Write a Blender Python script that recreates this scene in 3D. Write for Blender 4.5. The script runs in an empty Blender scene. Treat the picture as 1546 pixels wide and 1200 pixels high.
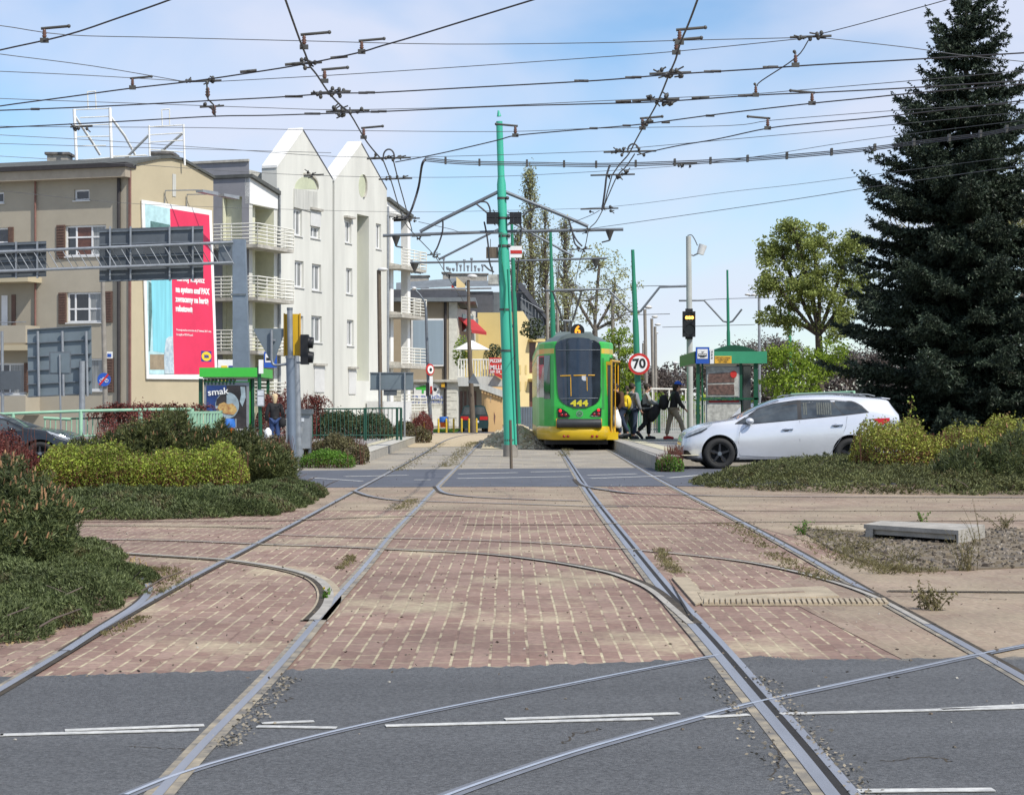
import bpy, bmesh, math, random
import numpy as np
from mathutils import Vector, Matrix
R = math.radians
S = bpy.context.scene
COL = S.collection
# ---------------- camera (70 mm, eye 1.25 m above the paving, level) ----------------
F = 3000.0; CH = 1.25; HX = 773.0; HY = 615.0
cam = bpy.data.objects.new("camera", bpy.data.cameras.new("camera")); COL.objects.link(cam)
cam.location = (0, 0, CH); cam.rotation_euler = (R(90), 0, 0)
cam.data.sensor_width = 36; cam.data.lens = F / 1546 * 36
cam.data.shift_y = (HY - 600) / 1546; cam.data.clip_start = 0.1; cam.data.clip_end = 3000
S.camera = cam
# ---------------- light ----------------
SUN_AZ = 45.0; SUN_EL = 48.0          # azimuth measured from +X towards the camera
sd = Vector((math.cos(R(SUN_AZ)) * math.cos(R(SUN_EL)), -math.sin(R(SUN_AZ)) * math.cos(R(SUN_EL)), math.sin(R(SUN_EL))))
sl = bpy.data.lights.new("sun", 'SUN'); sl.energy = 4.2; sl.angle = R(0.5); sl.color = (1.0, 0.95, 0.87)
sun = bpy.data.objects.new("sun", sl); COL.objects.link(sun)
sun.rotation_euler = (-sd).to_track_quat('-Z', 'Y').to_euler()
W = bpy.data.worlds.new("World"); S.world = W; W.use_nodes = True
nt = W.node_tree; N = nt.nodes; L = nt.links
bg = N['Background']; bg.inputs[1].default_value = 0.13
sky = N.new('ShaderNodeTexSky'); sky.sky_type = 'NISHITA'; sky.sun_disc = False
sky.sun_elevation = R(SUN_EL); sky.sun_rotation = R(90 + SUN_AZ); sky.air_density = 1.0; sky.dust_density = 0.15; sky.ozone_density = 3.0
tc = N.new('ShaderNodeTexCoord'); mp = N.new('ShaderNodeMapping'); mp.inputs['Scale'].default_value = (1.0, 1.0, 2.1)
mp.inputs['Location'].default_value = (0.35, 0.1, 0.15)
no = N.new('ShaderNodeTexNoise'); no.inputs['Scale'].default_value = 6.5; no.inputs['Detail'].default_value = 7; no.inputs['Roughness'].default_value = .42; no.inputs['Distortion'].default_value = .3
cr = N.new('ShaderNodeValToRGB'); cr.color_ramp.elements[0].position = .36; cr.color_ramp.elements[1].position = .62
cr.color_ramp.elements[0].color = (0, 0, 0, 1); cr.color_ramp.elements[1].color = (.85, .85, .85, 1)
ti = N.new('ShaderNodeMix'); ti.data_type = 'RGBA'; ti.blend_type = 'MULTIPLY'; ti.inputs[0].default_value = 1; ti.inputs[7].default_value = (.88, .97, 1.05, 1)
mx = N.new('ShaderNodeMix'); mx.data_type = 'RGBA'; mx.inputs[7].default_value = (5.3, 5.6, 6.7, 1)
L.new(tc.outputs['Generated'], mp.inputs[0]); L.new(mp.outputs[0], no.inputs['Vector']); L.new(no.outputs[0], cr.inputs[0])
L.new(sky.outputs[0], ti.inputs[6]); L.new(cr.outputs[0], mx.inputs[0]); L.new(ti.outputs[2], mx.inputs[6]); L.new(mx.outputs[2], bg.inputs[0])
S.view_settings.view_transform = 'Standard'; S.view_settings.look = 'None'; S.view_settings.gamma = 1
S.view_settings.exposure = 0.15
S.render.engine = 'CYCLES'
S.cycles.max_bounces = 6; S.cycles.transparent_max_bounces = 8

# ---------------- helpers ----------------
def P(x, y, Y): return Vector(((x - HX) / F * Y, Y, CH - (y - HY) / F * Y))      # a spot seen in the photograph, at distance Y
def G(x, y):
 Y = CH * F / (y - HY); return Vector(((x - HX) / F * Y, Y, 0))
def Xa(x, Y): return (x - HX) / F * Y
def Za(y, Y): return CH - (y - HY) / F * Y
MATS = {}
def rgb(c): return (c[0], c[1], c[2], 1)
def pm(name, col, rough=.6, metal=0, var=.18, scale=4, bump=0.0, bscale=40, col2=None, spec=.5, coat=0, stretch=None, detail=6, patch=.07):
 m = bpy.data.materials.new(name); m.use_nodes = True; t = m.node_tree; n = t.nodes; l = t.links
 b = n['Principled BSDF']; b.inputs['Roughness'].default_value = rough; b.inputs['Metallic'].default_value = metal
 b.inputs['Specular IOR Level'].default_value = spec
 if coat: b.inputs['Coat Weight'].default_value = coat; b.inputs['Coat Roughness'].default_value = .08
 c = n.new('ShaderNodeTexCoord'); src = c.outputs['Object']
 if stretch:
  mpp = n.new('ShaderNodeMapping'); mpp.inputs['Scale'].default_value = stretch; l.new(src, mpp.inputs[0]); src = mpp.outputs[0]
 x = n.new('ShaderNodeTexNoise'); x.inputs['Scale'].default_value = scale; x.inputs['Detail'].default_value = detail; x.inputs['Roughness'].default_value = .62
 l.new(src, x.inputs['Vector'])
 r = n.new('ShaderNodeValToRGB'); r.color_ramp.elements[0].position = .32; r.color_ramp.elements[1].position = .68
 if col2 is None: a = [v * (1 - var) for v in col]; z = [min(1, v * (1 + var)) for v in col]
 else: a = col; z = col2
 r.color_ramp.elements[0].color = rgb(a); r.color_ramp.elements[1].color = rgb(z)
 l.new(x.outputs[0], r.inputs[0])
 x2 = n.new('ShaderNodeTexNoise'); x2.inputs['Scale'].default_value = scale * .22; x2.inputs['Detail'].default_value = 5; l.new(src, x2.inputs['Vector'])
 r2 = n.new('ShaderNodeMapRange'); r2.inputs[1].default_value = .3; r2.inputs[2].default_value = .7; r2.inputs[3].default_value = 1 - patch; r2.inputs[4].default_value = 1 + patch; l.new(x2.outputs[0], r2.inputs[0])
 sc = n.new('ShaderNodeVectorMath'); sc.operation = 'SCALE'; l.new(r.outputs[0], sc.inputs[0]); l.new(r2.outputs[0], sc.inputs['Scale']); l.new(sc.outputs[0], b.inputs['Base Color'])
 if bump:
  y = n.new('ShaderNodeTexNoise'); y.inputs['Scale'].default_value = bscale; y.inputs['Detail'].default_value = 4
  l.new(c.outputs['Object'], y.inputs['Vector'])
  bm_ = n.new('ShaderNodeBump'); bm_.inputs['Strength'].default_value = bump; bm_.inputs['Distance'].default_value = .02
  l.new(y.outputs[0], bm_.inputs['Height']); l.new(bm_.outputs[0], b.inputs['Normal'])
 MATS[name] = m; return m
def emi(name, col, st):
 m = bpy.data.materials.new(name); m.use_nodes = True; b = m.node_tree.nodes['Principled BSDF']
 b.inputs['Base Color'].default_value = rgb(col); b.inputs['Emission Color'].default_value = rgb(col); b.inputs['Emission Strength'].default_value = st
 MATS[name] = m; return m
def leafm(name, cols, rough=.55, trans=.25):
 m = bpy.data.materials.new(name); m.use_nodes = True; t = m.node_tree; n = t.nodes; l = t.links
 b = n['Principled BSDF']; b.inputs['Roughness'].default_value = rough; b.inputs['Specular IOR Level'].default_value = .3
 g = n.new('ShaderNodeNewGeometry'); r = n.new('ShaderNodeValToRGB'); e = r.color_ramp.elements
 while len(e) < len(cols): e.new(.5)
 for i, c in enumerate(cols): e[i].position = i / (len(cols) - 1); e[i].color = rgb(c)
 l.new(g.outputs['Random Per Island'], r.inputs[0])
 # broad light and dark patches across a crown, a property of the plant
 tcn = n.new('ShaderNodeTexCoord'); x = n.new('ShaderNodeTexNoise'); x.inputs['Scale'].default_value = 1.7; l.new(tcn.outputs['Object'], x.inputs['Vector'])
 r2 = n.new('ShaderNodeValToRGB'); r2.color_ramp.elements[0].position = .35; r2.color_ramp.elements[1].position = .65
 r2.color_ramp.elements[0].color = (.72, .72, .72, 1); r2.color_ramp.elements[1].color = (1.15, 1.15, 1.15, 1)
 l.new(x.outputs[0], r2.inputs[0])
 mu = n.new('ShaderNodeMix'); mu.data_type = 'RGBA'; mu.blend_type = 'MULTIPLY'; mu.inputs[0].default_value = 1
 l.new(r.outputs[0], mu.inputs[6]); l.new(r2.outputs[0], mu.inputs[7]); l.new(mu.outputs[2], b.inputs['Base Color'])
 tr = n.new('ShaderNodeBsdfTranslucent'); l.new(mu.outputs[2], tr.inputs[0])
 ms = n.new('ShaderNodeMixShader'); ms.inputs[0].default_value = trans
 o = n['Material Output']; l.new(b.outputs[0], ms.inputs[1]); l.new(tr.outputs[0], ms.inputs[2]); l.new(ms.outputs[0], o.inputs[0])
 MATS[name] = m; return m

class MB:
 def __init__(s): s.v = []; s.f = []; s.m = []; s.s = []
 def add(s, vs, fs, m, sm=False):
  o = len(s.v); s.v += [tuple(q) for q in vs]
  for f in fs: s.f.append([o + i for i in f]); s.m.append(m); s.s.append(sm)
  return s
 def poly(s, pts, m): return s.add(pts, [list(range(len(pts)))], m)
 def hexa(s, p, m):   # 8 points: bottom 4 then top 4
  return s.add(p, [[3, 2, 1, 0], [4, 5, 6, 7], [0, 1, 5, 4], [1, 2, 6, 5], [2, 3, 7, 6], [3, 0, 4, 7]], m)
 def box(s, x0, x1, y0, y1, z0, z1, m):
  return s.hexa([(x0, y0, z0), (x1, y0, z0), (x1, y1, z0), (x0, y1, z0), (x0, y0, z1), (x1, y0, z1), (x1, y1, z1), (x0, y1, z1)], m)
 def prism(s, pts, ex, m, m2=None):
  n = len(pts); ex = Vector(ex); a = [Vector(p) for p in pts]; b = [p + ex for p in a]
  s.add(a + b, [list(range(n))[::-1], list(range(n, 2 * n))], m)
  return s.add(a + b, [[i, (i + 1) % n, n + (i + 1) % n, n + i] for i in range(n)], m2 or m)
 def tube(s, pts, r, m, seg=8, caps=True):
  pts = [Vector(p) for p in pts]; n = len(pts)
  rr = r if isinstance(r, (list, tuple)) else [r] * n
  vs = []; up = None
  for i, p in enumerate(pts):
   d = (pts[min(i + 1, n - 1)] - pts[max(i - 1, 0)])
   if d.length < 1e-9: d = Vector((0, 0, 1))
   d.normalize()
   if up is None: up = Vector((0, 0, 1)) if abs(d.z) < .9 else Vector((1, 0, 0))
   u = d.cross(up)
   if u.length < 1e-6: u = d.cross(Vector((0, 1, 0)))
   u.normalize(); w = u.cross(d).normalized(); up = w
   for k in range(seg):
    a = 2 * math.pi * k / seg; vs.append(p + (u * math.cos(a) + w * math.sin(a)) * rr[i])
  fs = [[i * seg + k, i * seg + (k + 1) % seg, (i + 1) * seg + (k + 1) % seg, (i + 1) * seg + k] for i in range(n - 1) for k in range(seg)]
  s.add(vs, fs, m, True)
  if caps: s.add(vs[:seg], [list(range(seg))[::-1]], m); s.add(vs[-seg:], [list(range(seg))], m)
  return s
 def ball(s, c, rx, ry, rz, m, nu=12, nv=8):
  c = Vector(c); vs = []; fs = []
  for j in range(nv + 1):
   t = math.pi * j / nv
   for i in range(nu):
    a = 2 * math.pi * i / nu; vs.append(c + Vector((rx * math.sin(t) * math.cos(a), ry * math.sin(t) * math.sin(a), rz * math.cos(t))))
  for j in range(nv):
   for i in range(nu): fs.append([j * nu + i, (j + 1) * nu + i, (j + 1) * nu + (i + 1) % nu, j * nu + (i + 1) % nu])
  return s.add(vs, fs, m, True)
 def disc(s, c, n, r, m, th=.02, seg=24, rim=None):   # a round plate facing n
  n = Vector(n).normalized(); c = Vector(c); u = n.cross(Vector((0, 0, 1)))
  if u.length < .1: u = Vector((1, 0, 0))
  u.normalize(); w = u.cross(n)
  pts = [c + (u * math.cos(2 * math.pi * k / seg) + w * math.sin(2 * math.pi * k / seg)) * r for k in range(seg)]
  return s.prism(pts, -n * th, m, rim)
 def loft(s, secs, m, closed=True, caps=True, smooth=True):
  n = len(secs[0]); vs = [p for q in secs for p in q]; kk = n if closed else n - 1
  s.add(vs, [[i * n + k, i * n + (k + 1) % n, (i + 1) * n + (k + 1) % n, (i + 1) * n + k] for i in range(len(secs) - 1) for k in range(kk)], m, smooth)
  if caps: s.add(secs[0], [list(range(n))[::-1]], m); s.add(secs[-1], [list(range(n))], m)
  return s
 def build(s, name, parent=None, base=None, merge=False):
  me = bpy.data.meshes.new(name); vs = s.v
  o = None
  org = Vector((0, 0, 0))
  if parent is not None: org = Vector(parent.get('_o', (0, 0, 0)))
  elif base is not None: org = Vector(base)
  if org.length: vs = [(a - org.x, b - org.y, c - org.z) for a, b, c in vs]
  me.from_pydata(vs, [], s.f)
  ms = []
  for q in s.m:
   if q not in ms: ms.append(q)
  for q in ms: me.materials.append(MATS[q])
  ix = {q: i for i, q in enumerate(ms)}
  me.polygons.foreach_set('material_index', [ix[q] for q in s.m]); me.polygons.foreach_set('use_smooth', s.s)
  if merge:
   b = bmesh.new(); b.from_mesh(me); bmesh.ops.remove_doubles(b, verts=b.verts, dist=1e-4); bmesh.ops.recalc_face_normals(b, faces=b.faces); b.to_mesh(me); b.free()
  me.update()
  o = bpy.data.objects.new(name, me); COL.objects.link(o); o['_o'] = tuple(org)
  if parent is not None: o.parent = parent
  else: o.location = org
  return o
def thing(name, label, cat, base=(0, 0, 0), group=None):
 o = bpy.data.objects.new(name, None); COL.objects.link(o); o.location = base; o['_o'] = tuple(base); o.empty_display_size = .2
 return tag(o, label, cat, group)
def tag(o, label, cat, group=None, kind=None):
 if label: o['label'] = label
 if cat: o['category'] = cat
 if group: o['group'] = group
 if kind: o['kind'] = kind
 return o
def struct(o): o['kind'] = 'structure'; return o
def copy_tree(o, parent=None):
 c = o.copy(); COL.objects.link(c)
 if parent is not None: c.parent = parent
 for ch in list(o.children): copy_tree(ch, c)
 return c
def place(o, loc, rz=0, sc=1, label=None):
 o.location = loc; o.rotation_euler = (0, 0, rz); o.scale = (sc, sc, sc) if not isinstance(sc, tuple) else sc
 if label: o['label'] = label
 return o
def spline(pts, n=6):
 pts = [Vector(p) for p in pts]; out = []
 for i in range(len(pts) - 1):
  p0 = pts[max(i - 1, 0)]; p1 = pts[i]; p2 = pts[i + 1]; p3 = pts[min(i + 2, len(pts) - 1)]
  for k in range(n):
   t = k / n; out.append(.5 * ((2 * p1) + (p2 - p0) * t + (2 * p0 - 5 * p1 + 4 * p2 - p3) * t * t + (3 * p1 - p0 - 3 * p2 + p3) * t ** 3))
 out.append(pts[-1]); return out
def text(name, s, size, loc, u, n, m, parent, align='CENTER', sx=1.0, th=.004, bold=0):
 """lettering as a mesh standing on a surface: u = reading direction, n = outward normal"""
 c = bpy.data.curves.new(name, 'FONT'); c.body = s; c.size = size; c.align_x = align; c.align_y = 'CENTER'; c.extrude = th; c.offset = bold; c.resolution_u = 3
 o = bpy.data.objects.new(name, c); COL.objects.link(o); dg = bpy.context.evaluated_depsgraph_get(); me = bpy.data.meshes.new_from_object(o.evaluated_get(dg))
 bpy.data.objects.remove(o); u = Vector(u).normalized(); n = Vector(n).normalized(); w = n.cross(u)
 org = Vector(parent.get('_o', (0, 0, 0))) if parent else Vector((0, 0, 0)); loc = Vector(loc) - org
 M = Matrix(((u.x * sx, w.x, n.x, loc.x), (u.y * sx, w.y, n.y, loc.y), (u.z * sx, w.z, n.z, loc.z), (0, 0, 0, 1)))
 me.transform(M); me.materials.clear(); me.materials.append(MATS[m])
 o = bpy.data.objects.new(name, me); COL.objects.link(o); o['_o'] = tuple(org)
 if parent: o.parent = parent
 return o
def qmesh(name, Vv, m, nper=4, parent=None, base=None, smooth=False):
 """numpy array (k,nper,3) of separate faces -> one mesh"""
 k = Vv.shape[0]; me = bpy.data.meshes.new(name)
 org = np.array(parent.get('_o', (0, 0, 0)) if parent is not None else (base or (0, 0, 0)), float)
 Vv = Vv - org
 me.vertices.add(k * nper); me.vertices.foreach_set('co', Vv.reshape(-1).astype(np.float32))
 me.loops.add(k * nper); me.loops.foreach_set('vertex_index', np.arange(k * nper, dtype=np.int32))
 me.polygons.add(k); me.polygons.foreach_set('loop_start', np.arange(0, k * nper, nper, dtype=np.int32))
 me.materials.append(MATS[m]); me.update(calc_edges=True)
 o = bpy.data.objects.new(name, me); COL.objects.link(o); o['_o'] = tuple(org)
 if parent is not None: o.parent = parent
 else: o.location = org
 return o
rs = np.random.RandomState(7)
def rdir(n):
 v = rs.normal(size=(n, 3)); return v / np.linalg.norm(v, axis=1, keepdims=True)
def unit(v): return v / np.maximum(np.linalg.norm(v, axis=1, keepdims=True), 1e-9)
def leaves(C, ln, wd, axis=None, spread=1.0):
 """diamond leaves at centres C; axis = preferred direction (n,3)"""
 n = len(C); d = rdir(n)
 if axis is not None: d = unit(axis + d * spread)
 v = unit(np.cross(d, rdir(n))); ln = (ln * (.7 + .6 * rs.rand(n)))[:, None]; wd = (wd * (.7 + .6 * rs.rand(n)))[:, None]
 return np.stack([C - d * ln * .5, C + v * wd * .5, C + d * ln * .5, C - v * wd * .5], 1)
def sprays(C, D, ln, wd, k, spread=.6, droop=0):
 """k blades fanning from every C along D (needle tufts)"""
 n = len(C); C2 = np.repeat(C, k, 0); D2 = unit(np.repeat(D, k, 0) + rdir(n * k) * spread)
 L2 = (ln * (.6 + .8 * rs.rand(n * k)))[:, None]; mid = C2 + D2 * L2 * .5; v = unit(np.cross(D2, rdir(n * k))) * wd * .5
 return np.stack([C2, mid + v, C2 + D2 * L2, mid - v], 1)
def lumps(d, ph, k=4.0):
 return .5 * np.sin(k * d[:, 0] + ph) + .5 * np.sin(k * 1.3 * d[:, 1] + 2 * ph) * np.cos(k * d[:, 2] + ph) + .3 * np.sin(2.3 * k * (d[:, 0] + d[:, 2]) + ph)
def blob(n, ells, shell=.35, lump=.12, k=4.0, zmin=.02):
 """points in the outer shell of lumpy ellipsoids (cx,cy,cz,rx,ry,rz)"""
 out = []; nrm = []
 w = np.array([e[3] * e[4] + e[4] * e[5] + e[3] * e[5] for e in ells]); w = w / w.sum()
 for i, e in enumerate(ells):
  m = int(n * w[i]) + 1; d = rdir(m); r = 1 - shell * rs.rand(m) ** 1.6; r = r * (1 + lump * lumps(d, i * 1.7 + 1, k))
  q = np.array(e[:3]) + d * r[:, None] * np.array(e[3:]); keep = q[:, 2] > zmin
  for j, g in enumerate(ells):
   if j != i: keep &= (((q - np.array(g[:3])) / np.array(g[3:])) ** 2).sum(1) > .6
  out.append(q[keep]); nrm.append(unit(d[keep] / np.array(e[3:])))
 return np.concatenate(out), np.concatenate(nrm)
# ---------------- materials ----------------
pm('asphalt', (.098, .101, .103), .8, var=.5, scale=70, bump=.6, bscale=160, patch=.05)
def dusty(name, y0, k):      # sand blown onto the edge of the asphalt, and broad worn tracks
 t = MATS[name].node_tree; n = t.nodes; l = t.links; b = n['Principled BSDF']; src = b.inputs['Base Color'].links[0].from_socket
 c = n.new('ShaderNodeTexCoord'); s = n.new('ShaderNodeSeparateXYZ'); l.new(c.outputs['Object'], s.inputs[0])
 a = n.new('ShaderNodeTexNoise'); a.inputs['Scale'].default_value = 3; a.inputs['Detail'].default_value = 9; a.inputs['Roughness'].default_value = .7; l.new(c.outputs['Object'], a.inputs['Vector'])
 m1 = n.new('ShaderNodeMath'); m1.operation = 'MULTIPLY_ADD'; m1.inputs[1].default_value = k; m1.inputs[2].default_value = -y0 * k; l.new(s.outputs['Y'], m1.inputs[0])
 m2 = n.new('ShaderNodeMath'); m2.operation = 'MULTIPLY_ADD'; m2.inputs[1].default_value = 4.5; m2.inputs[2].default_value = -2.5; l.new(a.outputs[0], m2.inputs[0])
 m3 = n.new('ShaderNodeMath'); m3.operation = 'ADD'; m3.use_clamp = True; l.new(m1.outputs[0], m3.inputs[0]); l.new(m2.outputs[0], m3.inputs[1])
 x = n.new('ShaderNodeMix'); x.data_type = 'RGBA'; x.inputs[7].default_value = (.33, .28, .20, 1); l.new(m3.outputs[0], x.inputs[0]); l.new(src, x.inputs[6])
 w = n.new('ShaderNodeMapping'); w.inputs['Scale'].default_value = (.12, 1.1, 1); l.new(c.outputs['Object'], w.inputs[0]); a2 = n.new('ShaderNodeTexNoise'); a2.inputs['Scale'].default_value = 1.5; a2.inputs['Detail'].default_value = 6; l.new(w.outputs[0], a2.inputs['Vector'])
 r = n.new('ShaderNodeMapRange'); r.inputs[1].default_value = .35; r.inputs[2].default_value = .65; r.inputs[3].default_value = .86; r.inputs[4].default_value = 1.1; l.new(a2.outputs[0], r.inputs[0])
 v = n.new('ShaderNodeVectorMath'); v.operation = 'SCALE'; l.new(x.outputs[2], v.inputs[0]); l.new(r.outputs[0], v.inputs['Scale']); l.new(v.outputs[0], b.inputs['Base Color'])
dusty('asphalt', 9.75, 1.6)
pm('asphalt_far', (.088, .095, .112), .8, var=.15, scale=2)
pm('ground_soil', (.16, .13, .09), .95, var=.3, scale=1.5, bump=.4)
pm('pavement', (.27, .26, .24), .9, var=.15, scale=2, bump=.2)
pm('concrete', (.34, .32, .28), .9, var=.2, scale=6, bump=.3)
pm('concrete_sand', (.36, .30, .21), .95, var=.22, scale=5, bump=.3)
pm('kerb_light', (.46, .44, .38), .9, var=.15, scale=8)
pm('kerb_yellow', (.50, .46, .32), .9, var=.12, scale=8)
pm('groove', (.018, .016, .014), .95, var=.3)
pm('groove_dirt', (.045, .035, .022), .95, var=.5, scale=7)
pm('rail_steel', (.25, .262, .29), .42, .15, var=.12, scale=9, stretch=(1, .1, 1))
pm('rail_highlight', (.42, .455, .51), .35, .2, var=.1, scale=9)  # bluish highlight of the crossing rails put into the base colour
pm('rail_bed', (.17, .18, .20), .6, .15, var=.2, scale=5)
pm('joint_sand', (.10, .10, .10), .95, scale=7, col2=(.38, .325, .23), detail=9)
pm('road_paint', (.62, .62, .58), .7, var=.25, scale=22, col2=(.35, .35, .34), detail=9)
pm('ballast', (.10, .085, .065), .95, var=.5, scale=30, bump=1, bscale=30, col2=(.36, .31, .25))
pm('ballast_pale', (.34, .27, .17), .95, var=.5, scale=14, bump=.3, bscale=20, col2=(.58, .48, .32))
pm('stone_grey', (.14, .13, .12), .9, var=.5, scale=3)
pm('tan_render', (.38, .34, .265), .9, var=.05, scale=1.2, bump=.15)
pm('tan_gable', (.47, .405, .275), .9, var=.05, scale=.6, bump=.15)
pm('tan_trim', (.36, .31, .24), .9, var=.08)
pm('brown_edge', (.20, .10, .08), .8)
pm('roof_felt', (.085, .09, .085), .9, var=.2, scale=3)
pm('dark_gutter', (.035, .03, .03), .6)
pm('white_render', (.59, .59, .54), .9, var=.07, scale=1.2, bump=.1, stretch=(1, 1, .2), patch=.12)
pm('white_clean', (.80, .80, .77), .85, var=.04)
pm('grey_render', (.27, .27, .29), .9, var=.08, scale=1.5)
pm('green_render', (.50, .53, .38), .9, var=.06)
pm('loggia_render', (.60, .60, .46), .9, var=.06)
pm('stained', (.50, .50, .46), .9, var=.15, scale=2, stretch=(3, 3, .3))
pm('railing_white', (.72, .71, .64), .6, var=.08)
pm('slab_edge', (.42, .40, .35), .9, var=.25, scale=3)
pm('shutter_brown', (.13, .075, .055), .7, var=.2, scale=10)
pm('blind_white', (.62, .62, .60), .6, var=.05)
pm('frame_white', (.75, .75, .74), .4, var=.04)
pm('glass', (.03, .035, .04), .06, var=.5, scale=.7, spec=.9)
pm('glass_curtain', (.22, .23, .23), .15, var=.4, scale=2, spec=.8, stretch=(6, 6, .4))
pm('glass_red', (.12, .05, .035), .15, var=.3)
pm('poster_blue', (.22, .58, .66), .45, var=.12, scale=1.5, stretch=(4, 4, .3))
pm('poster_pale', (.45, .66, .68), .45, var=.15, scale=3)
pm('poster_green', (.10, .20, .19), .45, var=.3, scale=5)
pm('poster_red', (.72, .035, .10), .45, var=.03)
pm('poster_white', (.80, .80, .78), .5, var=.02)
pm('poster_brown', (.30, .24, .16), .5, var=.2)
pm('poster_cloth', (.30, .40, .48), .5, var=.3, scale=4, col2=(.62, .70, .70))
pm('logo_yellow', (.80, .55, .03), .5, var=.02)
pm('logo_blue', (.03, .05, .25), .5, var=.02)
pm('galv', (.30, .32, .34), .5, .5, var=.15, scale=6)
pm('galv_dark', (.15, .17, .19), .5, .4, var=.15, scale=6)
pm('galv_blue', (.21, .25, .30), .45, .5, var=.12, scale=3)
pm('sign_back', (.10, .115, .13), .5, .3, var=.18, scale=1.5)
pm('sign_back_light', (.17, .21, .235), .5, .3, var=.15, scale=1.5)
pm('chrome', (.7, .7, .72), .15, 1, var=.05)
pm('pole_concrete', (.25, .23, .20), .9, var=.18, scale=4)
pm('pole_light', (.40, .41, .38), .7, var=.1, scale=4)
pm('wood_old', (.12, .095, .07), .9, var=.3, scale=8, stretch=(6, 6, .5))
pm('mast_mint', (.045, .40, .27), .45, var=.10, scale=2, stretch=(3, 3, .3))
pm('mast_green', (.015, .19, .105), .45, var=.12, scale=2, stretch=(3, 3, .3))
pm('shelter_green', (.05, .46, .05), .4, var=.05)
pm('shelter_dark', (.008, .075, .035), .4, var=.1)
pm('shelter_teal', (.04, .27, .14), .4, var=.06)
pm('rail_mint', (.30, .52, .36), .6, var=.1)
pm('fence_green', (.012, .07, .045), .6, var=.1)
pm('yellow_paint', (.62, .42, .03), .5, var=.15, scale=9)
pm('signal_yellow', (.62, .38, .01), .5, var=.06)
pm('black_plastic', (.012, .012, .013), .45, var=.2)
pm('lens_dark', (.02, .02, .02), .2, var=.2)
pm('tram_green', (.03, .42, .055), .4, var=.08, scale=1.5, coat=.12, patch=.1)
pm('tram_yellow', (.60, .40, .01), .3, var=.05, coat=.3)
pm('tram_roof', (.10, .13, .13), .6, var=.1)
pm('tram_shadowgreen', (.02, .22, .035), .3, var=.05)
pm('tram_glass', (.018, .024, .032), .08, var=.6, scale=1.1, spec=.9)
pm('tram_bumper', (.03, .032, .035), .45, var=.15)
pm('rubber', (.02, .02, .02), .8, var=.2)
pm('gold_frame', (.62, .34, .02), .35, var=.1)
pm('red_paint', (.50, .025, .02), .45, var=.05)
pm('white_paint', (.78, .78, .76), .45, var=.03)
pm('blue_paint', (.02, .09, .42), .4, var=.05)
pm('black_paint', (.01, .01, .01), .5, var=.1)
pm('num_yellow', (.60, .55, .03), .5, var=.05)
pm('orange_bin', (.75, .14, .01), .5, var=.08)
pm('blue_bag', (.03, .15, .50), .5, var=.2, scale=8)
emi('lamp_red', (.9, .01, .02), 1.2); emi('lamp_amber', (1, .42, .06), 5.0); emi('digit_orange', (.95, .33, .02), .9)
pm('lens_red', (.25, .01, .015), .2, var=.2)
pm('car_white', (.68, .70, .74), .26, .33, var=.02, coat=.9)
pm('car_dark', (.02, .025, .03), .25, .3, var=.1, coat=.6)
pm('car_green', (.01, .045, .05), .25, .3, var=.1, coat=.6)
pm('car_silver', (.35, .38, .40), .3, .6, var=.05, coat=.5)
pm('car_glass', (.05, .06, .065), .08, var=.6, scale=2, spec=.9)
pm('seam', (.18, .19, .21), .6, var=.1)
pm('wheel_alloy', (.05, .05, .055), .35, .7, var=.1)
pm('lens_clear', (.40, .43, .45), .1, .3, var=.3, scale=12)
pm('tail_red', (.45, .01, .012), .15, var=.1)
pm('curtain', (.10, .11, .10), .8, var=.4, scale=6, stretch=(9, 9, .3))
pm('seat_dark', (.015, .014, .014), .8, var=.2)
pm('skin', (.52, .30, .21), .6, var=.06)
pm('hair_dark', (.03, .018, .012), .7, var=.3, scale=20)
pm('hair_blond', (.55, .42, .25), .7, var=.2, scale=20)
pm('coat_brown', (.085, .043, .02), .85, var=.15, scale=9)
pm('cloth_black', (.012, .012, .014), .8, var=.4, scale=9)
pm('cloth_grey', (.20, .21, .23), .85, var=.15, scale=9)
pm('cloth_greylight', (.30, .31, .29), .85, var=.12, scale=9)
pm('jeans', (.025, .04, .075), .9, var=.25, scale=9)
pm('jeans_blue', (.03, .06, .16), .9, var=.25, scale=9)
pm('trousers_dark', (.015, .018, .022), .9, var=.25, scale=9)
pm('khaki', (.27, .23, .17), .9, var=.12, scale=9)
pm('shoe_red', (.42, .02, .02), .5, var=.15)
pm('shoe_dark', (.015, .02, .025), .6, var=.2)
pm('bag_yellow', (.66, .47, .01), .7, var=.1, scale=12)
pm('bag_white', (.75, .76, .76), .5, var=.06, scale=12)
pm('cap_blue', (.015, .10, .55), .7, var=.08)
pm('yellow_wall', (.60, .47, .20), .9, var=.04, scale=.8, bump=.1)
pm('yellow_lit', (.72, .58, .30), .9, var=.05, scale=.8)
pm('orange_wall', (.66, .43, .20), .9, var=.06, scale=1)
pm('stone_white', (.58, .57, .50), .9, var=.15, scale=3)
pm('beige_wall', (.34, .28, .20), .9, var=.07, scale=1.5)
pm('panel_blue', (.27, .34, .40), .5, var=.06, scale=.8, stretch=(6, 6, .2))
pm('slate', (.075, .08, .095), .7, var=.15, scale=4)
pm('slate_light', (.15, .17, .185), .7, var=.15, scale=3)
pm('awning_red', (.42, .03, .03), .8, var=.1)
pm('awning_pink', (.55, .12, .10), .8, var=.15)
pm('umbrella_white', (.8, .8, .76), .8, var=.05)
pm('bark', (.07, .055, .04), .95, var=.35, scale=8, bump=.6, bscale=20)
pm('bark_grey', (.12, .105, .09), .95, var=.35, scale=8, bump=.5, bscale=20)
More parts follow.
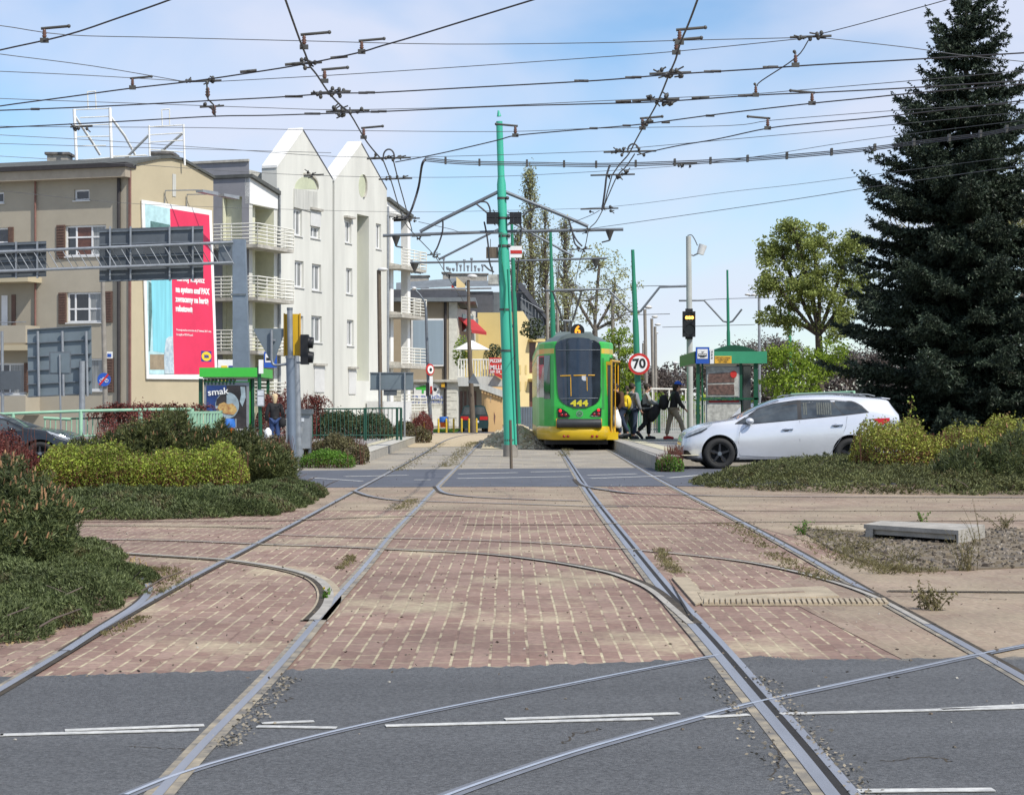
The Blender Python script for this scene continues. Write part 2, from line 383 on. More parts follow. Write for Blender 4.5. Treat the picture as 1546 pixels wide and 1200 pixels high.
pm('twig_brown', (.11, .085, .07), .95, var=.3)
pm('twig_red', (.13, .05, .035), .95, var=.3)
pm('wire', (.06, .06, .065), .5, .3, var=.2)
pm('wire_light', (.10, .105, .11), .5, .3, var=.2)
pm('insulator', (.12, .055, .035), .35, var=.2, scale=30)
pm('fitting', (.075, .075, .07), .6, .3, var=.3)
pm('ad_blue', (.02, .05, .18), .3, var=.25, scale=2); pm('ad_dark', (.035, .03, .03), .3, var=.5, scale=3)
pm('ad_plate', (.30, .38, .42), .3, var=.3, scale=4); pm('ad_meat', (.30, .12, .05), .35, var=.5, scale=9, col2=(.62, .45, .16))
pm('notice_grey', (.40, .40, .36), .5, var=.35, scale=9); pm('notice_brown', (.12, .07, .055), .5, var=.6, scale=12)
pm('paper', (.55, .58, .62), .6, var=.15, scale=14); pm('orange_note', (.68, .38, .03), .6, var=.12, scale=25)
pm('leaf_dry', (.30, .22, .10), .9, var=.4); pm('candle', (.36, .20, .10), .8, var=.25, scale=6)
leafm('pine_needles', [(.034, .050, .018), (.08, .105, .038), (.155, .18, .065)], trans=.12)
leafm('pine_olive', [(.035, .048, .016), (.078, .095, .03), (.15, .165, .055)], trans=.12)
leafm('juniper', [(.05, .065, .024), (.105, .135, .05), (.19, .225, .09)], trans=.15)
leafm('juniper_olive', [(.06, .068, .026), (.12, .135, .05), (.21, .225, .09)], trans=.15)
leafm('spirea', [(.16, .08, .04), (.16, .20, .03), (.25, .33, .045), (.44, .50, .08)], trans=.3)
leafm('spirea_tan', [(.20, .10, .05), (.21, .22, .04), (.31, .35, .06), (.48, .50, .10)], trans=.3)
leafm('barberry', [(.07, .018, .016), (.15, .035, .03), (.26, .07, .055)], trans=.25)
leafm('hedge_dark', [(.025, .038, .018), (.055, .075, .032), (.11, .135, .06)], trans=.12)
leafm('hedge_olive', [(.055, .048, .022), (.11, .10, .045), (.18, .165, .075)], trans=.12)
leafm('box_green', [(.04, .10, .012), (.09, .20, .02), (.17, .33, .04)], trans=.25)
leafm('spruce', [(.012, .022, .012), (.032, .050, .030), (.09, .12, .08)], trans=.05)
leafm('tree_olive', [(.15, .18, .045), (.26, .31, .08), (.40, .45, .14)], trans=.35)
leafm('tree_green', [(.12, .19, .02), (.22, .32, .03), (.36, .46, .06)], trans=.35)
leafm('tree_spring', [(.22, .22, .10), (.34, .35, .16), (.48, .49, .24)], trans=.35)
leafm('far_brown', [(.075, .06, .055), (.12, .10, .09), (.17, .145, .13)], trans=.1)
leafm('weed', [(.12, .10, .045), (.20, .17, .075), (.28, .26, .12)], trans=.3)
leafm('grass_green', [(.06, .15, .02), (.11, .24, .03), (.16, .32, .05)], trans=.3)
leafm('flower', [(.8, .55, .01), (.9, .65, .02)], trans=.2)

def paving_mat(name, brickA, brickB, sand, bw, rh, sandlo, sandhi, mort=.006):
 m = bpy.data.materials.new(name); m.use_nodes = True; t = m.node_tree; n = t.nodes; l = t.links; b = n['Principled BSDF']; b.inputs['Roughness'].default_value = .9
 c = n.new('ShaderNodeTexCoord'); o = c.outputs['Object']
 wob = n.new('ShaderNodeTexNoise'); wob.inputs['Scale'].default_value = .7; l.new(o, wob.inputs['Vector'])
 va = n.new('ShaderNodeVectorMath'); va.operation = 'MULTIPLY_ADD'; va.inputs[1].default_value = (.03, .03, 0); l.new(wob.outputs['Color'], va.inputs[0]); l.new(o, va.inputs[2])
 mp = n.new('ShaderNodeMapping'); mp.inputs['Rotation'].default_value = (0, 0, R(90)); l.new(va.outputs[0], mp.inputs[0])
 br = n.new('ShaderNodeTexBrick'); br.inputs['Scale'].default_value = 1; br.inputs['Brick Width'].default_value = bw; br.inputs['Row Height'].default_value = rh
 br.inputs['Mortar Size'].default_value = mort; br.inputs['Mortar Smooth'].default_value = .25; br.inputs['Color1'].default_value = rgb(brickA); br.inputs['Color2'].default_value = rgb(brickB); br.inputs['Mortar'].default_value = rgb(sand)
 l.new(mp.outputs[0], br.inputs['Vector'])
 nj = n.new('ShaderNodeTexNoise'); nj.inputs['Scale'].default_value = 5; nj.inputs['Detail'].default_value = 7; l.new(o, nj.inputs['Vector'])
 rj = n.new('ShaderNodeMapRange'); rj.inputs[1].default_value = .40; rj.inputs[2].default_value = .56; l.new(nj.outputs[0], rj.inputs[0])
 mj = n.new('ShaderNodeMix'); mj.data_type = 'RGBA'; mj.inputs[6].default_value = rgb([v * .9 for v in brickA]); mj.inputs[7].default_value = rgb([min(1, v * 1.02) for v in sand]); l.new(rj.outputs[0], mj.inputs[0]); l.new(mj.outputs[2], br.inputs['Mortar'])
 # sand blown over the bricks: large patches, broken up by small grains
 s1 = n.new('ShaderNodeMapping'); s1.inputs['Scale'].default_value = (.9, .6, 1); l.new(o, s1.inputs[0])
 n1 = n.new('ShaderNodeTexNoise'); n1.inputs['Scale'].default_value = .9; n1.inputs['Detail'].default_value = 8; n1.inputs['Roughness'].default_value = .68; l.new(s1.outputs[0], n1.inputs['Vector'])
 r1 = n.new('ShaderNodeMapRange'); r1.inputs[1].default_value = sandlo; r1.inputs[2].default_value = sandhi; r1.inputs[4].default_value = .85; l.new(n1.outputs[0], r1.inputs[0])
 m1 = n.new('ShaderNodeMix'); m1.data_type = 'RGBA'; m1.inputs[7].default_value = rgb(sand); l.new(r1.outputs[0], m1.inputs[0]); l.new(br.outputs[0], m1.inputs[6])
 n2 = n.new('ShaderNodeTexNoise'); n2.inputs['Scale'].default_value = 26; n2.inputs['Detail'].default_value = 6; l.new(o, n2.inputs['Vector'])
 r2 = n.new('ShaderNodeMapRange'); r2.inputs[1].default_value = .3; r2.inputs[2].default_value = .7; r2.inputs[3].default_value = .78; r2.inputs[4].default_value = 1.18; l.new(n2.outputs[0], r2.inputs[0])
 n3 = n.new('ShaderNodeTexNoise'); n3.inputs['Scale'].default_value = .8; n3.inputs['Detail'].default_value = 8; l.new(o, n3.inputs['Vector'])
 r3 = n.new('ShaderNodeMapRange'); r3.inputs[1].default_value = .3; r3.inputs[2].default_value = .7; r3.inputs[3].default_value = .74; r3.inputs[4].default_value = 1.12; l.new(n3.outputs[0], r3.inputs[0])
 mu = n.new('ShaderNodeMath'); mu.operation = 'MULTIPLY'; l.new(r2.outputs[0], mu.inputs[0]); l.new(r3.outputs[0], mu.inputs[1])
 m2 = n.new('ShaderNodeVectorMath'); m2.operation = 'SCALE'; l.new(m1.outputs[2], m2.inputs[0]); l.new(mu.outputs[0], m2.inputs['Scale'])
 l.new(m2.outputs[0], b.inputs['Base Color'])
 bp = n.new('ShaderNodeBump'); bp.inputs['Strength'].default_value = .5; bp.inputs['Distance'].default_value = .006
 inv = n.new('ShaderNodeMath'); inv.operation = 'SUBTRACT'; inv.inputs[0].default_value = 1; l.new(br.outputs['Fac'], inv.inputs[1])
 ad = n.new('ShaderNodeMath'); ad.operation = 'MULTIPLY_ADD'; ad.inputs[1].default_value = .6; l.new(n2.outputs[0], ad.inputs[0]); l.new(inv.outputs[0], ad.inputs[2])
 l.new(ad.outputs[0], bp.inputs['Height']); l.new(bp.outputs[0], b.inputs['Normal'])
 MATS[name] = m
paving_mat('brick_paving', (.225, .138, .105), (.295, .20, .155), (.47, .405, .265), .30, .094, .52, .68, .0080)
paving_mat('brick_sandy', (.22, .14, .105), (.28, .20, .155), (.35, .285, .195), .30, .094, .30, .60, .006)
paving_mat('brick_grey', (.27, .24, .20), (.33, .30, .25), (.40, .35, .26), .25, .25, .42, .70, .012)

# ---------------- ground, roads, paving ----------------
def sheet(name, pts, z, m, th=None):
 mb = MB()
 if th: mb.prism([(p[0], p[1], z - th) for p in pts], (0, 0, th), m)
 else: mb.poly([(p[0], p[1], z) for p in pts], m)
 return struct(mb.build(name))
g = sheet('ground', [(-1500, -30), (1500, -30), (1500, 2200), (-1500, 2200)], -.03, 'ground_soil')
sheet('paving', [(-30, 8.0), (30, 8.0), (30, 34), (-30, 34)], 0, 'brick_paving')
# sandier paving to the right of the tracks and along the cross tracks
r_ = random.Random(3)
def wavy(pts, amp, n=14):
 out = []
 for i in range(len(pts) - 1):
  a, b = Vector(pts[i]), Vector(pts[i + 1])
  for k in range(n):
   q = a.lerp(b, k / n); out.append((q.x, q.y + r_.uniform(-amp, amp)))
 out.append(tuple(Vector(pts[-1])[:2])); return out
def gp(*a): return [G(x, y)[:2] for x, y in a]
sheet('sandy_paving', wavy([(1.95, 9.6), (1.75, 13.5), (2.9, 17.0), (2.5, 21.5), (2.4, 31.2)], .03) + [(29, 31.2), (29, 9.6)], .003, 'brick_sandy')
sheet('sandy_paving', wavy([(-1.3, 24.0), (1.3, 24.3)], .1) + wavy([(1.5, 31.2), (-5, 31.4)], .1) + [(-5, 24.0)], .003, 'brick_sandy')
# asphalt
edge = wavy([(-12, 9.15), (-2.3, 9.2), (-1.2, 9.42), (0, 9.55), (1.25, 9.95), (1.45, 9.8), (3.2, 10.0), (12, 10.15)], .04, 46)
sheet('road', [(12, -25), (-12, -25)] + edge[::1], .006, 'asphalt')
ce = wavy([(-26, 29.6), (-5.2, 30.2), (-2.5, 31.0), (4.5, 31.6), (8, 32.5), (26, 33.0)], .05, 10)
fe = wavy([(40, 47), (7.5, 45.0), (4.0, 41.5), (2.4, 40.9), (-2.2, 40.0), (-4.0, 39.2), (-9, 38.0), (-26, 38)], .06, 10)
sheet('cross_street', ce + fe, .006, 'asphalt_far')
sheet('track_paving', [(-9, 38.0), (9, 38), (9, 58), (4, 130), (-9, 130), (-12, 58)], -.002, 'brick_grey')
sheet('verge', [(-60, 42), (-4.4, 42), (-6.5, 105), (-60, 105)], .004, 'pavement')
sheet('side_street', [(-6.0, 96), (0.3, 96), (1.0, 109.5), (-9.0, 109.5)], .008, 'asphalt_far')
# platforms
def platform(name, pts, z, edge_side):
 mb = MB(); mb.prism([(p[0], p[1], -.02) for p in pts], (0, 0, z + .02), 'pavement', 'concrete')
 return struct(mb.build(name))
PZ = .28
def PG(x, y, z):   # pixel on a horizontal plane of height z
 Y = (CH - z) * F / (y - HY); return (Xa(x, Y), Y)
pr = [PG(905, 664, PZ), PG(998, 690, PZ), (4.6, 39.6), (9.5, 40.4), (13, 95), (3.6, 95)]
pr = [(3.02, 59), (2.86, 38.9), (3.15, 39.1), (3.35, 42.7), (13, 43.6), (13, 95), (3.02, 95)]
platform('platform', pr, PZ, 1)
mb = MB(); mb.box(2.98, 3.32, 39.2, 95, PZ + .001, PZ + .012, 'concrete'); mb.box(3.42, 3.78, 40, 95, PZ + .001, PZ + .008, 'kerb_yellow'); struct(mb.build('platform_edge'))
pl = [(-3.05, 43.5), (-3.62, 43.2), (-7.5, 46.5), (-8.5, 70), (-2.95, 70)]
a0 = PG(568, 696, .15); 
pl = [(-3.28, 46.2), (-3.75, 46.0), (-9, 52), (-9, 84), (-3.45, 84)]
mb = MB(); mb.prism([(p[0], p[1], -.02) for p in pl], (0, 0, .24), 'pavement', 'concrete'); struct(mb.build('platform'))
mb = MB(); mb.prism([(-3.27, 46.3, .222), (-3.66, 46.2, .222), (-3.84, 84, .222), (-3.44, 84, .222)], (0, 0, .01), 'kerb_light'); mb.prism([(-3.76, 47.5, .222), (-4.0, 47.7, .222), (-4.2, 84, .222), (-3.95, 84, .222)], (0, 0, .008), 'kerb_yellow'); struct(mb.build('platform_edge'))
# kerbs of the planted islands
# road markings
def line_px(pts, w, z=.012, m='road_paint'):
 mb = MB(); q = [G(*p) for p in pts]; a, b = q[0], q[-1]; d = (b - a).normalized(); nn = Vector((-d.y, d.x, 0)) * w / 2
 mb.hexa([a - nn + Vector((0, 0, z - .003)), b - nn + Vector((0, 0, z - .003)), b + nn + Vector((0, 0, z - .003)), a + nn + Vector((0, 0, z - .003)), a - nn + Vector((0, 0, z)), b - nn + Vector((0, 0, z)), b + nn + Vector((0, 0, z)), a + nn + Vector((0, 0, z))], m); return mb
mb = MB()
for pts, w in [(((0, 1113), (300, 1105)), .045), (((98, 1106), (308, 1098)), .045), (((388, 1100), (508, 1102)), .04), (((395, 1095), (474, 1092)), .035), (((582, 1099), (985, 1088)), .045),
      (((762, 1089), (1025, 1080)), .045), (((1062, 1086), (1130, 1082)), .04), (((1178, 1081), (1560, 1071)), .045), (((1420, 1074), (1560, 1067)), .045), (((1295, 1198), (1500, 1196)), .05),
      (((-60, 1115), (5, 1113)), .045)]:
 q = line_px(pts, w); mb.add(q.v, q.f, 'road_paint')
struct(mb.build('road_markings'))
mb = MB()
for pts in [((520, 720), (615, 718)), ((625, 725), (650, 725)), ((470, 722), (545, 727)), ((690, 723), (860, 720)), ((690, 716), (780, 714)), ((800, 713), (862, 712)), ((885, 718), (960, 716)), ((890, 723), (1000, 719)), ((1010, 722), (1055, 718))]:
 q = line_px(pts, .10); mb.add(q.v, q.f, 'road_paint')
struct(mb.build('street_markings'))

# ---------------- rails ----------------
def ribbon(mb, pts, off, w, z, m, th=.004):
 """strip along a ground polyline, its middle shifted sideways by off"""
 n = len(pts); A = []; B = []
 for i in range(n):
  d = (pts[min(i + 1, n - 1)] - pts[max(i - 1, 0)]); d.z = 0; d.normalize(); s = Vector((d.y, -d.x, 0))
  A.append(pts[i] + s * (off - w / 2) + Vector((0, 0, z))); B.append(pts[i] + s * (off + w / 2) + Vector((0, 0, z)))
 vs = A + B; mb.add(vs, [[i, i + 1, n + i + 1, n + i] for i in range(n - 1)], m)
RN = [0]
def smooth(p):
 p = [q.copy() for q in p]
 for _ in range(60): p = [p[0]] + [(p[i - 1] + 2 * p[i] + p[i + 1]) / 4 for i in range(1, len(p) - 1)] + [p[-1]]
 return p
def rail(pix, label, side=1, bed=.0, head=.048, groove=.032, wide=None, steel='rail_steel', z0=0.0, gm='groove_dirt', curb='concrete_sand', n=6, flush=0):
 pts = [G(*p) for p in pix]
 pts = smooth(spline(pts, n)) if len(pix) > 12 else spline(pts, n)
 RN[0] += 1; z0 += RN[0] * .0003
 b = pts[len(pts) // 2]; t = thing('tram_rail', label, 'rail', (b.x, b.y, 0), 'tram rails let into the paving')
 if bed:
  mb = MB(); ribbon(mb, pts, 0, bed, .0075 + z0, curb); mb.build('rail_bed', t)
 mb = MB(); ribbon(mb, pts, side * (head / 2 + groove / 2), groove, .009 + z0, gm); mb.build('groove', t)
 mb = MB(); ribbon(mb, pts, 0, head, .0105 + z0, steel)
 if wide: ribbon(mb, pts, side * (head + groove + .02 - head / 2), .035, .0100 + z0, steel)
 mb.build('rail_head', t); return t
A_pts = [(-60, 1078), (0, 1045), (67, 1003), (135, 962), (202, 922), (260, 889), (323, 855), (380, 826), (437, 795), (480, 772), (518, 751), (555, 731), (600, 707), (632, 689), (655, 676), (668, 665), (685, 658), (720, 653), (765, 650)]
B_pts = [(228, 1215), (265, 1172), (300, 1132), (350, 1080), (406, 1026), (440, 986), (470, 950), (497, 914), (530, 880), (552, 857), (575, 826), (590, 806), (610, 788), (632, 765), (655, 740), (680, 716), (706, 690), (718, 674), (727, 665), (745, 659), (775, 655)]
C_pts = [(1266, 1215), (1225, 1162), (1180, 1105), (1140, 1060), (1112, 1025), (1085, 992), (1060, 962), (1035, 935), (1008, 905), (985, 875), (960, 842), (935, 811), (915, 783), (893, 757), (876, 730), (864, 708), (852, 689), (845, 679), (838, 668)]
D_pts = [(1600, 1058), (1546, 1025), (1480, 990), (1420, 955), (1330, 908), (1250, 860), (1180, 820), (1120, 789), (1070, 763), (1018, 738), (985, 720), (955, 700), (925, 683), (905, 671), (890, 664)]
rail(A_pts, 'leftmost long tram rail, running past the juniper beds to the left platform', 1, .09, .038, .03, curb='joint_sand')
rail(B_pts, 'long tram rail second from the left, passing just left of the mint green mast', 1, .095, .036, .036, gm='joint_sand', curb='joint_sand')
rail(C_pts, 'long tram rail second from the right, with an open dark groove, leading under the tram', 1, .13, curb='joint_sand', wide=True, groove=.03, gm='groove')
rail(D_pts, 'rightmost long tram rail, running past the concrete slab to the right platform', 1, .11, curb='joint_sand')
# steel beds of the rails inside the asphalt
mb = MB()
for q in (B_pts[:6], C_pts[:6]): ribbon(mb, spline([G(*p) for p in q], 4), .0, .085, .0071, 'rail_bed')
struct(mb.build('rail_troughs'))
rail([(190, 1204), (265, 1174), (360, 1145), (520, 1104), (690, 1068), (820, 1043), (960, 1015), (1085, 991)], 'thin polished crossing rail sweeping over the asphalt, the farther of the two', -1, .06, .018, .008, steel='rail_highlight', gm='rail_bed', curb='rail_bed', flush=1)
rail([(620, 1228), (690, 1199), (790, 1164), (880, 1135), (1000, 1101), (1130, 1066), (1250, 1040), (1370, 1014), (1480, 990), (1560, 974)], 'worn crossing rail sweeping over the asphalt, the nearer of the two', -1, .075, .018, .012, steel='rail_highlight', gm='rail_bed', curb='rail_bed', flush=1)
cv = 'tram rails let into the paving'
rail([(135, 833), (230, 839), (323, 845), (370, 850), (430, 860), (470, 871), (490, 884), (497, 900), (492, 918), (474, 938)], 'short curved rail beside the dandelion, bending into the second rail from the left', 1, .16, .06, .035, steel='concrete')
rail([(208, 872), (224, 884), (222, 900), (202, 919), (150, 952), (100, 985)], 'short curved rail at the tip of the left juniper bed', 1, 0, .05, .02)
rail([(135, 815), (260, 817), (400, 823), (500, 826), (600, 831), (723, 837), (820, 848), (900, 862), (940, 873), (980, 891), (1016, 921), (1042, 944)], 'curved rail sweeping right across both tracks to the open dark groove', -1, 0, .045, .05, steel='concrete')
rail([(416, 808), (500, 811), (578, 813), (700, 816), (800, 820), (900, 827), (989, 834), (1100, 846), (1175, 859), (1250, 878), (1320, 903), (1400, 945)], 'curved rail joining the rightmost rail beside the metal grating', -1, 0, .04, .035, steel='concrete')
rail([(536, 742), (560, 750), (600, 756), (659, 758), (760, 761), (885, 765), (950, 766)], 'faint rail curving off the leftmost rail before the cross street', 1, 0, .05, .05, gm='groove_dirt')
rail([(660, 735), (672, 745), (717, 751), (804, 755), (880, 757)], 'faint short rail curving off the second rail before the cross street', 1, 0, .05, .05, gm='groove_dirt')
rail([(872, 724), (884, 734), (920, 741), (965, 746), (1040, 748), (1115, 750), (1300, 751), (1600, 752)], 'far groove rail curving right off the third rail along the right juniper bed', 1, 0, .05, .07)
for pts, lb in [([(60, 787), (135, 788), (300, 787), (437, 786), (560, 781), (700, 779)], 'straight cross rail nearest the left juniper strip'),
    ([(60, 793), (135, 794), (300, 795), (414, 798)], 'straight cross rail just in front of the left juniper strip, the nearer one'),
    ([(900, 763), (1000, 765), (1100, 771), (1300, 772), (1600, 771)], 'middle straight cross rail on the right, behind the concrete slab'),
    ([(700, 792), (900, 792), (1121, 789), (1300, 788), (1600, 786)], 'straight cross rail right behind the concrete slab'),
    ([(1340, 893), (1450, 894), (1600, 895)], 'straight cross rail in front of the gravel patch')]:
 rail(pts, lb, 1, 0, .045, .05, gm='groove_dirt', steel='concrete_sand')
# open pit beside the switch, a metal grating and a service cover
c = [G(1003, 877), G(1043, 940)]
mb = MB(); d_ = (c[1] - c[0]); d_.normalize(); s_ = Vector((-d_.y, d_.x, 0))
mb.poly([c[0] + Vector((0.03, 0, .0172)), c[1] + Vector((0, 0, .0172)), c[1] + s_ * .02 + Vector((0, 0, .0172)), c[0] + s_ * .035 + Vector((0, 0, .0172))], 'groove')
tag(mb.build('switch_slot', base=G(1020, 905)), 'open black slot beside the point where two rails merge', 'slot')
mb = MB(); a, b = G(1008, 874), G(1052, 915)
mb.prism([a + Vector((.03, 0, .004)), G(1028, 874) + Vector((.05, 0, .004)), G(1072, 908) + Vector((0, 0, .004)), G(1050, 915) + Vector((0, 0, .004))], (0, 0, .011), 'concrete_sand')
tag(mb.build('concrete_block', base=G(1040, 895)), 'broken grey concrete strip beside the open switch slot', 'concrete strip')
t = thing('metal_grating', 'long ribbed metal grating set in the paving beside the rightmost rail', 'grating', G(1180, 911))
a, b = G(1057, 911), G(1332, 909); mb = MB(); mb.box(a.x, b.x, a.y - .16, a.y + .16, .004, .012, 'concrete_sand'); mb.build('tray', t)
mb = MB(); n_ = 34
for i in range(n_):
 x = a.x + (b.x - a.x) * (i + .3) / n_; mb.hexa([(x, a.y - .15, .012), (x + .022, a.y - .15, .012), (x + .052, a.y + .15, .012), (x + .03, a.y + .15, .012), (x, a.y - .15, .024), (x + .022, a.y - .15, .024), (x + .052, a.y + .15, .024), (x + .03, a.y + .15, .024)], 'concrete_sand')
mb.build('bars', t)
t = thing('service_cover', 'pale yellow rectangular service cover flush with the paving, above the metal grating', 'cover', G(1160, 900))
mb = MB(); q = [G(1060, 910), G(1267, 903), G(1245, 888), G(1053, 897)]; mb.prism([p + Vector((0, 0, .004)) for p in q], (0, 0, .014), 'concrete_sand'); mb.build('plate', t)
mb = MB(); q = [G(1110, 902), G(1215, 898), G(1213, 896), G(1110, 899)]; mb.prism([p + Vector((0, 0, .0185)) for p in q], (0, 0, .003), 'brick_sandy'); mb.build('slot', t)
# gravel patch, the slab and the ballast heap
q = [G(*p) for p in [(1205, 800), (1290, 793), (1430, 800), (1700, 800), (1700, 852), (1440, 862), (1375, 865), (1310, 852), (1255, 830)]]
mb = MB(); cx = sum((p for p in q), Vector()) / len(q)
mb.prism([p + Vector((0, 0, .004)) for p in q], (0, 0, .012), 'ground_soil'); struct(mb.build('gravel_bed'))
def scatter_stones(name, poly, n, smin, smax, mats, z0, hfun=None, label=None):
 xs = [p[0] for p in poly]; ys = [p[1] for p in poly]; mb = MB(); k = 0; rr = random.Random(11)
 while k < n:
  x = rr.uniform(min(xs), max(xs)); y = rr.uniform(min(ys), max(ys)); ins = False; j = len(poly) - 1
  for i in range(len(poly)):
   if (poly[i][1] > y) != (poly[j][1] > y) and x < (poly[j][0] - poly[i][0]) * (y - poly[i][1]) / (poly[j][1] - poly[i][1]) + poly[i][0]: ins = not ins
   j = i
  if not ins: continue
  k += 1; s = rr.uniform(smin, smax) * (1 if rr.random() < .9 else 1.8); z = z0 + (hfun(x, y) if hfun else 0)
  vs = [Vector((rr.uniform(-1, 1), rr.uniform(-1, 1), rr.uniform(-.6, .9))) for _ in range(1)]
  a = rr.uniform(0, 6.3); c_, s__ = math.cos(a), math.sin(a)
  pts = [(x + (dx * c_ - dy * s__) * s * rr.uniform(.7, 1.1), y + (dx * s__ + dy * c_) * s * rr.uniform(.7, 1.1), z + dz * s * .7) for dx, dy, dz in [(-1, -1, -.5), (1, -1, -.5), (1, 1, -.5), (-1, 1, -.5), (-.6, -.6, .7), (.6, -.7, .6), (.6, .6, .8), (-.7, .5, .5)]]
  mb.hexa(pts, rr.choice(mats))
 o = mb.build(name); o['kind'] = 'stuff'; 
 if label: o['label'] = label
 return o
tag(scatter_stones('gravel', [tuple(p[:2]) for p in q], 2200, .007, .022, ['ballast', 'ground_soil', 'bark', 'ground_soil', 'bark_grey'], .02), 'loose grey brown gravel around the concrete slab', 'gravel')
def hy(x, y): return .34 * max(0, 1 - ((x - .15) / 1.05) ** 2) ** .7 * max(0, min(1, (y - 60) / 1.5)) * (1 + .3 * math.sin(x * 5) + .2 * math.sin(y * 2))
hp = [(-.8, 60), (.95, 59.5), (1.1, 66), (1.1, 84), (-.6, 84), (-.9, 66)]
mb = MB()
nx, ny = 14, 26; vs = [((-.95 + 2.15 * i / nx), 59.8 + 26 * j / ny, hy(-.95 + 2.15 * i / nx, 59.8 + 26 * j / ny) + .01) for j in range(ny + 1) for i in range(nx + 1)]
mb.add(vs, [[j * (nx + 1) + i, j * (nx + 1) + i + 1, (j + 1) * (nx + 1) + i + 1, (j + 1) * (nx + 1) + i] for j in range(ny) for i in range(nx)], 'tan_gable', True); struct(mb.build('ballast_bank'))
sheet('ballast_flat', [(-3.2, 62), (1.2, 66), (1.2, 96), (-5.5, 96), (-4.3, 75)], .003, 'ballast_pale')
tag(scatter_stones('ballast', hp, 2400, .03, .075, ['ballast_pale', 'kerb_yellow', 'concrete_sand', 'tan_gable'], .03, hy), 'heap of pale track ballast beside the tram', 'ballast')
t = thing('concrete_slab', 'thick grey concrete slab lying tilted on the gravel at the right', 'slab', G(1390, 822))
# slab: front-left, front-right, back-right, back-left corners
Y1, Y2, Y3, Y4 = 19.3, 17.6, 17.75, 20.9
def sp(x, Y, z): return Vector((Xa(x, Y), Y, z))
fl, fr, brr, bl = sp(1304, 18.9, 0), sp(1447, 17.95, 0), sp(1487, 18.85, 0), sp(1330, 19.5, 0)
def slabz(q, z): return [Vector((p.x, p.y, z)) for p in q]
mb = MB(); top = slabz([fl, fr, brr, bl], .14); low = slabz([fl, fr, brr, bl], .10)
mb.hexa(low + top, 'concrete')
ins = [p.lerp((fl + fr + brr + bl) / 4, .08) for p in (fl, fr, brr, bl)]; mb.hexa(slabz(ins, .05) + slabz(ins, .102), 'concrete'); mb.build('plate', t)
mb = MB(); mb.hexa(slabz([fl.lerp(fr, .02), fl.lerp(fr, .1), bl.lerp(brr, .1), bl.lerp(brr, .02)], .0) + slabz([fl.lerp(fr, .02), fl.lerp(fr, .1), bl.lerp(brr, .1), bl.lerp(brr, .02)], .098), 'concrete'); mb.build('rib', t)
mb = MB(); w4 = [fl.lerp(fr, .98), fr, brr, bl.lerp(brr, .98)]; mb.hexa(slabz(w4, .0) + slabz(w4, .099), 'concrete'); mb.build('rib', t)
mb = MB(); q2 = G(1292, 800); mb.tube([q2 + Vector((0, 0, 0)), q2 + Vector((0, 0, .03))], .5, 'concrete_sand', 28)
tag(mb.build('manhole_cover', base=q2), 'round flat concrete manhole cover behind the left end of the slab', 'manhole cover')

x = rs.uniform(-6, 7, 2200); y = 9 + 25 * rs.rand(2200) ** 1.3; dC = np.stack([x, y, np.full(2200, .026)], 1); dq = leaves(dC, .022, .012, np.stack([rs.normal(size=2200), rs.normal(size=2200), np.zeros(2200)], 1), .05)
o = qmesh('debris', dq, 'wood_old', 4, None, (0, 15, 0)); o['kind'] = 'stuff'; o['label'] = 'small dark twigs and crumbs scattered over the paving'; o['category'] = 'debris'
o = scatter_stones('grit', [(-6, 7), (7, 7), (7, 32), (-6, 32)], 800, .003, .008, ['ballast', 'wood_old', 'concrete'], .01); tag(o, 'small loose stones scattered over paving and asphalt', 'grit')

mb = MB(); rr = random.Random(5)
for pts in ([(330, 1075), (420, 1062), (440, 1056)], [(850, 1125), (870, 1110), (905, 1102)], [(1165, 1180), (1178, 1150), (1168, 1120), (1160, 1090)], [(1205, 1110), (1216, 1130), (1222, 1150)], [(190, 1130), (270, 1133), (300, 1140)], [(1330, 1150), (1400, 1146), (1440, 1152)], [(1325, 902), (1400, 900), (1520, 906)], [(820, 905), (900, 909), (1000, 912)], [(600, 870), (720, 866), (880, 874)]):
 q = [p + Vector((rr.uniform(-.015, .015), rr.uniform(-.03, .03), 0)) for p in spline([G(*p) for p in pts], 9)]; ribbon(mb, q, 0, rr.uniform(.004, .010), .0068, 'groove_dirt')
struct(mb.build('road_cracks'))
def crumbs(name, pix, n, w, off, m, lb):      # crumbled sandy edge along a rail
 A = np.array([list(p) for p in spline([G(*p) for p in pix], 8)]); i = rs.randint(0, len(A) - 1, n); t = rs.rand(n)[:, None]; C = A[i] * (1 - t) + A[i + 1] * t; C[:, 0] += off + rs.normal(size=n) * w; C[:, 2] = .0135
 o = qmesh(name, leaves(C, .017, .012, np.stack([rs.normal(size=n), rs.normal(size=n), np.zeros(n)], 1), .01), m, 4, None, tuple(A[0])); o['kind'] = 'stuff'; tag(o, lb, 'crumbs')
crumbs('crumbs', [(300, 1132), (350, 1080), (406, 1026)], 300, .03, .10, 'joint_sand', 'crumbled sandy asphalt edge beside the second rail')
crumbs('crumbs', [(1266, 1215), (1225, 1162), (1180, 1105), (1140, 1060), (1112, 1025)], 260, .03, .11, 'joint_sand', 'crumbled sandy asphalt edge right of the third rail')
crumbs('crumbs', [(1266, 1215), (1225, 1162), (1180, 1105), (1140, 1060), (1112, 1025)], 200, .03, -.12, 'joint_sand', 'crumbled sandy asphalt edge left of the third rail')
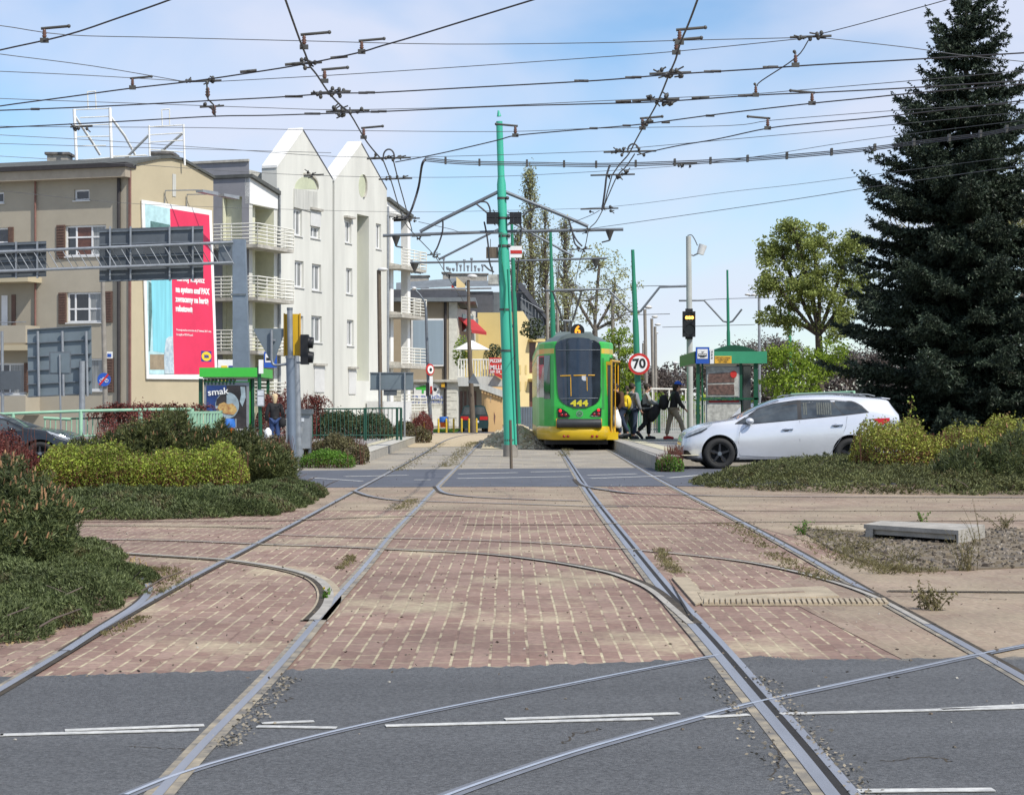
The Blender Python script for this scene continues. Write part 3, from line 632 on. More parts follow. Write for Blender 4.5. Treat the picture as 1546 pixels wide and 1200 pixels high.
# ---------------- plants ----------------
def inpoly(x, y, poly):
 ins = np.zeros(len(x), bool); j = len(poly) - 1
 for i in range(len(poly)):
  xi, yi = poly[i][:2]; xj, yj = poly[j][:2]
  c = ((yi > y) != (yj > y)) & (x < (xj - xi) * (y - yi) / ((yj - yi) or 1e-9) + xi); ins ^= c; j = i
 return ins
def edist(x, y, poly):
 d = np.full(len(x), 1e9)
 for i in range(len(poly)):
  a = np.array(poly[i][:2]); b = np.array(poly[(i + 1) % len(poly)][:2]); ab = b - a; t = np.clip(((x - a[0]) * ab[0] + (y - a[1]) * ab[1]) / (ab @ ab), 0, 1)
  d = np.minimum(d, np.hypot(x - a[0] - t * ab[0], y - a[1] - t * ab[1]))
 return d
def mound(name, poly, H, n, m, label, cat, ln=.05, wd=.012, k=6, ph=0, group=None, edge=.25, parent=None, spread=.75, lift=.6):
 """a low spreading juniper: sprays all over a lumpy mound"""
 xs = [p[0] for p in poly]; ys = [p[1] for p in poly]
 x = rs.uniform(min(xs) - .1, max(xs) + .1, n * 3); y = rs.uniform(min(ys) - .1, max(ys) + .1, n * 3)
 wob = .10 * np.sin(x * 9 + ph) + .10 * np.sin(y * 7 + x * 4 + ph)
 e = edist(x, y, poly) * np.where(inpoly(x, y, poly), 1, -1) + wob * .8
 kp = e > 0; x, y, e = x[kp][:n], y[kp][:n], e[kp][:n]
 lum = 1 + .22 * np.sin(x * 5.1 + ph) * np.sin(y * 4.3 + 1) + .18 * np.sin(x * 11 + y * 9 + ph) + .12 * np.sin(x * 23 - y * 17)
 z = H * (1 - np.exp(-e / edge)) * lum * (1 - .5 * rs.rand(len(x)) ** 2.5)
 C = np.stack([x, y, np.maximum(z, .015)], 1)
 gx = np.cos(x * 3.1 + y * 2 + ph) ; gy = -.5 + np.sin(y * 2.7 + x + ph) * .6
 D = unit(np.stack([gx, gy, np.full(len(x), lift)], 1))
 base = (float(np.mean(x)), float(np.mean(y)), 0)
 root = parent or thing(name, label, cat, base, group)
 dd = (np.sin(x * 2.3 + ph) * np.sin(y * 2.9 + ph * .7) + .3 * np.sin(x * 9) > .62) & (rs.rand(len(x)) < .6)
 qmesh('foliage', sprays(C[~dd], D[~dd], ln, wd, k, spread), m, 4, root); qmesh('brown_foliage', sprays(C[dd], D[dd], ln, wd, k, spread), 'hedge_olive', 4, root)
 # woody litter under it
 mb = MB(); 
 for i in range(60):
  q = rs.randint(len(x)); a = rs.rand() * 6.28; p = Vector((x[q], y[q], .02)); mb.tube([p, p + Vector((math.cos(a) * .15, math.sin(a) * .15, H * .5)), p + Vector((math.cos(a) * .3, math.sin(a) * .3, H * .8))], [.008, .006, .003], 'twig_brown', 4, False)
 mb.build('stem', root)
 return root
nearp = gp((-160, 1010), (-60, 985), (0, 968), (60, 962), (130, 936), (190, 905), (218, 876), (190, 850), (135, 826), (40, 810), (-160, 820))
mound('juniper', nearp, .17, 62000, 'juniper', 'low spreading dark green juniper at the lower left edge of the picture', 'juniper', .030, .0075, 6, 0, edge=.18, spread=1.0)
strip = gp((20, 800), (135, 786), (250, 785), (330, 782), (400, 779), (440, 773), (475, 760), (490, 748), (470, 736), (440, 731), (380, 745), (300, 760), (20, 762))
strip = [(p[0], p[1] + (0.0 if p[1] < 27 else 0)) for p in strip]
mound('juniper', strip, .20, 46000, 'juniper', 'long low juniper strip in front of the yellow leaved hedge on the left', 'juniper', .045, .012, 5, 2, edge=.3, spread=.95)
rstrip = gp((1046, 729), (1058, 734), (1120, 739), (1200, 743), (1300, 746), (1420, 747), (1700, 750), (1700, 712), (1420, 708), (1200, 708), (1125, 712))
mound('juniper', rstrip, .26, 44000, 'juniper_olive', 'long low olive green juniper bed in front of the white car', 'juniper', .052, .014, 5, 5, edge=.5, spread=.95)
# litter at the edges of the beds
def litter(name, poly, n, label):
 xs = [p[0] for p in poly]; ys = [p[1] for p in poly]; x = rs.uniform(min(xs), max(xs), n * 6); y = rs.uniform(min(ys), max(ys), n * 6); e = edist(x, y, poly)
 kp = (e < .16) & (~inpoly(x, y, poly)); x, y = x[kp][:n], y[kp][:n]
 o = qmesh(name, leaves(np.stack([x, y, np.full(len(x), .012)], 1), .03, .012), 'leaf_dry', 4, None, (float(x.mean()), float(y.mean()), 0)); o['kind'] = 'stuff'; tag(o, label, 'leaf litter')
litter('leaf_litter', nearp, 1500, 'dry brown litter along the edge of the nearest juniper')
litter('leaf_litter', rstrip, 1500, 'dry brown litter along the edge of the right juniper bed')

def pine_bush(name, base, ells, n, m, label, ln=.05, wd=.006, cand=.55, sh=.13, nb=26, tipc='candle', group=None):
 root = thing(name, label, 'pine shrub', base, group)
 C, Nn = blob(n, ells, shell=.45, lump=.16, k=5)
 D = unit(Nn * .55 + np.array([0, 0, 1.0]) + rdir(len(C)) * .22)
 t = rs.rand(len(C) * nb)[:, None]; C2 = np.repeat(C, nb, 0); D2 = np.repeat(D, nb, 0)
 Q = C2 + D2 * (t - .5) * sh; B = unit(D2 * .75 + rdir(len(Q)) * .8); L_ = ln * (.7 + .6 * rs.rand(len(Q)))[:, None]; v = unit(np.cross(B, rdir(len(Q)))) * wd * .5
 qmesh('needles', np.stack([Q, Q + B * L_ * .5 + v, Q + B * L_, Q + B * L_ * .5 - v], 1), m, 4, root)
 k = (rs.rand(len(C)) < cand * (.4 + .6 * (C[:, 2] > .45 * C[:, 2].max()))) & (Nn[:, 2] > -.1); c = C[k] + D[k] * sh * .45; d = D[k]; u = unit(np.cross(d, rdir(len(c)))); w = np.cross(d, u); hl = (.028 + .03 * rs.rand(len(c)))[:, None] * (sh / .13); rr = .0095 * (sh / .13)
 fs = []
 for a in range(3):
  a0, a1 = a * 2.094, (a + 1) * 2.094; e0 = u * math.cos(a0) + w * math.sin(a0); e1 = u * math.cos(a1) + w * math.sin(a1)
  fs.append(np.stack([c + e0 * rr, c + e1 * rr, c + d * hl + e1 * rr * .5, c + d * hl + e0 * rr * .5], 1))
 qmesh('candle', np.concatenate(fs), tipc, 4, root)
 mb = MB(); b = Vector(base)
 for e in ells[:6]:
  tgt = Vector(e[:3]); mb.tube([b + Vector((rs.uniform(-.1, .1), 0, 0)), b.lerp(tgt, .5) + Vector((0, 0, .05)), tgt], [.03, .02, .01], 'bark', 5, False)
 mb.build('stem', root); return root
pine_bush('mountain_pine', (-3.75, 14.6, 0), [(-4.35, 14.8, .44, .75, .7, .48), (-3.66, 14.5, .40, .42, .6, .42), (-3.38, 14.2, .28, .22, .5, .34), (-4.35, 13.8, .32, .6, .5, .42), (-3.75, 13.7, .24, .42, .5, .32), (-3.9, 13.3, .16, .4, .4, .26)], 4600, 'pine_needles',
    'dark green mountain pine with upright tan candles in the left foreground', .05, .0085, .55, .12, 34)
# the pines behind the yellow hedge
Yp = 31.5
for (x0, x1, top, lb) in [(85, 175, 668, 'pine shrub just right of the red leaved bush on the left'), (165, 235, 642, 'upright pine shrub in front of the light green railing'), (215, 300, 620, 'tallest pine shrub, in front of the light green railing end'),
        (285, 360, 642, 'pine shrub in front of the left shelter poster'), (340, 405, 655, 'pine shrub left of the grey signal pole, the farther one'), (375, 438, 678, 'low pine shrub right beside the grey signal pole')]:
 cx = Xa((x0 + x1) / 2, Yp); w = (x1 - x0) / 2 / F * Yp * 1.25; h = Za(top, Yp)
 pine_bush('mountain_pine', (cx, Yp, 0), [(cx, Yp, h * .45, w, .8, h * .52), (cx - w * .5, Yp - .3, h * .38, w * .6, .6, h * .42), (cx + w * .5, Yp - .3, h * .36, w * .6, .6, h * .40)], 1000, 'pine_olive', lb, .085, .014, .16, .16, 30, group='pine shrubs behind the yellow hedge')
for (x0, x1, top, bot, lb) in [(1425, 1500, 672, 742, 'dark pine shrub at the right end of the yellow hedge'), (1490, 1590, 650, 742, 'dark pine shrub at the right edge of the picture')]:
 cx = Xa((x0 + x1) / 2, 30.3); w = (x1 - x0) / 2 / F * 30.3 * 1.2; h = Za(top, 30.3)
 pine_bush('mountain_pine', (cx, 30.3, 0), [(cx, 30.3, h * .42, w, .6, h * .55), (cx - w * .4, 30.0, h * .3, w * .7, .5, h * .4)], 800, 'pine_needles', lb, .08, .011, .06, .18, 24, group='dark pines under the spruce')

def hedge(name, x0, x1, Y0, Y1, h, n, m, label, cat, ls, top=.1, low=None, stem=None, nst=120, shell=.35, group=None, hl=1.0):
 """a loose hedge: rows of leafy stems filling a rounded box"""
 c = ((x0 + x1) / 2, (Y0 + Y1) / 2, 0); root = thing(name, label, cat, c, group)
 x = rs.uniform(x0, x1, n); t = rs.rand(n); Yc, Yh = (Y0 + Y1) / 2, (Y1 - Y0) / 2
 a = np.pi * rs.rand(n); bump = 1 + top * np.sin(x * 3.1 + 1) + top * .7 * np.sin(x * 7.7) + top * .5 * np.sin(x * 17); r = 1 - shell * rs.rand(n) ** 1.5
 ey = np.clip(np.minimum(x - x0, x1 - x) / (.35 * hl), 0, 1) ** .5
 yy = Yc + Yh * np.sign(np.cos(a)) * np.abs(np.cos(a)) ** .6 * r * (.4 + .6 * ey); zz = h * np.abs(np.sin(a)) ** .5 * r * bump * (.45 + .55 * ey)
 C = np.stack([x, yy + rs.normal(size=n) * .03, np.maximum(zz + rs.normal(size=n) * .025, .02)], 1)
 qmesh('foliage', leaves(C, ls, ls * .6), m, 4, root)
 if low: k = (C[:, 2] < h * .62) & (rs.rand(n) < .30); qmesh('lower_foliage', leaves(C[k] + np.array([0, -.03, 0]), ls * .8, ls * .4), low, 4, root)
 k = rs.rand(n) < .07; T2 = C[k & (C[:, 2] > h * .6)]; T2 = T2 + np.stack([rs.normal(size=len(T2)) * .02, rs.normal(size=len(T2)) * .02, .20 * rs.rand(len(T2)) ** 2 * h], 1); qmesh('foliage', leaves(T2, ls * 1.1, ls * .6), m, 4, root)
 mb = MB()
 for i in range(nst):
  xx = rs.uniform(x0 + .05, x1 - .05); y_ = Yc + rs.uniform(-.7, .7) * Yh; hh = h * rs.uniform(.7, 1.0); dx = rs.uniform(-.12, .12)
  mb.tube([(xx, y_, 0), (xx + dx * .5, y_ - .05, hh * .5), (xx + dx, y_ - .05, hh)], [.007, .005, .003], stem or 'twig_red', 4, False)
 mb.build('stem', root); return root
hedge('spirea_hedge', Xa(38, 26.5), Xa(368, 27), 26.3, 28.2, .66, 40000, 'spirea', 'yellow leaved spirea hedge behind the long juniper strip on the left', 'hedge', .035, .11, nst=260, low='barberry')
hedge('spirea_hedge', Xa(1288, 33.5), Xa(1600, 33.5), 32.6, 34.6, .90, 30000, 'spirea_tan', 'olive yellow spirea hedge in front of the rear of the white car', 'hedge', .045, .14, nst=300, low='barberry')
# loose shoots above the right hedge
root = thing('spirea_shoot', 'tall thin leafy shoot above the right yellow hedge, beside the spruce', 'shoot', (Xa(1370, 34), 34, 0))
mb = MB(); p0 = Vector((Xa(1372, 34), 34, .5)); mb.tube([p0, P(1373, 640, 34), P(1377, 602, 34)], [.008, .006, .003], 'twig_red', 4, False); mb.build('stem', root)
Cq = np.array([list(Vector(p0).lerp(P(1377, 602, 34), t)) for t in np.linspace(.25, 1, 60)]) + rs.normal(size=(60, 3)) * .045; qmesh('foliage', leaves(Cq, .06, .04), 'spirea', 4, root)
hedge('barberry_bush', Xa(-60, 27.2), Xa(52, 27.2), 26.3, 28.2, .98, 9000, 'barberry', 'dark red barberry bush at the left edge of the picture', 'barberry', .035, .12)
hedge('barberry_bush', Xa(140, 43), Xa(330, 43), 42, 44, .97, 6000, 'barberry', 'long dark red barberry behind the light green railing', 'barberry', .05, .2)
hedge('barberry_bush', Xa(385, 64), Xa(478, 64), 63, 66, 1.85, 7000, 'barberry', 'broad dark red barberry mound behind the woman in black', 'barberry', .07, .12, hl=3)
hedge('barberry_bush', Xa(620, 88), Xa(653, 88), 87, 90, 1.05, 2000, 'barberry', 'small dark red barberry behind the yellow chain posts', 'barberry', .08, .1, hl=2)
def arch_twigs(parent_name, label, x0, x1, Y, z0, n, ln, m='twig_red'):
 root = thing('barberry_bush', label, 'barberry', ((x0 + x1) / 2, Y, 0)); mb = MB(); Cs = []
 for i in range(n):
  x = rs.uniform(x0, x1); dx = rs.uniform(-1, 1) * ln; z = z0 + rs.uniform(-.1, .1); pts = spline([(x, Y, z), (x + dx * .4, Y - .1, z + ln * .6), (x + dx * .8, Y - .15, z + ln * .7), (x + dx * 1.2, Y - .2, z + ln * .4)], 4)
  mb.tube(pts, .008, m, 4, False); Cs += [list(p) for p in pts for _ in range(4)]
 mb.build('stem', root); qmesh('foliage', leaves(np.array(Cs) + rs.normal(size=(len(Cs), 3)) * .03, .05, .03), 'barberry', 4, root)
arch_twigs('', 'arching red barberry shoots in front of the tan building, behind the railing', Xa(150, 46), Xa(300, 46), 46, .85, 110, .55)
arch_twigs('', 'arching red shoots over the barberry mound beside the grey signal pole', Xa(440, 60), Xa(480, 60), 62, 1.1, 30, .6)
hedge('clipped_hedge', Xa(470, 66), Xa(590, 66), 65, 68, 1.05, 15000, 'hedge_dark', 'dark green hedge behind the green picket fence', 'hedge', .07, .06, 'twig_brown')
hedge('clipped_hedge', Xa(575, 70), Xa(650, 70), 69, 72, .75, 7000, 'hedge_olive', 'olive hedge end behind the left platform', 'hedge', .07, .12, 'twig_brown', hl=4)
hedge('clipped_hedge', Xa(455, 43.5), Xa(552, 43.5), 42.8, 45.4, .62, 14000, 'hedge_olive', 'brownish olive hedge beside the start of the left platform', 'hedge', .05, .08, 'twig_brown', hl=2.5)
hedge('clipped_hedge', Xa(452, 41.2), Xa(534, 41.2), 40.8, 42.0, .32, 7000, 'box_green', 'low bright green box hedge at the street edge on the left', 'hedge', .035, .06, 'twig_brown')
hedge('box_bush', Xa(990, 39), Xa(1030, 39), 38.2, 39.6, .36, 6000, 'box_green', 'small bright green box bush at the nose of the white car', 'bush', .035, .08, 'twig_brown', hl=1.2)
hedge('barberry_bush', Xa(1005, 40.5), Xa(1030, 40.5), 40, 41, .50, 1500, 'barberry', 'thin reddish shrub behind the small bright green box bush', 'shrub', .03, .3, 'twig_red')
hedge('clipped_hedge', Xa(380, 36.5), Xa(436, 36.5), 36, 38, .75, 7000, 'hedge_olive', 'olive hedge behind the low pines beside the grey signal pole', 'hedge', .05, .1, 'twig_brown')
hedge('clipped_hedge', Xa(1143, 95), Xa(1290, 95), 94, 96, 1.0, 4000, 'hedge_dark', 'far dark hedge behind the white car', 'hedge', .1, .1, 'twig_brown')

# weeds
def weed(name, px, py, h, n, label, m='weed', spread=.12, ls=.02, fl=0, cat='weed', lw=None):
 b = G(px, py); root = thing(name, label, cat, b); mb = MB(); Cs = []; T = []
 for i in range(n):
  d = Vector((rs.normal() * spread, rs.normal() * spread * .8, h * rs.uniform(.6, 1.1))); o = b + Vector((rs.normal() * spread * .35, rs.normal() * spread * .3, 0))
  pts = [o, o + d * .5 + Vector((0, 0, h * .1)), o + d]; mb.tube(pts, [.0025, .002, .001], 'weed', 3, False); T.append(list(o + d))
  for t in np.linspace(.15, 1, 9): Cs.append(list(o + d * t))
 mb.build('stem', root); Cs = np.array(Cs); qmesh('foliage', leaves(Cs + rs.normal(size=Cs.shape) * ls * .4, ls * 1.6, lw or ls * .6), m, 4, root)
 if fl: T = np.array(T[:fl]); qmesh('flower', sprays(T, np.tile([0, -.3, .8], (len(T), 1)), .012, .008, 14, 1.2), 'flower', 4, root)
weed('dandelion', 490, 905, .07, 8, 'small dandelion with a yellow flower growing in the curved rail groove', 'grass_green', .018, .018, 2, 'dandelion')
weed('weed_tuft', 1400, 920, .16, 14, 'leafy weed tuft in the paving right of the rightmost rail', spread=.06, ls=.022)
weed('weed_tuft', 1413, 922, .14, 12, 'second leafy weed tuft in the paving, the right one of the pair', 'weed', .05, .022)
weed('weed_tuft', 1458, 862, .30, 26, 'tall grassy weed at the right end of the concrete slab', 'weed', .09, .02, lw=.006)
weed('dry_stalk', 1478, 826, .42, 5, 'tall dry brown stalks behind the right end of the concrete slab', 'barberry', .07, .012, cat='stalk', lw=.004)
weed('weed_tuft', 1212, 808, .14, 16, 'small bright green weed left of the manhole cover', 'grass_green', .06, .02)
weed('weed_tuft', 1392, 788, .12, 10, 'small green sprout behind the concrete slab', 'grass_green', .04, .02)
weed('weed_tuft', 1365, 850, .14, 22, 'grass tuft in front of the concrete slab', 'weed', .12, .02, lw=.006)
weed('weed_tuft', 1300, 832, .12, 26, 'grass tuft left of the front of the concrete slab', 'weed', .14, .02, lw=.006)
weed('weed_tuft', 1335, 866, .10, 22, 'low grass at the front edge of the gravel', 'weed', .13, .02, lw=.006)
weed('weed_tuft', 1515, 800, .16, 16, 'weed at the right picture edge behind the gravel', 'weed', .10, .02)
def grassy(name, pts, n, w, h, label, m='weed'):
 P_ = spline([G(*p) for p in pts], 8); A = np.array([list(p) for p in P_]); i = rs.randint(0, len(A) - 1, n); t = rs.rand(n)[:, None]; C = A[i] * (1 - t) + A[i + 1] * t + np.stack([rs.normal(size=n) * w, rs.normal(size=n) * w, np.zeros(n)], 1); C[:, 2] = .012
 o = qmesh(name, sprays(C, np.tile([0, 0, 1.0], (n, 1)), h * .6, .005, 6, .9) , m, 4, None, tuple(A[len(A) // 2])); o['kind'] = 'stuff'; tag(o, label, 'grass')
grassy('grass', [(232, 900), (260, 880), (240, 862), (215, 866)], 260, .08, .05, 'sparse dry grass beside the left rail junction')
grassy('grass', [(160, 962), (195, 945), (215, 935)], 130, .03, .03, 'grass line along the leftmost rail')
grassy('grass', [(1100, 792), (1130, 808), (1160, 830)], 240, .07, .04, 'dry grass between rightmost rails behind the switch')
grassy('grass', [(1165, 838), (1200, 858), (1250, 878)], 240, .06, .04, 'dry grass inside the rightmost rail')
grassy('grass', [(998, 832), (1005, 850), (1020, 868)], 240, .035, .045, 'grass tufts right of the open groove rail')
grassy('grass', [(1240, 800), (1262, 828), (1310, 852), (1375, 866)], 700, .14, .06, 'green fringe of grass round the gravel patch')
grassy('grass', [(512, 862), (528, 850), (530, 842)], 120, .025, .04, 'small grass tufts inside the second rail')
grassy('grass', [(600, 771), (612, 764), (625, 756)], 160, .07, .05, 'green tufts beside the second rail near the street')
grassy('grass', [(672, 706), (690, 690), (706, 675), (718, 668)], 600, .12, .08, 'grass growing along the second rail beyond the street', 'weed')
grassy('grass', [(850, 690), (855, 680), (848, 676)], 200, .1, .1, 'grass at the third rail in front of the tram')
grassy('grass', [(596, 712), (640, 688), (668, 670)], 300, .12, .07, 'thin grass inside the leftmost rail beyond the street')

# ---------------- trees ----------------
def spruce(name, base, H, Rm, label):
 root = thing(name, label, 'spruce', base); b = Vector(base); mb = MB()
 mb.tube([b, b + Vector((.03, 0, H * .5)), b + Vector((-.02, 0, H * .8)), b + Vector((0, 0, H))], [.22, .14, .06, .01], 'bark', 8, False)
 Q = []; Dv = []; LN = []; z = .5
 while z < H - .15:
  f = z / H; Rr = (1.1 if f < .75 else .95) * Rm * (1 - f) ** .62 * (.9 if f > .15 else .8 + f); Rr = min(Rr, Rm * 1.05) ; nb = 8 if f > .8 else 9 if f > .5 else 10
  for k in range(nb):
   a = rs.rand() * 6.283; Lb = Rr * rs.uniform(.62, 1.12); d = np.array([math.cos(a), math.sin(a), 0.0]); rise = .55 if f > .8 else .18 if f > .5 else -.02
   npt = 7; pts = []
   for i in range(npt):
    t = i / (npt - 1); pts.append(np.array(b) + np.array([0, 0, z]) + d * Lb * t + np.array([0, 0, Lb * (rise * t + (.22 * t ** 3) - .18 * t)]))
   if k % 3 == 0: mb.tube([tuple(p) for p in pts], [.02 + .02 * (1 - f)] + [.015] * 4 + [.008, .004], 'bark', 4, False)
   side = np.array([-d[1], d[0], 0]); ntw = max(4, int(Lb / .115))
   for j in range(ntw):
    t = (j + rs.rand()) / ntw; i0 = min(int(t * (npt - 1)), npt - 2); fr = t * (npt - 1) - i0; p = pts[i0] * (1 - fr) + pts[i0 + 1] * fr
    for s in (-1, 1):
     tl = min(.62, Lb * .34) * (1.08 - t) ** .6 * rs.uniform(.6, 1.15) + .10; td = unit((d * .75 + side * s * rs.uniform(.6, 1.1) + np.array([0, 0, rs.uniform(-.32, .18)]))[None])[0]
     nn = max(3, int(tl / .042))
     for q in range(nn): Q.append(p + td * tl * q / nn); Dv.append(td); LN.append(.10)
   e = unit((pts[-1] - pts[-2])[None])[0] + np.array([0, 0, .35]); tip = .10 + .22 * rs.rand() * (1 if f > .3 else .5)
   for q in range(5): Q.append(pts[-1] + e * tip * q / 5); Dv.append(e); LN.append(.055)
  z += .19 + .10 * rs.rand() + (.1 if f > .6 else 0)
 for q in range(14): Q.append(np.array(b) + np.array([0, 0, H - .3 + q * .03])); Dv.append(np.array([0, 0, 1.0])); LN.append(.06)
 Q = np.array(Q); Dv = unit(np.array(Dv)); LN = np.array(LN)
 kk = 7; Q2 = np.repeat(Q, kk, 0); D2 = unit(np.repeat(Dv, kk, 0) * .8 + rdir(len(Q2)) * .85); L2 = (np.repeat(LN, kk) * (.7 + .6 * rs.rand(len(Q2))))[:, None]; v = unit(np.cross(D2, rdir(len(Q2)))) * .016
 qmesh('crown', np.stack([Q2, Q2 + D2 * L2 * .5 + v, Q2 + D2 * L2, Q2 + D2 * L2 * .5 - v], 1), 'spruce', 4, root)
 mb.build('trunk', root); return root
spruce('spruce', (Xa(1460, 47.5), 47.5, 0), 11.5, 3.8, 'tall dark spruce at the right edge of the picture')

def tree(name, base, H, label, bark='bark_grey', leaf='tree_olive', r0=.3, fork=.25, up=.5, lv=4, nl=14, ls=.12, sig=.35, wide=1.0, seed=1, lean=(0, 0), dens=1.0, group=None, cat='tree', nbr=(3, 4), step=.72):
 rr = random.Random(seed); root = thing(name, label, cat, base, group); mb = MB(); tips = []
 def grow(p, d, Ln, r, l):
  pts = [p]; q = p
  for i in range(3):
   d = (d + Vector((rr.uniform(-.2, .2), rr.uniform(-.2, .2), rr.uniform(-.06, .14) * up * 2))).normalized(); q = q + d * Ln / 3; pts.append(q)
  mb.tube(pts, [r, r * .9, r * .8, r * .68], bark, 6 if l > 2 else 4, False)
  if l == 0: tips.append(q); tips.append(pts[2]); return
  if l <= 2: tips.append(q)
  for i in range(rr.randint(*nbr)):
   a = rr.uniform(0, 6.283); s = rr.uniform(.35, .85) * wide; k = Vector((math.cos(a) * s, math.sin(a) * s, 0)); nd = (d * rr.uniform(.5, .9) + k + Vector((0, 0, up * .5))).normalized()
   grow(pts[rr.choice([2, 3, 3])] if i else q, nd, Ln * rr.uniform(step - .12, step + .1), r * .6, l - 1)
 tot = sum(step ** i for i in range(lv + 1)); grow(Vector(base), Vector((lean[0], lean[1], 1)).normalized(), H / tot * 1.12, r0, lv)
 mb.build('trunk', root)
 if nl:
  T = np.array([list(t) for t in tips]); C = np.repeat(T, nl, 0) + rs.normal(size=(len(T) * nl, 3)) * sig
  dd = np.hypot(C[:, 0] - base[0], C[:, 1] - base[1]); zt = base[2] + H * (1.05 - .045 * dd ** 1.6 / max(1, H * .25)) + .5 * np.sin(C[:, 0] * 2.3 + seed) * np.sin(C[:, 1] * 2.1) + .25 * np.sin(C[:, 0] * 5.3); C = C[C[:, 2] < zt]
  qmesh('crown', leaves(C, ls, ls * .62), leaf, 4, root)
 return root
# poplars behind the mast, a leafing tree behind the tram, the big right tree, far trees
def poplar(px, Y, H, w, label, seed, n=3800, leaf='tree_spring'):
 base = (Xa(px, Y), Y, 0); root = thing('poplar', label, 'poplar', base, 'bare poplars behind the mint green mast'); rr = random.Random(seed); mb = MB(); b = Vector(base); C = []
 mb.tube([b, b + Vector((.2, 0, H * .5)), b + Vector((0, 0, H))], [.35, .2, .02], 'bark_grey', 6, False)
 for i in range(210):
  z = H * (.12 + .85 * rr.random()); a = rr.uniform(0, 6.28); f = z / H; Lb = w * (1.25 - f) * rr.uniform(.5, 1.1) * 1.9; d = Vector((math.cos(a) * .30, math.sin(a) * .30, 1)).normalized()
  p = b + Vector((0, 0, z)); pts = [p, p + Vector((d.x * Lb * 1.4, d.y * Lb * 1.4, Lb * .6)), p + Vector((d.x * Lb * 1.8, d.y * Lb * 1.8, Lb * 1.6))]
  if pts[-1].z > H: continue
  mb.tube(pts, [.05, .03, .012], 'twig_brown', 4, False)
  for k in range(int(n / 210)): t = rr.random(); C.append(list(pts[1].lerp(pts[2], t)))
 mb.build('trunk', root); C = np.array(C); qmesh('crown', leaves(C + rs.normal(size=C.shape) * .22, .19, .12), leaf, 4, root)
poplar(800, 170, 22.0, 1.35, 'tallest bare poplar right of the mint green mast', 3, 5200, 'tree_spring')
poplar(782, 174, 17.0, 1.1, 'slim bare poplar partly behind the mint green mast', 5, 2600)
poplar(822, 176, 19.0, 1.1, 'bare poplar just right of the tallest poplar', 6, 2600)
poplar(852, 168, 17.5, 1.2, 'bare poplar between the second green mast and the tram pantograph', 4, 2600)
def ctree(px, Y, label, ells, nc, rc, nl, ls, leaf, r0=.3, bark='bark', cat='tree', lims=9, asp=.75):
 """a tree whose crown is made of many leaf clumps with gaps, limbs reaching for the clumps"""
 s_ = F / Y; base = Vector((Xa(px, Y), Y, 0)); root = thing('tree', label, cat, base); E = [(Xa(x, Y), Y + rs.uniform(-.6, .6), Za(y, Y), rx / s_, rx / s_ * .9, ry / s_) for x, y, rx, ry in ells]
 Cc, _ = blob(nc, E, shell=.75, lump=.1, zmin=.8); mb = MB(); fork = base + Vector((0, 0, min(e[2] - e[5] for e in E) + .3))
 mb.tube([base, base.lerp(fork, .6) + Vector((.08, 0, 0)), fork], [r0, r0 * .85, r0 * .75], bark, 8, False)
 for e in E:
  t_ = Vector(e[:3]); m_ = fork.lerp(t_, .5) + Vector((rs.uniform(-.3, .3), 0, .1)); mb.tube(spline([fork, m_, t_], 3), r0 * .42, bark, 5, False)
  d = np.linalg.norm(Cc - np.array(e[:3]), axis=1)
  for q in Cc[np.argsort(d)[:lims * 3:3]]: mb.tube([t_, t_.lerp(Vector(q), .5) + Vector((0, 0, .12)), Vector(q)], [r0 * .2, r0 * .12, .015], bark, 4, False)
 mb.build('trunk', root); k = len(Cc); R_ = rc * (.6 + .8 * rs.rand(k)); d = rdir(k * nl); C = np.repeat(Cc, nl, 0) + d * (np.repeat(R_, nl) * rs.rand(k * nl) ** .45)[:, None] * np.array([1, 1, asp])
 qmesh('crown', leaves(C, ls, ls * .62), leaf, 4, root); return root
ctree(1236, 100, 'big olive leaved tree between the shelter and the spruce', [(1178, 375, 34, 34), (1225, 368, 42, 26), (1282, 372, 38, 28), (1222, 425, 66, 44), (1285, 430, 36, 50), (1165, 425, 28, 30), (1180, 478, 34, 26), (1262, 490, 30, 26), (1195, 345, 18, 18)], 330, .42, 95, .14, 'tree_olive', .24)
ctree(1215, 84, 'fresh green lower tree in front of the big olive leaved tree', [(1180, 540, 28, 34), (1215, 555, 40, 40), (1250, 545, 34, 36), (1200, 590, 44, 28), (1165, 575, 20, 20)], 150, .36, 60, .12, 'tree_green', .13)
ctree(898, 120, 'sparse leafing tree with crooked grey limbs behind the tram', [(905, 400, 36, 28), (930, 430, 34, 34), (890, 455, 50, 36), (935, 480, 30, 26), (858, 430, 22, 40)], 130, .5, 26, .15, 'tree_spring', .22, 'bark_grey')
ctree(942, 118, 'small fresh green tree behind the round speed sign', [(935, 520, 26, 26), (950, 560, 22, 36), (925, 560, 20, 24)], 70, .45, 60, .15, 'tree_green', .12)
tree('tree', (Xa(1535, 80), 80, 0), 10.5, 'yellow green tree showing behind the right side of the spruce', leaf='tree_spring', lv=5, nl=10, ls=.14, sig=.4, wide=1.1, seed=14, r0=.2)
for i, (px, Y, H, s, lb) in enumerate([(1012, 200, 5.5, 31, 'far bare brown tree left of the tram signal pole'), (1068, 210, 7.5, 32, 'far bare brown tree directly behind the tram stop sign'), (1140, 190, 8.5, 33, 'far bare brown tree right of the shelter roof'),
            (975, 220, 6.5, 34, 'far bare tree behind the row of street lamps'), (1300, 180, 7.0, 36, 'far bare brown tree at the left foot of the spruce')]):
 tree('bare_tree', (Xa(px, Y), Y, 0), H, lb, bark='twig_brown', leaf='far_brown', lv=5, nl=3, ls=.22, sig=.4, wide=1.5, seed=s, r0=.22, group='far bare trees')
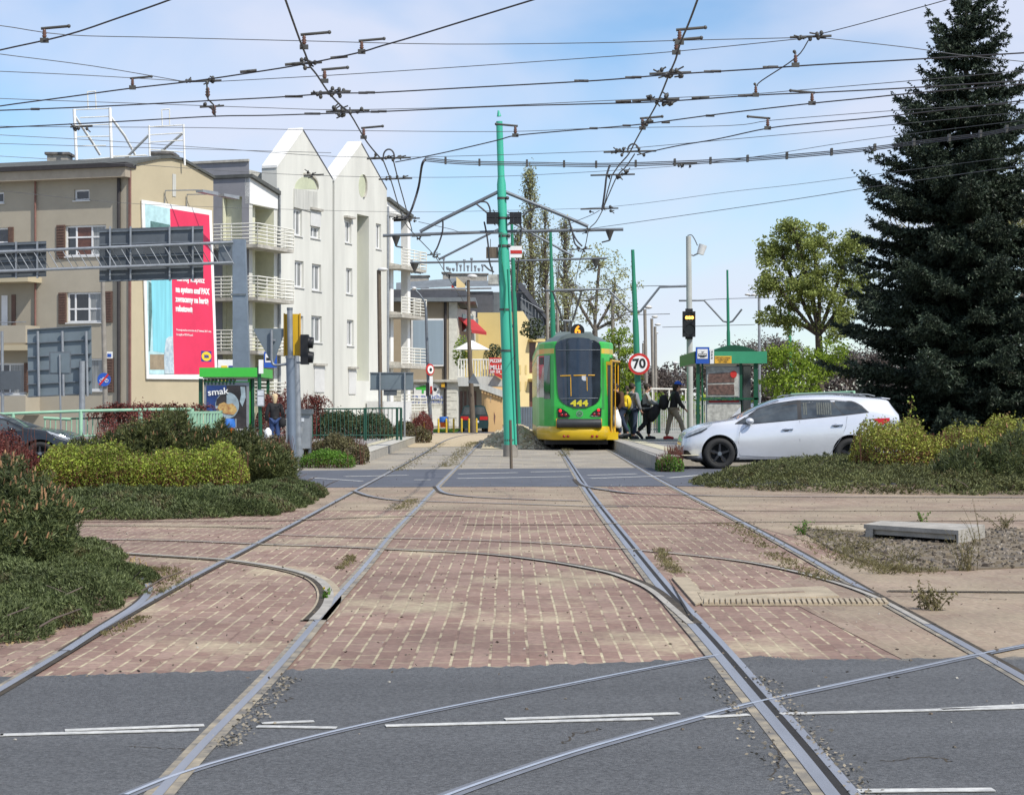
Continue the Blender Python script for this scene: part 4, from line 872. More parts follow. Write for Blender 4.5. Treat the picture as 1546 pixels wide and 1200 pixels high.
# far wood: one brown mass behind
e = [(Xa(x, 235), 235 + rs.uniform(-6, 6), 1.5, 5.0, 4, h) for x, h in [(960, 4), (1000, 4.2), (1040, 5.2), (1085, 5.8), (1130, 5.2), (1180, 6), (1230, 6), (1290, 6), (1350, 6), (1420, 7), (1500, 7), (1580, 7)]]
C, _ = blob(30000, e, shell=.5, lump=.2); o = qmesh('far_wood', leaves(C, .55, .35), 'far_brown', 4, None, (25, 235, 0)); tag(o, 'far brown wood along the horizon on the right', 'wood', kind='stuff')
e = [(Xa(x, 150), 150, .5, 4.0, 3, h) for x, h in [(905, 2.6), (940, 2.4), (990, 2.0), (1040, 1.6), (1085, 1.8)]]
C, _ = blob(7000, e, shell=.5, lump=.2); o = qmesh('shrubbery', leaves(C, .3, .2), 'tree_green', 4, None, (8, 150, 0)); tag(o, 'low green shrubbery far behind the right platform', 'shrubbery', kind='stuff')
# little plants on terraces
# ---------------- buildings ----------------
class Wall:
 """a wall plane: origin O on the ground, u along it, n outward"""
 def __init__(s, O, u): 
  s.O = Vector(O); s.u = Vector(u).normalized(); s.n = Vector((s.u.y, -s.u.x, 0))
  if s.n.dot(s.O - Vector((0, 0, CH))) > 0: s.n = -s.n
 def p(s, u, z, d=0): return s.O + s.u * u + Vector((0, 0, z)) + s.n * d
 def hit(s, x, y):      # where a sight line meets the wall
  r = Vector(((x - HX) / F, 1, -(y - HY) / F)); c = Vector((0, 0, CH)); t = (s.O - c).dot(s.n) / r.dot(s.n); q = c + r * t; return (q - s.O).dot(s.u), q.z
 def rect(s, x0, y0, x1, y1):
  ym, xm = (y0 + y1) / 2, (x0 + x1) / 2; a, _ = s.hit(x0, ym); b, _ = s.hit(x1, ym); _, zt = s.hit(xm, y0); _, zb = s.hit(xm, y1); return (min(a, b), max(a, b), zb, zt)
 def box(s, mb, u0, u1, z0, z1, d0, d1, m):
  return mb.hexa([s.p(u0, z0, d0), s.p(u1, z0, d0), s.p(u1, z0, d1), s.p(u0, z0, d1), s.p(u0, z1, d0), s.p(u1, z1, d0), s.p(u1, z1, d1), s.p(u0, z1, d1)], m)
 def face(s, mb, u0, u1, z0, z1, m, holes=(), dep=.16, rev=None):
  """wall face with real openings and reveals"""
  us = sorted({u0, u1} | {h[0] for h in holes} | {h[1] for h in holes}); zs = sorted({z0, z1} | {h[2] for h in holes} | {h[3] for h in holes})
  us = [q for q in us if u0 <= q <= u1]; zs = [q for q in zs if z0 <= q <= z1]
  for i in range(len(us) - 1):
   for j in range(len(zs) - 1):
    cu, cz = (us[i] + us[i + 1]) / 2, (zs[j] + zs[j + 1]) / 2
    if any(h[0] < cu < h[1] and h[2] < cz < h[3] for h in holes): continue
    mb.poly([s.p(us[i], zs[j]), s.p(us[i + 1], zs[j]), s.p(us[i + 1], zs[j + 1]), s.p(us[i], zs[j + 1])], m)
  for h in holes:
   a, b, c, d = h[:4]; r = rev or m; dd = h[4] if len(h) > 4 else dep
   mb.poly([s.p(a, c), s.p(a, d), s.p(a, d, -dd), s.p(a, c, -dd)], r); mb.poly([s.p(b, c), s.p(b, d), s.p(b, d, -dd), s.p(b, c, -dd)], r)
   mb.poly([s.p(a, c), s.p(b, c), s.p(b, c, -dd), s.p(a, c, -dd)], r); mb.poly([s.p(a, d), s.p(b, d), s.p(b, d, -dd), s.p(a, d, -dd)], r)
 def window(s, root, h, muls=(.5,), trans=None, glass='glass', dep=.16, fw=.07, sill=True, frame='frame_white'):
  a, b, c, d = h[:4]; D = -dep + .02; mb = MB()
  s.box(mb, a, a + fw, c, d, D - .04, D + .04, frame); s.box(mb, b - fw, b, c, d, D - .04, D + .04, frame)
  s.box(mb, a + fw, b - fw, c, c + fw, D - .04, D + .04, frame); s.box(mb, a + fw, b - fw, d - fw, d, D - .04, D + .04, frame)
  for q in muls: u = a + (b - a) * q; s.box(mb, u - fw * .45, u + fw * .45, c + fw, d - fw, D - .038, D + .036, frame)
  if trans: z = c + (d - c) * trans; s.box(mb, a + fw, b - fw, z - fw * .4, z + fw * .4, D - .036, D + .034, frame)
  w = mb.build('window', root)
  g = MB(); us = [a + fw] + [a + (b - a) * q for q in muls] + [b - fw]
  gl = glass if isinstance(glass, (list, tuple)) else [glass]
  for i in range(len(us) - 1): g.poly([s.p(us[i], c + fw, D), s.p(us[i + 1], c + fw, D), s.p(us[i + 1], d - fw, D), s.p(us[i], d - fw, D)], gl[i % len(gl)])
  g.build('pane', w)
  if sill: q = MB(); s.box(q, a - .06, b + .06, c - .05, c, -.1, .07, 'blind_white'); q.build('sill', w)
  return w
def pipe(root, pts, r=.05, m='galv_dark', name='downpipe'): mb = MB(); mb.tube(pts, r, m, 8); return mb.build(name, root)

# ----- the tan corner building -----
O1 = Vector((Xa(198, 91), 91, 0)); du = Vector((-.95, .31, 0)).normalized(); dg = Vector((.48, .877, 0)).normalized()
B = thing('corner_building', 'tan rendered three storey corner building with a huge red and blue poster on its gable', 'building', O1)
W1 = Wall(O1, du); W2 = Wall(O1, dg)
eave = W1.hit(198, 268)[1]
rows = []
holes = []
wins = [((98, 340, 160, 387), (.36, .74), .62, ['glass_curtain', 'glass_red', 'glass']), ((101, 441, 153, 487), (.38, .78), .45, ['glass_curtain', 'glass', 'glass']), ((98, 541, 155, 590), (.4, .76), None, ['glass_curtain', 'glass_curtain', 'glass']),
  ((112, 286, 135, 303), (), None, ['glass']), ((-12, 290, 6, 307), (), None, ['glass']), ((-25, 344, 13, 388), (.5,), .5, ['glass', 'glass_curtain']), ((-30, 548, 37, 596), (.35, .7), None, ['glass_curtain', 'glass', 'glass_red'])]
for r in wins: holes.append(W1.rect(*r[0]))
mb = MB(); W1.face(mb, 0, 22, 0, eave, 'tan_render', holes); 
# projecting stair bay at the far left: loggias
mb.build('facade_wall', B)
bay0 = W1.hit(57, 400)[0]
# gable face with a curved top
du_ = 9.2; gu = [W2.hit(x, 300)[0] for x in (198, 205, 240, 258, 275, 322)]; gz = [W2.hit(x, y)[1] for x, y in ((198, 252), (205, 247), (240, 240), (258, 239), (275, 243), (322, 270))]
mb = MB(); mb.poly([W2.p(0, 0)] + [W2.p(gu[-1], 0)] + [W2.p(a, b) for a, b in list(zip(gu, gz))[::-1]], 'tan_gable'); mb.build('gable_wall', B)
mb = MB()   # roof following the gable curve, running along the facade
ex = du * 22
for i in range(len(gu) - 1):
 a, b_ = W2.p(gu[i], gz[i], .12), W2.p(gu[i + 1], gz[i + 1], .12); mb.prism([a, b_, b_ + Vector((0, 0, .12)), a + Vector((0, 0, .12))], ex + du * .1, 'roof_felt')
a = W1.p(-.05, eave - .0, .0); W1.box(mb, -.0, 22, eave - .02, eave + .42, -.25, .55, 'tan_trim'); W1.box(mb, -.1, 22, eave + .42, eave + .62, -.3, .72, 'dark_gutter')
mb.build('roof', B)
W1.box(MB(), 0, 0, 0, 0, 0, 0, 'glass')
pipe(B, [W1.p(W1.hit(181, 400)[0], .2, .1), W1.p(W1.hit(181, 400)[0], eave, .1)], .085, 'dark_gutter')
pipe(B, [W1.p(W1.hit(55, 400)[0], 3.2, .1), W1.p(W1.hit(55, 400)[0], eave, .1)], .05, 'brown_edge')
mb = MB(); W2.box(mb, -.09, .0, 0, gz[0] - .15, -.09, .012, 'brown_edge'); mb.build('corner_strip', B)
for r, h in zip(wins, holes): W1.window(B, h, r[1], r[2], r[3], fw=.09)
for (x0, y0, x1, y1) in [(86, 340, 99, 391), (161, 338, 164.5, 341), (89, 442, 101, 489), (154, 440, 170, 487), (158, 540, 172, 592), (13, 343, 21, 367), (37, 548, 43, 592)]:
 a, b_, c_, d_ = W1.rect(x0, y0, x1, y1)
 if d_ - c_ < .3: continue
 mb = MB(); W1.box(mb, a, b_, c_, d_, .01, .06, 'shutter_brown')
 for k in range(12): z = c_ + (d_ - c_) * (k + .5) / 12; W1.box(mb, a + .05, b_ - .05, z - .02, z + .03, .06, .085, 'shutter_brown')
 mb.build('shutter', B)
# balconies at the left edge
for (yt, yb) in [(420, 430), (522, 532)]:
 _, zt = W1.hit(30, yt); u0 = W1.hit(63, 430)[0]; mb = MB(); W1.box(mb, u0, u0 + 4, zt - .25, zt, .0, 1.2, 'tan_gable'); mb.build('balcony_slab', B)
for (yt, yb) in [(493, 519), (598, 626)]:
 _, zt = W1.hit(30, yt); _, zb = W1.hit(30, yb); u0 = W1.hit(60, 430)[0]; mb = MB(); W1.box(mb, u0, u0 + 4, zb, zt, 1.12, 1.22, 'tan_render'); W1.box(mb, u0, u0 + .1, zb, zt, 0, 1.12, 'tan_render'); mb.build('balcony_parapet', B)
 mb = MB(); mb.tube([W1.p(u0, zt + .15, 1.17), W1.p(u0 + 4, zt + .15, 1.17)], .02, 'galv'); mb.build('handrail', B)
for (x0, y0, x1, y1) in [(3, 446, 12, 494), (18, 445, 24, 492)]:
 a, b_, c_, d_ = W1.rect(x0, y0, x1, y1); mb = MB(); W1.box(mb, a, b_, c_, d_, .01, .05, 'frame_white' if x0 < 10 else 'shutter_brown'); mb.build('balcony_door', B)
# slit and lamps on the gable
a, b_, c_, d_ = W2.rect(260, 263, 265, 297); mb = MB(); W2.box(mb, a, b_, c_, d_, .01, .03, 'stained'); mb.build('vent_slit', B)
for x, y in ((247, 288), (280, 294)):
 u, z = W2.hit(x, y); u2, z2 = W2.hit(x + 42, y + 3); l_ = MB(); l_.tube([W2.p(u, z - 1.0, .05), W2.p(u, z, .1), W2.p(u + .6, z, 1.6)], .03, 'galv', 6); w = l_.build('floodlight', B)
 l_ = MB(); l_.hexa([W2.p(u + .5, z - .12, 1.5), W2.p(u + 1.3, z - .22, 1.9), W2.p(u + 1.3, z - .22, 2.2), W2.p(u + .5, z - .12, 1.9), W2.p(u + .5, z, 1.5), W2.p(u + 1.3, z - .05, 1.9), W2.p(u + 1.3, z - .05, 2.2), W2.p(u + .5, z, 1.9)], 'galv'); l_.build('lamp_head', w)
# chimneys
for (x0, x1, y0, y1, Y) in [(71, 102, 230, 252, 95), (35, 48, 250, 262, 96), (228, 258, 229, 242, 97), (248, 262, 231, 243, 98.2)]:
 mb = MB(); xa, xb = Xa(x0, Y), Xa(x1, Y); z0, z1 = Za(y1, Y) - .6, Za(y0, Y); mb.box(xa, xb, Y, Y + 1.1, z0, z1 - .12, 'concrete'); mb.box(xa - .1, xb + .1, Y - .1, Y + 1.2, z1 - .12, z1, 'stone_grey'); c_ = mb.build('chimney', B)
 if x0 == 71: q = MB(); q.box(xa - .04, xb + .04, Y - .04, Y + 1.14, z1 - .75, z1 - .55, 'white_clean'); q.build('flashing', c_)
for (x0, y0, x1, y1) in [(0, 252, 15, 258), (17, 250, 26, 257)]:
 mb = MB(); mb.hexa([P(x0, y1, 93), P(x1, y1, 93), P(x1, y1, 95), P(x0, y1, 95), P(x0, y0 + 3, 93), P(x1, y0 + 3, 93), P(x1, y0, 95), P(x0, y0, 95)], 'roof_felt'); mb.build('skylight', B)
# roof sign frame (rusty white steel)
fr = thing('roof_sign_frame', 'empty white steel frame of an old roof sign on the tan building', 'sign frame', P(200, 250, 94)); Yf = 94
def bars(root, name, L_, r, m):
 mb = MB()
 for a, b_, *yy in L_:
  ya = yy[0] if yy else Yf; yb = yy[1] if len(yy) > 1 else ya; mb.tube([P(a[0], a[1], ya), P(b_[0], b_[1], yb)], r, m, 6)
 return mb.build(name, root)
for L_ in [[((112, 165), (116, 252)), ((166, 163), (169, 252))], [((225, 190), (226, 236)), ((277, 188), (279, 250))]]:
 for q in L_: bars(fr, 'post', [q], .08 if L_[0][0][0] == 112 else .05, 'white_clean')
for q in [((114, 177), (140, 216), 94, 95.5), ((140, 216), (151, 234), 95.5, 96), ((168, 178), (188, 205), 94, 95), ((188, 205), (204, 234), 95, 96), ((186, 243), (225, 204), 96, 94.2), ((247, 226), (276, 201), 96, 94.2)]: bars(fr, 'strut', [q], .065, 'white_clean')
for q in [((113, 166), (166, 164)), ((121, 178), (166, 176)), ((115, 190), (166, 188)), ((116, 207), (166, 206)), ((116, 221), (160, 220)), ((122, 242), (220, 234)), ((226, 192), (277, 189)), ((226, 204), (277, 201)), ((227, 215), (278, 212)), ((226, 226), (278, 230)), ((132, 139), (133, 164)), ((144, 138), (145, 164)), ((132, 139), (145, 138)), ((244, 166), (245, 190)), ((256, 165), (256, 189)), ((244, 166), (256, 165)), ((170, 236), (223, 235))]: bars(fr, 'rung', [q], .028, 'railing_white')
# the poster
pt = thing('billboard', 'huge red and blue poster in a white frame on the tan gable', 'poster', O1)
U = lambda x, y: W2.hit(x, y)
def wpoly(mb, w, pix, d, m, th=.03):
 pts = [w.hit(x, y) for x, y in pix]; mb.prism([w.p(a, b, d) for a, b in pts], w.n * th, m)
mb = MB(); wpoly(mb, W2, [(211.5, 302), (317, 318), (326, 573), (219, 572)], .05, 'poster_white', .06); mb.build('frame', pt)
mb = MB(); wpoly(mb, W2, [(216, 308), (253.5, 315.5), (259.5, 565), (222, 565)], .112, 'poster_pale', .01); mb.build('picture', pt)
mb = MB(); wpoly(mb, W2, [(225, 420), (256, 420), (258, 535), (228, 530)], .124, 'poster_blue', .006); mb.build('picture', pt); mb = MB()
wpoly(mb, W2, [(224, 334), (253.6, 340), (253.8, 352), (224, 352)], .124, 'poster_green', .006); mb.build('picture', pt); mb = MB()
wpoly(mb, W2, [(223, 535), (245, 535), (246, 558), (223, 558)], .124, 'poster_brown', .006); mb.build('picture', pt)
mb = MB(); wpoly(mb, W2, [(247, 512), (252, 508), (257.6, 508), (259.3, 564), (245, 564), (244, 540)], .134, 'poster_cloth', .008); mb.build('picture', pt); mb = MB()
wpoly(mb, W2, [(221, 425), (225, 428), (226, 470), (223, 530), (221.5, 530)], .134, 'poster_green', .008); mb.build('picture', pt)
mb = MB(); wpoly(mb, W2, [(253.5, 315.5), (312.8, 325), (321.5, 565), (259.5, 565)], .112, 'poster_red', .012); mb.build('red_field', pt)
def wtext(s, x, y, hpx, w, root, m, name='lettering', align='CENTER', sx=1, d=.13, bold=.0):
 u, z = w.hit(x, y); Yd = (w.p(u, z)).y; t_ = text(name, s, hpx / F * Yd * 1.4, w.p(u, z, d), w.u if w.u.x > 0 else -w.u, w.n, m, root, align, sx, .006, bold); return t_
wtext('taniej kupisz', 263, 420, 9, W2, pt, 'poster_white', align='LEFT', sx=1.1, bold=.01)
wtext('na system szaf PAX', 262, 437, 8.6, W2, pt, 'poster_white', align='LEFT', sx=.86, bold=.022)
wtext('zwracamy na kartę', 262, 451.5, 8.6, W2, pt, 'poster_white', align='LEFT', sx=.86, bold=.022)
wtext('rabatową', 262, 466, 8.6, W2, pt, 'poster_white', align='LEFT', sx=.86, bold=.022)
wtext('Promocja ważna w terminie do 27 kwietnia 2017 roku.', 263, 498, 3.2, W2, pt, 'poster_white', align='LEFT', sx=.86)
wtext('Szczegóły w IKEA Poznań', 263, 505, 3.2, W2, pt, 'poster_white', align='LEFT', sx=.86)
a, b_, c_, d_ = W2.rect(300.5, 530, 316, 546); mb = MB(); W2.box(mb, a, b_, c_, d_, .124, .13, 'logo_blue'); lg = mb.build('logo', pt)
mb = MB(); cu, cz, ru, rz_ = (a + b_) / 2, (c_ + d_) / 2, (b_ - a) * .47, (d_ - c_) * .44; mb.prism([W2.p(cu + ru * math.cos(t), cz + rz_ * math.sin(t), .131) for t in np.linspace(0, 6.283, 25)[:-1]], W2.n * .006, 'logo_yellow'); mb.build('logo_disc', lg)
wtext('IKEA', 308.3, 538.3, 4.0, W2, lg, 'logo_blue', sx=.95, d=.14, bold=.015)

# ----- the white apartment house -----
O2 = Vector((-13.64, 103.1, 0)); d2 = Vector((.338, .941, 0)).normalized(); dgz = Vector((-.941, .338, 0)).normalized()
Bw = thing('apartment_house', 'white apartment house with two pointed gables and slatted corner balconies', 'apartment house', O2)
WF = Wall(O2 + Vector((.941, -.338, 0)) * 0, d2); WG = Wall(O2, dgz)
g1 = [WF.hit(x, 400)[0] for x in (418, 502)]; g2 = [WF.hit(x, 400)[0] for x in (505, 584)]; end_u = WF.hit(625, 400)[0]
# gable 1
def gable(x0, x1, apex, eL, eR, holes, extra, nm):
 u0, u1 = WF.hit(x0, 400)[0], WF.hit(x1, 400)[0]; ua, za = WF.hit(*apex); _, zl = WF.hit(x0, eL); _, zr = WF.hit(x1, eR); zb = min(zl, zr) - .3
 mb = MB(); WF.face(mb, u0, u1, 0, zb, 'white_render', holes, .2)
 mb.poly([WF.p(u0, zb), WF.p(u1, zb), WF.p(u1, zr), WF.p(ua, za), WF.p(u0, zl)], 'white_render')
 mb.poly([WF.p(u0, 0), WF.p(u0, zl), WF.p(u0, zl, -.9), WF.p(u0, 0, -.9)], 'white_render'); mb.poly([WF.p(u1, 0), WF.p(u1, zr), WF.p(u1, zr, -.9), WF.p(u1, 0, -.9)], 'white_render')
 w = mb.build('gable_wall', Bw)
 q = MB(); q.prism([WF.p(u0 - .05, zl - .05, .03), WF.p(ua, za, .03), WF.p(ua, za + .14, .03), WF.p(u0 - .05, zl + .09, .03)], -WF.n * .9, 'white_clean'); q.prism([WF.p(u1, zr - .05, .02), WF.p(ua, za, .02), WF.p(ua, za + .1, .02), WF.p(u1, zr + .05, .02)], -WF.n * .9, 'slate'); q.build('coping', w)
 return w
Rw = WF.rect
h1 = [Rw(443, 315.5, 456, 356), Rw(469, 341.5, 483, 360), Rw(445, 394, 458.5, 434), Rw(471, 399, 485, 439), Rw(470, 477, 486, 517), Rw(449, 477, 458, 517)]
gable(418, 502, (457, 197), 252, 270, h1, None, 'a')
h2 = [Rw(521, 333, 530.5, 367), Rw(567.5, 338, 575.5, 376), Rw(522.5, 405, 532, 444), Rw(524, 483, 534, 522), Rw(577, 486, 580, 524)]
slot = Rw(539, 325, 557, 575); 
gable(505, 584, (545, 217), 272, 286, h2[:4] + [(slot[0], slot[1], slot[2], slot[3], .8)], None, 'b')
mb = MB(); mb.poly([WF.p(slot[0], slot[2], -.8), WF.p(slot[1], slot[2], -.8), WF.p(slot[1], slot[3], -.8), WF.p(slot[0], slot[3], -.8)], 'green_render'); mb.poly([WF.p(slot[0], slot[2] , 0.005), WF.p(slot[0]+.02, slot[2], 0.005), WF.p(slot[0]+.02, slot[3], 0.005), WF.p(slot[0], slot[3], 0.005)], 'green_render'); mb.build('green_recess', Bw)
for h in h1: WF.window(Bw, h, (.5,) if h[1] - h[0] > .9 else (), None, 'glass_curtain', .2, .11)
for h in h2[:4]: WF.window(Bw, h, (.5,) if h[1] - h[0] > .75 else (), None, 'glass_curtain', .2, .1)
for (x0, y0, x1, y1) in [(468, 318, 483, 342), (474, 552, 489, 592), (526, 557, 536.5, 595)]:
 a, b_, c_, d_ = Rw(x0, y0, x1, y1); mb = MB(); WF.box(mb, a, b_, c_, d_, .01, .05, 'blind_white'); WF.box(mb, a - .1, b_ + .1, d_, d_ + .12, .0, .2, 'slab_edge'); mb.build('shutter', Bw)
for (x0, y0, x1, y1) in [(519, 327, 532, 330)]:
 a, b_, c_, d_ = Rw(x0, y0, x1, y1); mb = MB(); WF.box(mb, a, b_, c_, d_, 0, .25, 'slab_edge'); mb.build('sill', Bw)
# arched recess and oval of the gables, dirty bay below the arch
def arc(cx, cy, rx, ry, a0, a1, n=16): return [(cx + rx * math.cos(R(a0 + (a1 - a0) * i / n)), cy - ry * math.sin(R(a0 + (a1 - a0) * i / n))) for i in range(n + 1)]
mb = MB(); wpoly(mb, WF, arc(461, 286, 16.5, 19, 0, 180), .0, 'green_render', .012); mb.build('arch_recess', Bw)
mb = MB(); pts = arc(461, 285, 17.5, 20.5, -3, 100)
for i in range(len(pts) - 1): a = WF.hit(*pts[i]); b_ = WF.hit(*pts[i + 1]); mb.prism([WF.p(a[0], a[1], .0), WF.p(b_[0], b_[1], .0), WF.p(b_[0] , b_[1] + .13, .0), WF.p(a[0], a[1] + .13, .0)], WF.n * .12, 'slab_edge')
mb.build('arch_trim', Bw)
mb = MB(); wpoly(mb, WF, [(443, 285), (478, 290), (478, 322), (443, 313)], .0, 'stained', .06); mb.build('dirty_panel', Bw)
mb = MB(); wpoly(mb, WF, arc(546.5, 281, 5, 17, 0, 360, 24)[:-1], .0, 'green_render', .012); mb.build('oval_recess', Bw)
mb = MB(); pts = arc(546.5, 281, 5.3, 17.5, -75, 80, 14)
for i in range(len(pts) - 1): a = WF.hit(*pts[i]); b_ = WF.hit(*pts[i + 1]); mb.prism([WF.p(a[0], a[1], 0), WF.p(b_[0], b_[1], 0), WF.p(b_[0] + .10, b_[1], 0), WF.p(a[0] + .10, a[1], 0)], WF.n * .1, 'slab_edge')
mb.build('oval_trim', Bw)
# body behind the gables, grey side wall, roof
zroof = WF.hit(376, 284)[1]; mb = MB()
dd = WF.n
def fbox(mb, u0, u1, z0, z1, d0, d1, m): return WF.box(mb, u0, u1, z0, z1, d0, d1, m)
fbox(mb, g1[0] + .05, g2[1] - .05, 0, WF.hit(505, 292)[1], -1.0, -11, 'white_render')
fbox(mb, g1[1], g2[0], 0, WF.hit(503, 300)[1], -.5, -1.0, 'white_render'); mb.build('body_wall', Bw)
mb = MB(); fbox(mb, g1[0] - .1, g1[0] + 1.5, zroof + .1, WF.hit(411, 253)[1], -1.6, -3.0, 'stained'); fbox(mb, g1[0] - .9, g1[0] - .1, zroof + .1, WF.hit(405, 260)[1], -1.7, -2.6, 'stone_grey'); mb.build('chimney', Bw)
mb = MB(); fbox(mb, g1[1] - .2, g2[0] + 1.3, 5, WF.hit(508, 273)[1], -.95, -2.4, 'stained'); mb.build('chimney', Bw)
pipe(Bw, [WF.p(g1[1] + .12, 0, -.3), WF.p(g1[1] + .12, WF.hit(502, 292)[1], -.3)], .09, 'galv'); pipe(Bw, [WF.p(g2[1] + .1, 0, .02), WF.p(g2[1] + .1, WF.hit(585, 312)[1], .02)], .09, 'galv')
pipe(Bw, [WF.p(g1[0] + .12, 0, .1), WF.p(g1[0] + .1, WF.hit(421, 292)[1], .1), WF.p(g1[0] - .1, WF.hit(421, 286)[1], .1)], .07, 'galv')
# tall stair strips with dark glazing beside gable 1
for (y0, y1) in [(314, 384), (388, 460), (466, 528), (534, 612)]:
 a, b_, c_, d_ = Rw(503, y0, 506.5, y1); mb = MB(); WF.box(mb, g1[1] + .25, g2[0] - .05, c_, d_, -.45, -.38, 'shutter_brown'); mb.build('stair_window', Bw)
# grey side wall (faces the camera) with loggia openings
ztop = WG.hit(376, 244)[1]; fy = [(293, 345), (374, 425), (452, 510), (532, 585)]
def zf(y): return WF.hit(376, y)[1]
lev = [zf(295), zf(372), zf(451), zf(530), 0.35]      # ceilings / floors
mb = MB(); s0, s1 = .42, 1.55
hol = []
for i in range(4): hol.append((s0, s1, lev[i + 1] + .02, lev[i] - .05, 1.5))
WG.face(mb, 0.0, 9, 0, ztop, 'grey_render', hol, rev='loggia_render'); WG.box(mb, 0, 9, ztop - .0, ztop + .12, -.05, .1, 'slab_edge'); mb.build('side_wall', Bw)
mb = MB(); 
h_ = []
for i in range(4): h_.append((.38, g1[0] - .35, lev[i + 1] + .02, lev[i] - .05, 1.5))
WF.face(mb, 0, g1[0], 0, zroof, 'white_render', h_, rev='loggia_render')
mb.build('loggia_wall', Bw)
mb = MB(); 
for i in range(4): mb.poly([WF.p(.0, lev[i + 1], -1.52), WF.p(g1[0] - .35, lev[i + 1], -1.52), WF.p(g1[0] - .35, lev[i], -1.52), WF.p(.0, lev[i], -1.52)], 'loggia_render'); 
mb.build('loggia_back', Bw)
mb = MB(); mb.prism([WF.p(-.1, zroof + .55, .25), WF.p(g1[0], zroof - .05, .25), WF.p(g1[0], zroof + .15, .25), WF.p(-.1, zroof + .72, .25)], -WF.n * 5, 'roof_felt')
mb.prism([WF.p(0, zroof - .8, .06), WF.p(g1[0], zroof - .8, .06), WF.p(g1[0], zroof - .02, .06), WF.p(0, zroof + .56, .06)], -WF.n * .3, 'white_clean'); mb.build('roof', Bw)
mb = MB(); mb.tube([WG.p(5.6, ztop, -1), WG.p(5.6, ztop + 1.0, -1)], .15, 'stained', 6); WG.box(mb, 4.2, 6.8, ztop + .1, ztop + .32, -.6, -2, 'stone_grey'); mb.build('vent', Bw)
# loggia doors/windows
for i in range(4):
 z0 = lev[i + 1] + .1
 for (a, b_) in ((1.0, 1.9),):
  mb = MB(); WF.box(mb, a + .5, b_ + .5, z0 + .75, z0 + 2.15, -1.50, -1.44, 'frame_white'); w = mb.build('window', Bw); mb = MB(); mb.poly([WF.p(a + .58, z0 + .83, -1.43), WF.p(b_ + .42, z0 + .83, -1.43), WF.p(b_ + .42, z0 + 2.07, -1.43), WF.p(a + .58, z0 + 2.07, -1.43)], 'glass'); mb.build('pane', w)
# balconies
def balcony(u0, u1, z, wrap, dep=1.0, top=1.05, root=Bw):
 mb = MB(); WF.box(mb, u0 - (1.0 if wrap else 0), u1, z - .18, z, 0.01, dep, 'slab_edge')
 if wrap: WG.box(mb, -.0, 2.1, z - .18, z, .0, 1.0, 'slab_edge')
 b_ = mb.build('balcony', root); r = MB()
 for k in range(6):
  zz = z + .12 + k * (top - .12) / 5; r.tube([WF.p(u0 - (1.0 if wrap else 0), zz, dep), WF.p(u1, zz, dep)], .036, 'railing_white', 6)
  if wrap: r.tube([WG.p(-dep, zz, 1.0), WG.p(2.1, zz, 1.0)], .036, 'railing_white', 6)
  else: r.tube([WF.p(u1, zz, 0), WF.p(u1, zz, dep)], .036, 'railing_white', 6)
  if wrap: r.tube([WF.p(u1, zz, 0), WF.p(u1, zz, dep)], .036, 'railing_white', 6)
 us = np.linspace(u0 - (1.0 if wrap else 0), u1, 5)
 for u in us: r.tube([WF.p(u, z, dep), WF.p(u, z + top, dep)], .03, 'railing_white', 6)
 if wrap:
  for s in (-dep, .5, 1.1, 2.1): r.tube([WG.p(s, z, 1.0), WG.p(s, z + top, 1.0)], .03, 'railing_white', 6)
 r.build('railing', b_)
for y in (371, 450, 530): balcony(0, g1[0] - .0, zf(y), True)
balcony(0, g1[0], zf(608), True)
# column at the corner stays part of the walls; far bay with open balconies
a4 = g2[1] + .35; mb = MB()
lev4 = [WF.hit(605, y)[1] for y in (330, 405, 477, 552, 622)]
mb = MB(); WF.box(mb, a4 - .3, end_u - 1.6, 0, WF.hit(590, 320)[1], -1.6, -9, 'white_render'); mb.build('far_bay_wall', Bw)
for u in (a4 + .35, end_u - .9):
 mb = MB(); WF.box(mb, u, u + .45, 0, lev4[0], -.5, -.05, 'white_clean'); mb.build('column', Bw)
for z in lev4[:4]:
 mb = MB(); WF.box(mb, a4 - .3, end_u - .3, z - .0, z + .22, -1.6, .0, 'slab_edge'); mb.build('floor_slab', Bw)
for i in range(1, 5): balcony(a4 - .2, end_u - .15, lev4[i] if i < 4 else lev4[4] + .0, False, .9)
mb = MB(); mb.prism([WF.p(g2[1], lev4[0] + .9, .2), WF.p(end_u - .5, lev4[0] + .15, .2), WF.p(end_u - .5, lev4[0] + .35, .2), WF.p(g2[1], lev4[0] + 1.1, .2)], -WF.n * 6, 'roof_felt'); mb.prism([WF.p(g2[1], lev4[0] - .0, .0), WF.p(end_u - .6, lev4[0], .0), WF.p(end_u - .6, lev4[0] + .2, .0), WF.p(g2[1], lev4[0] + .9, .0)], -WF.n * 3, 'white_clean')
WF.box(mb, g2[1] + .2, end_u - 1.6, lev4[0] + 1.2, lev4[0] + 2.2, -2.0, -3.8, 'stained'); WF.box(mb, g2[1] + .2, end_u - 1.5, lev4[0] + 2.2, lev4[0] + 2.3, -1.95, -3.9, 'slate'); mb.build('roof', Bw)
mb = MB(); q = [WF.p(a4 + .5, .0, 3.0), WF.p(end_u, 0, 3.0)]; WF.box(mb, g2[1] - 3.2, g2[1] + 1.0, 0, 1.6, .1, 1.2, 'blind_white'); mb.build('ground_terrace', Bw)

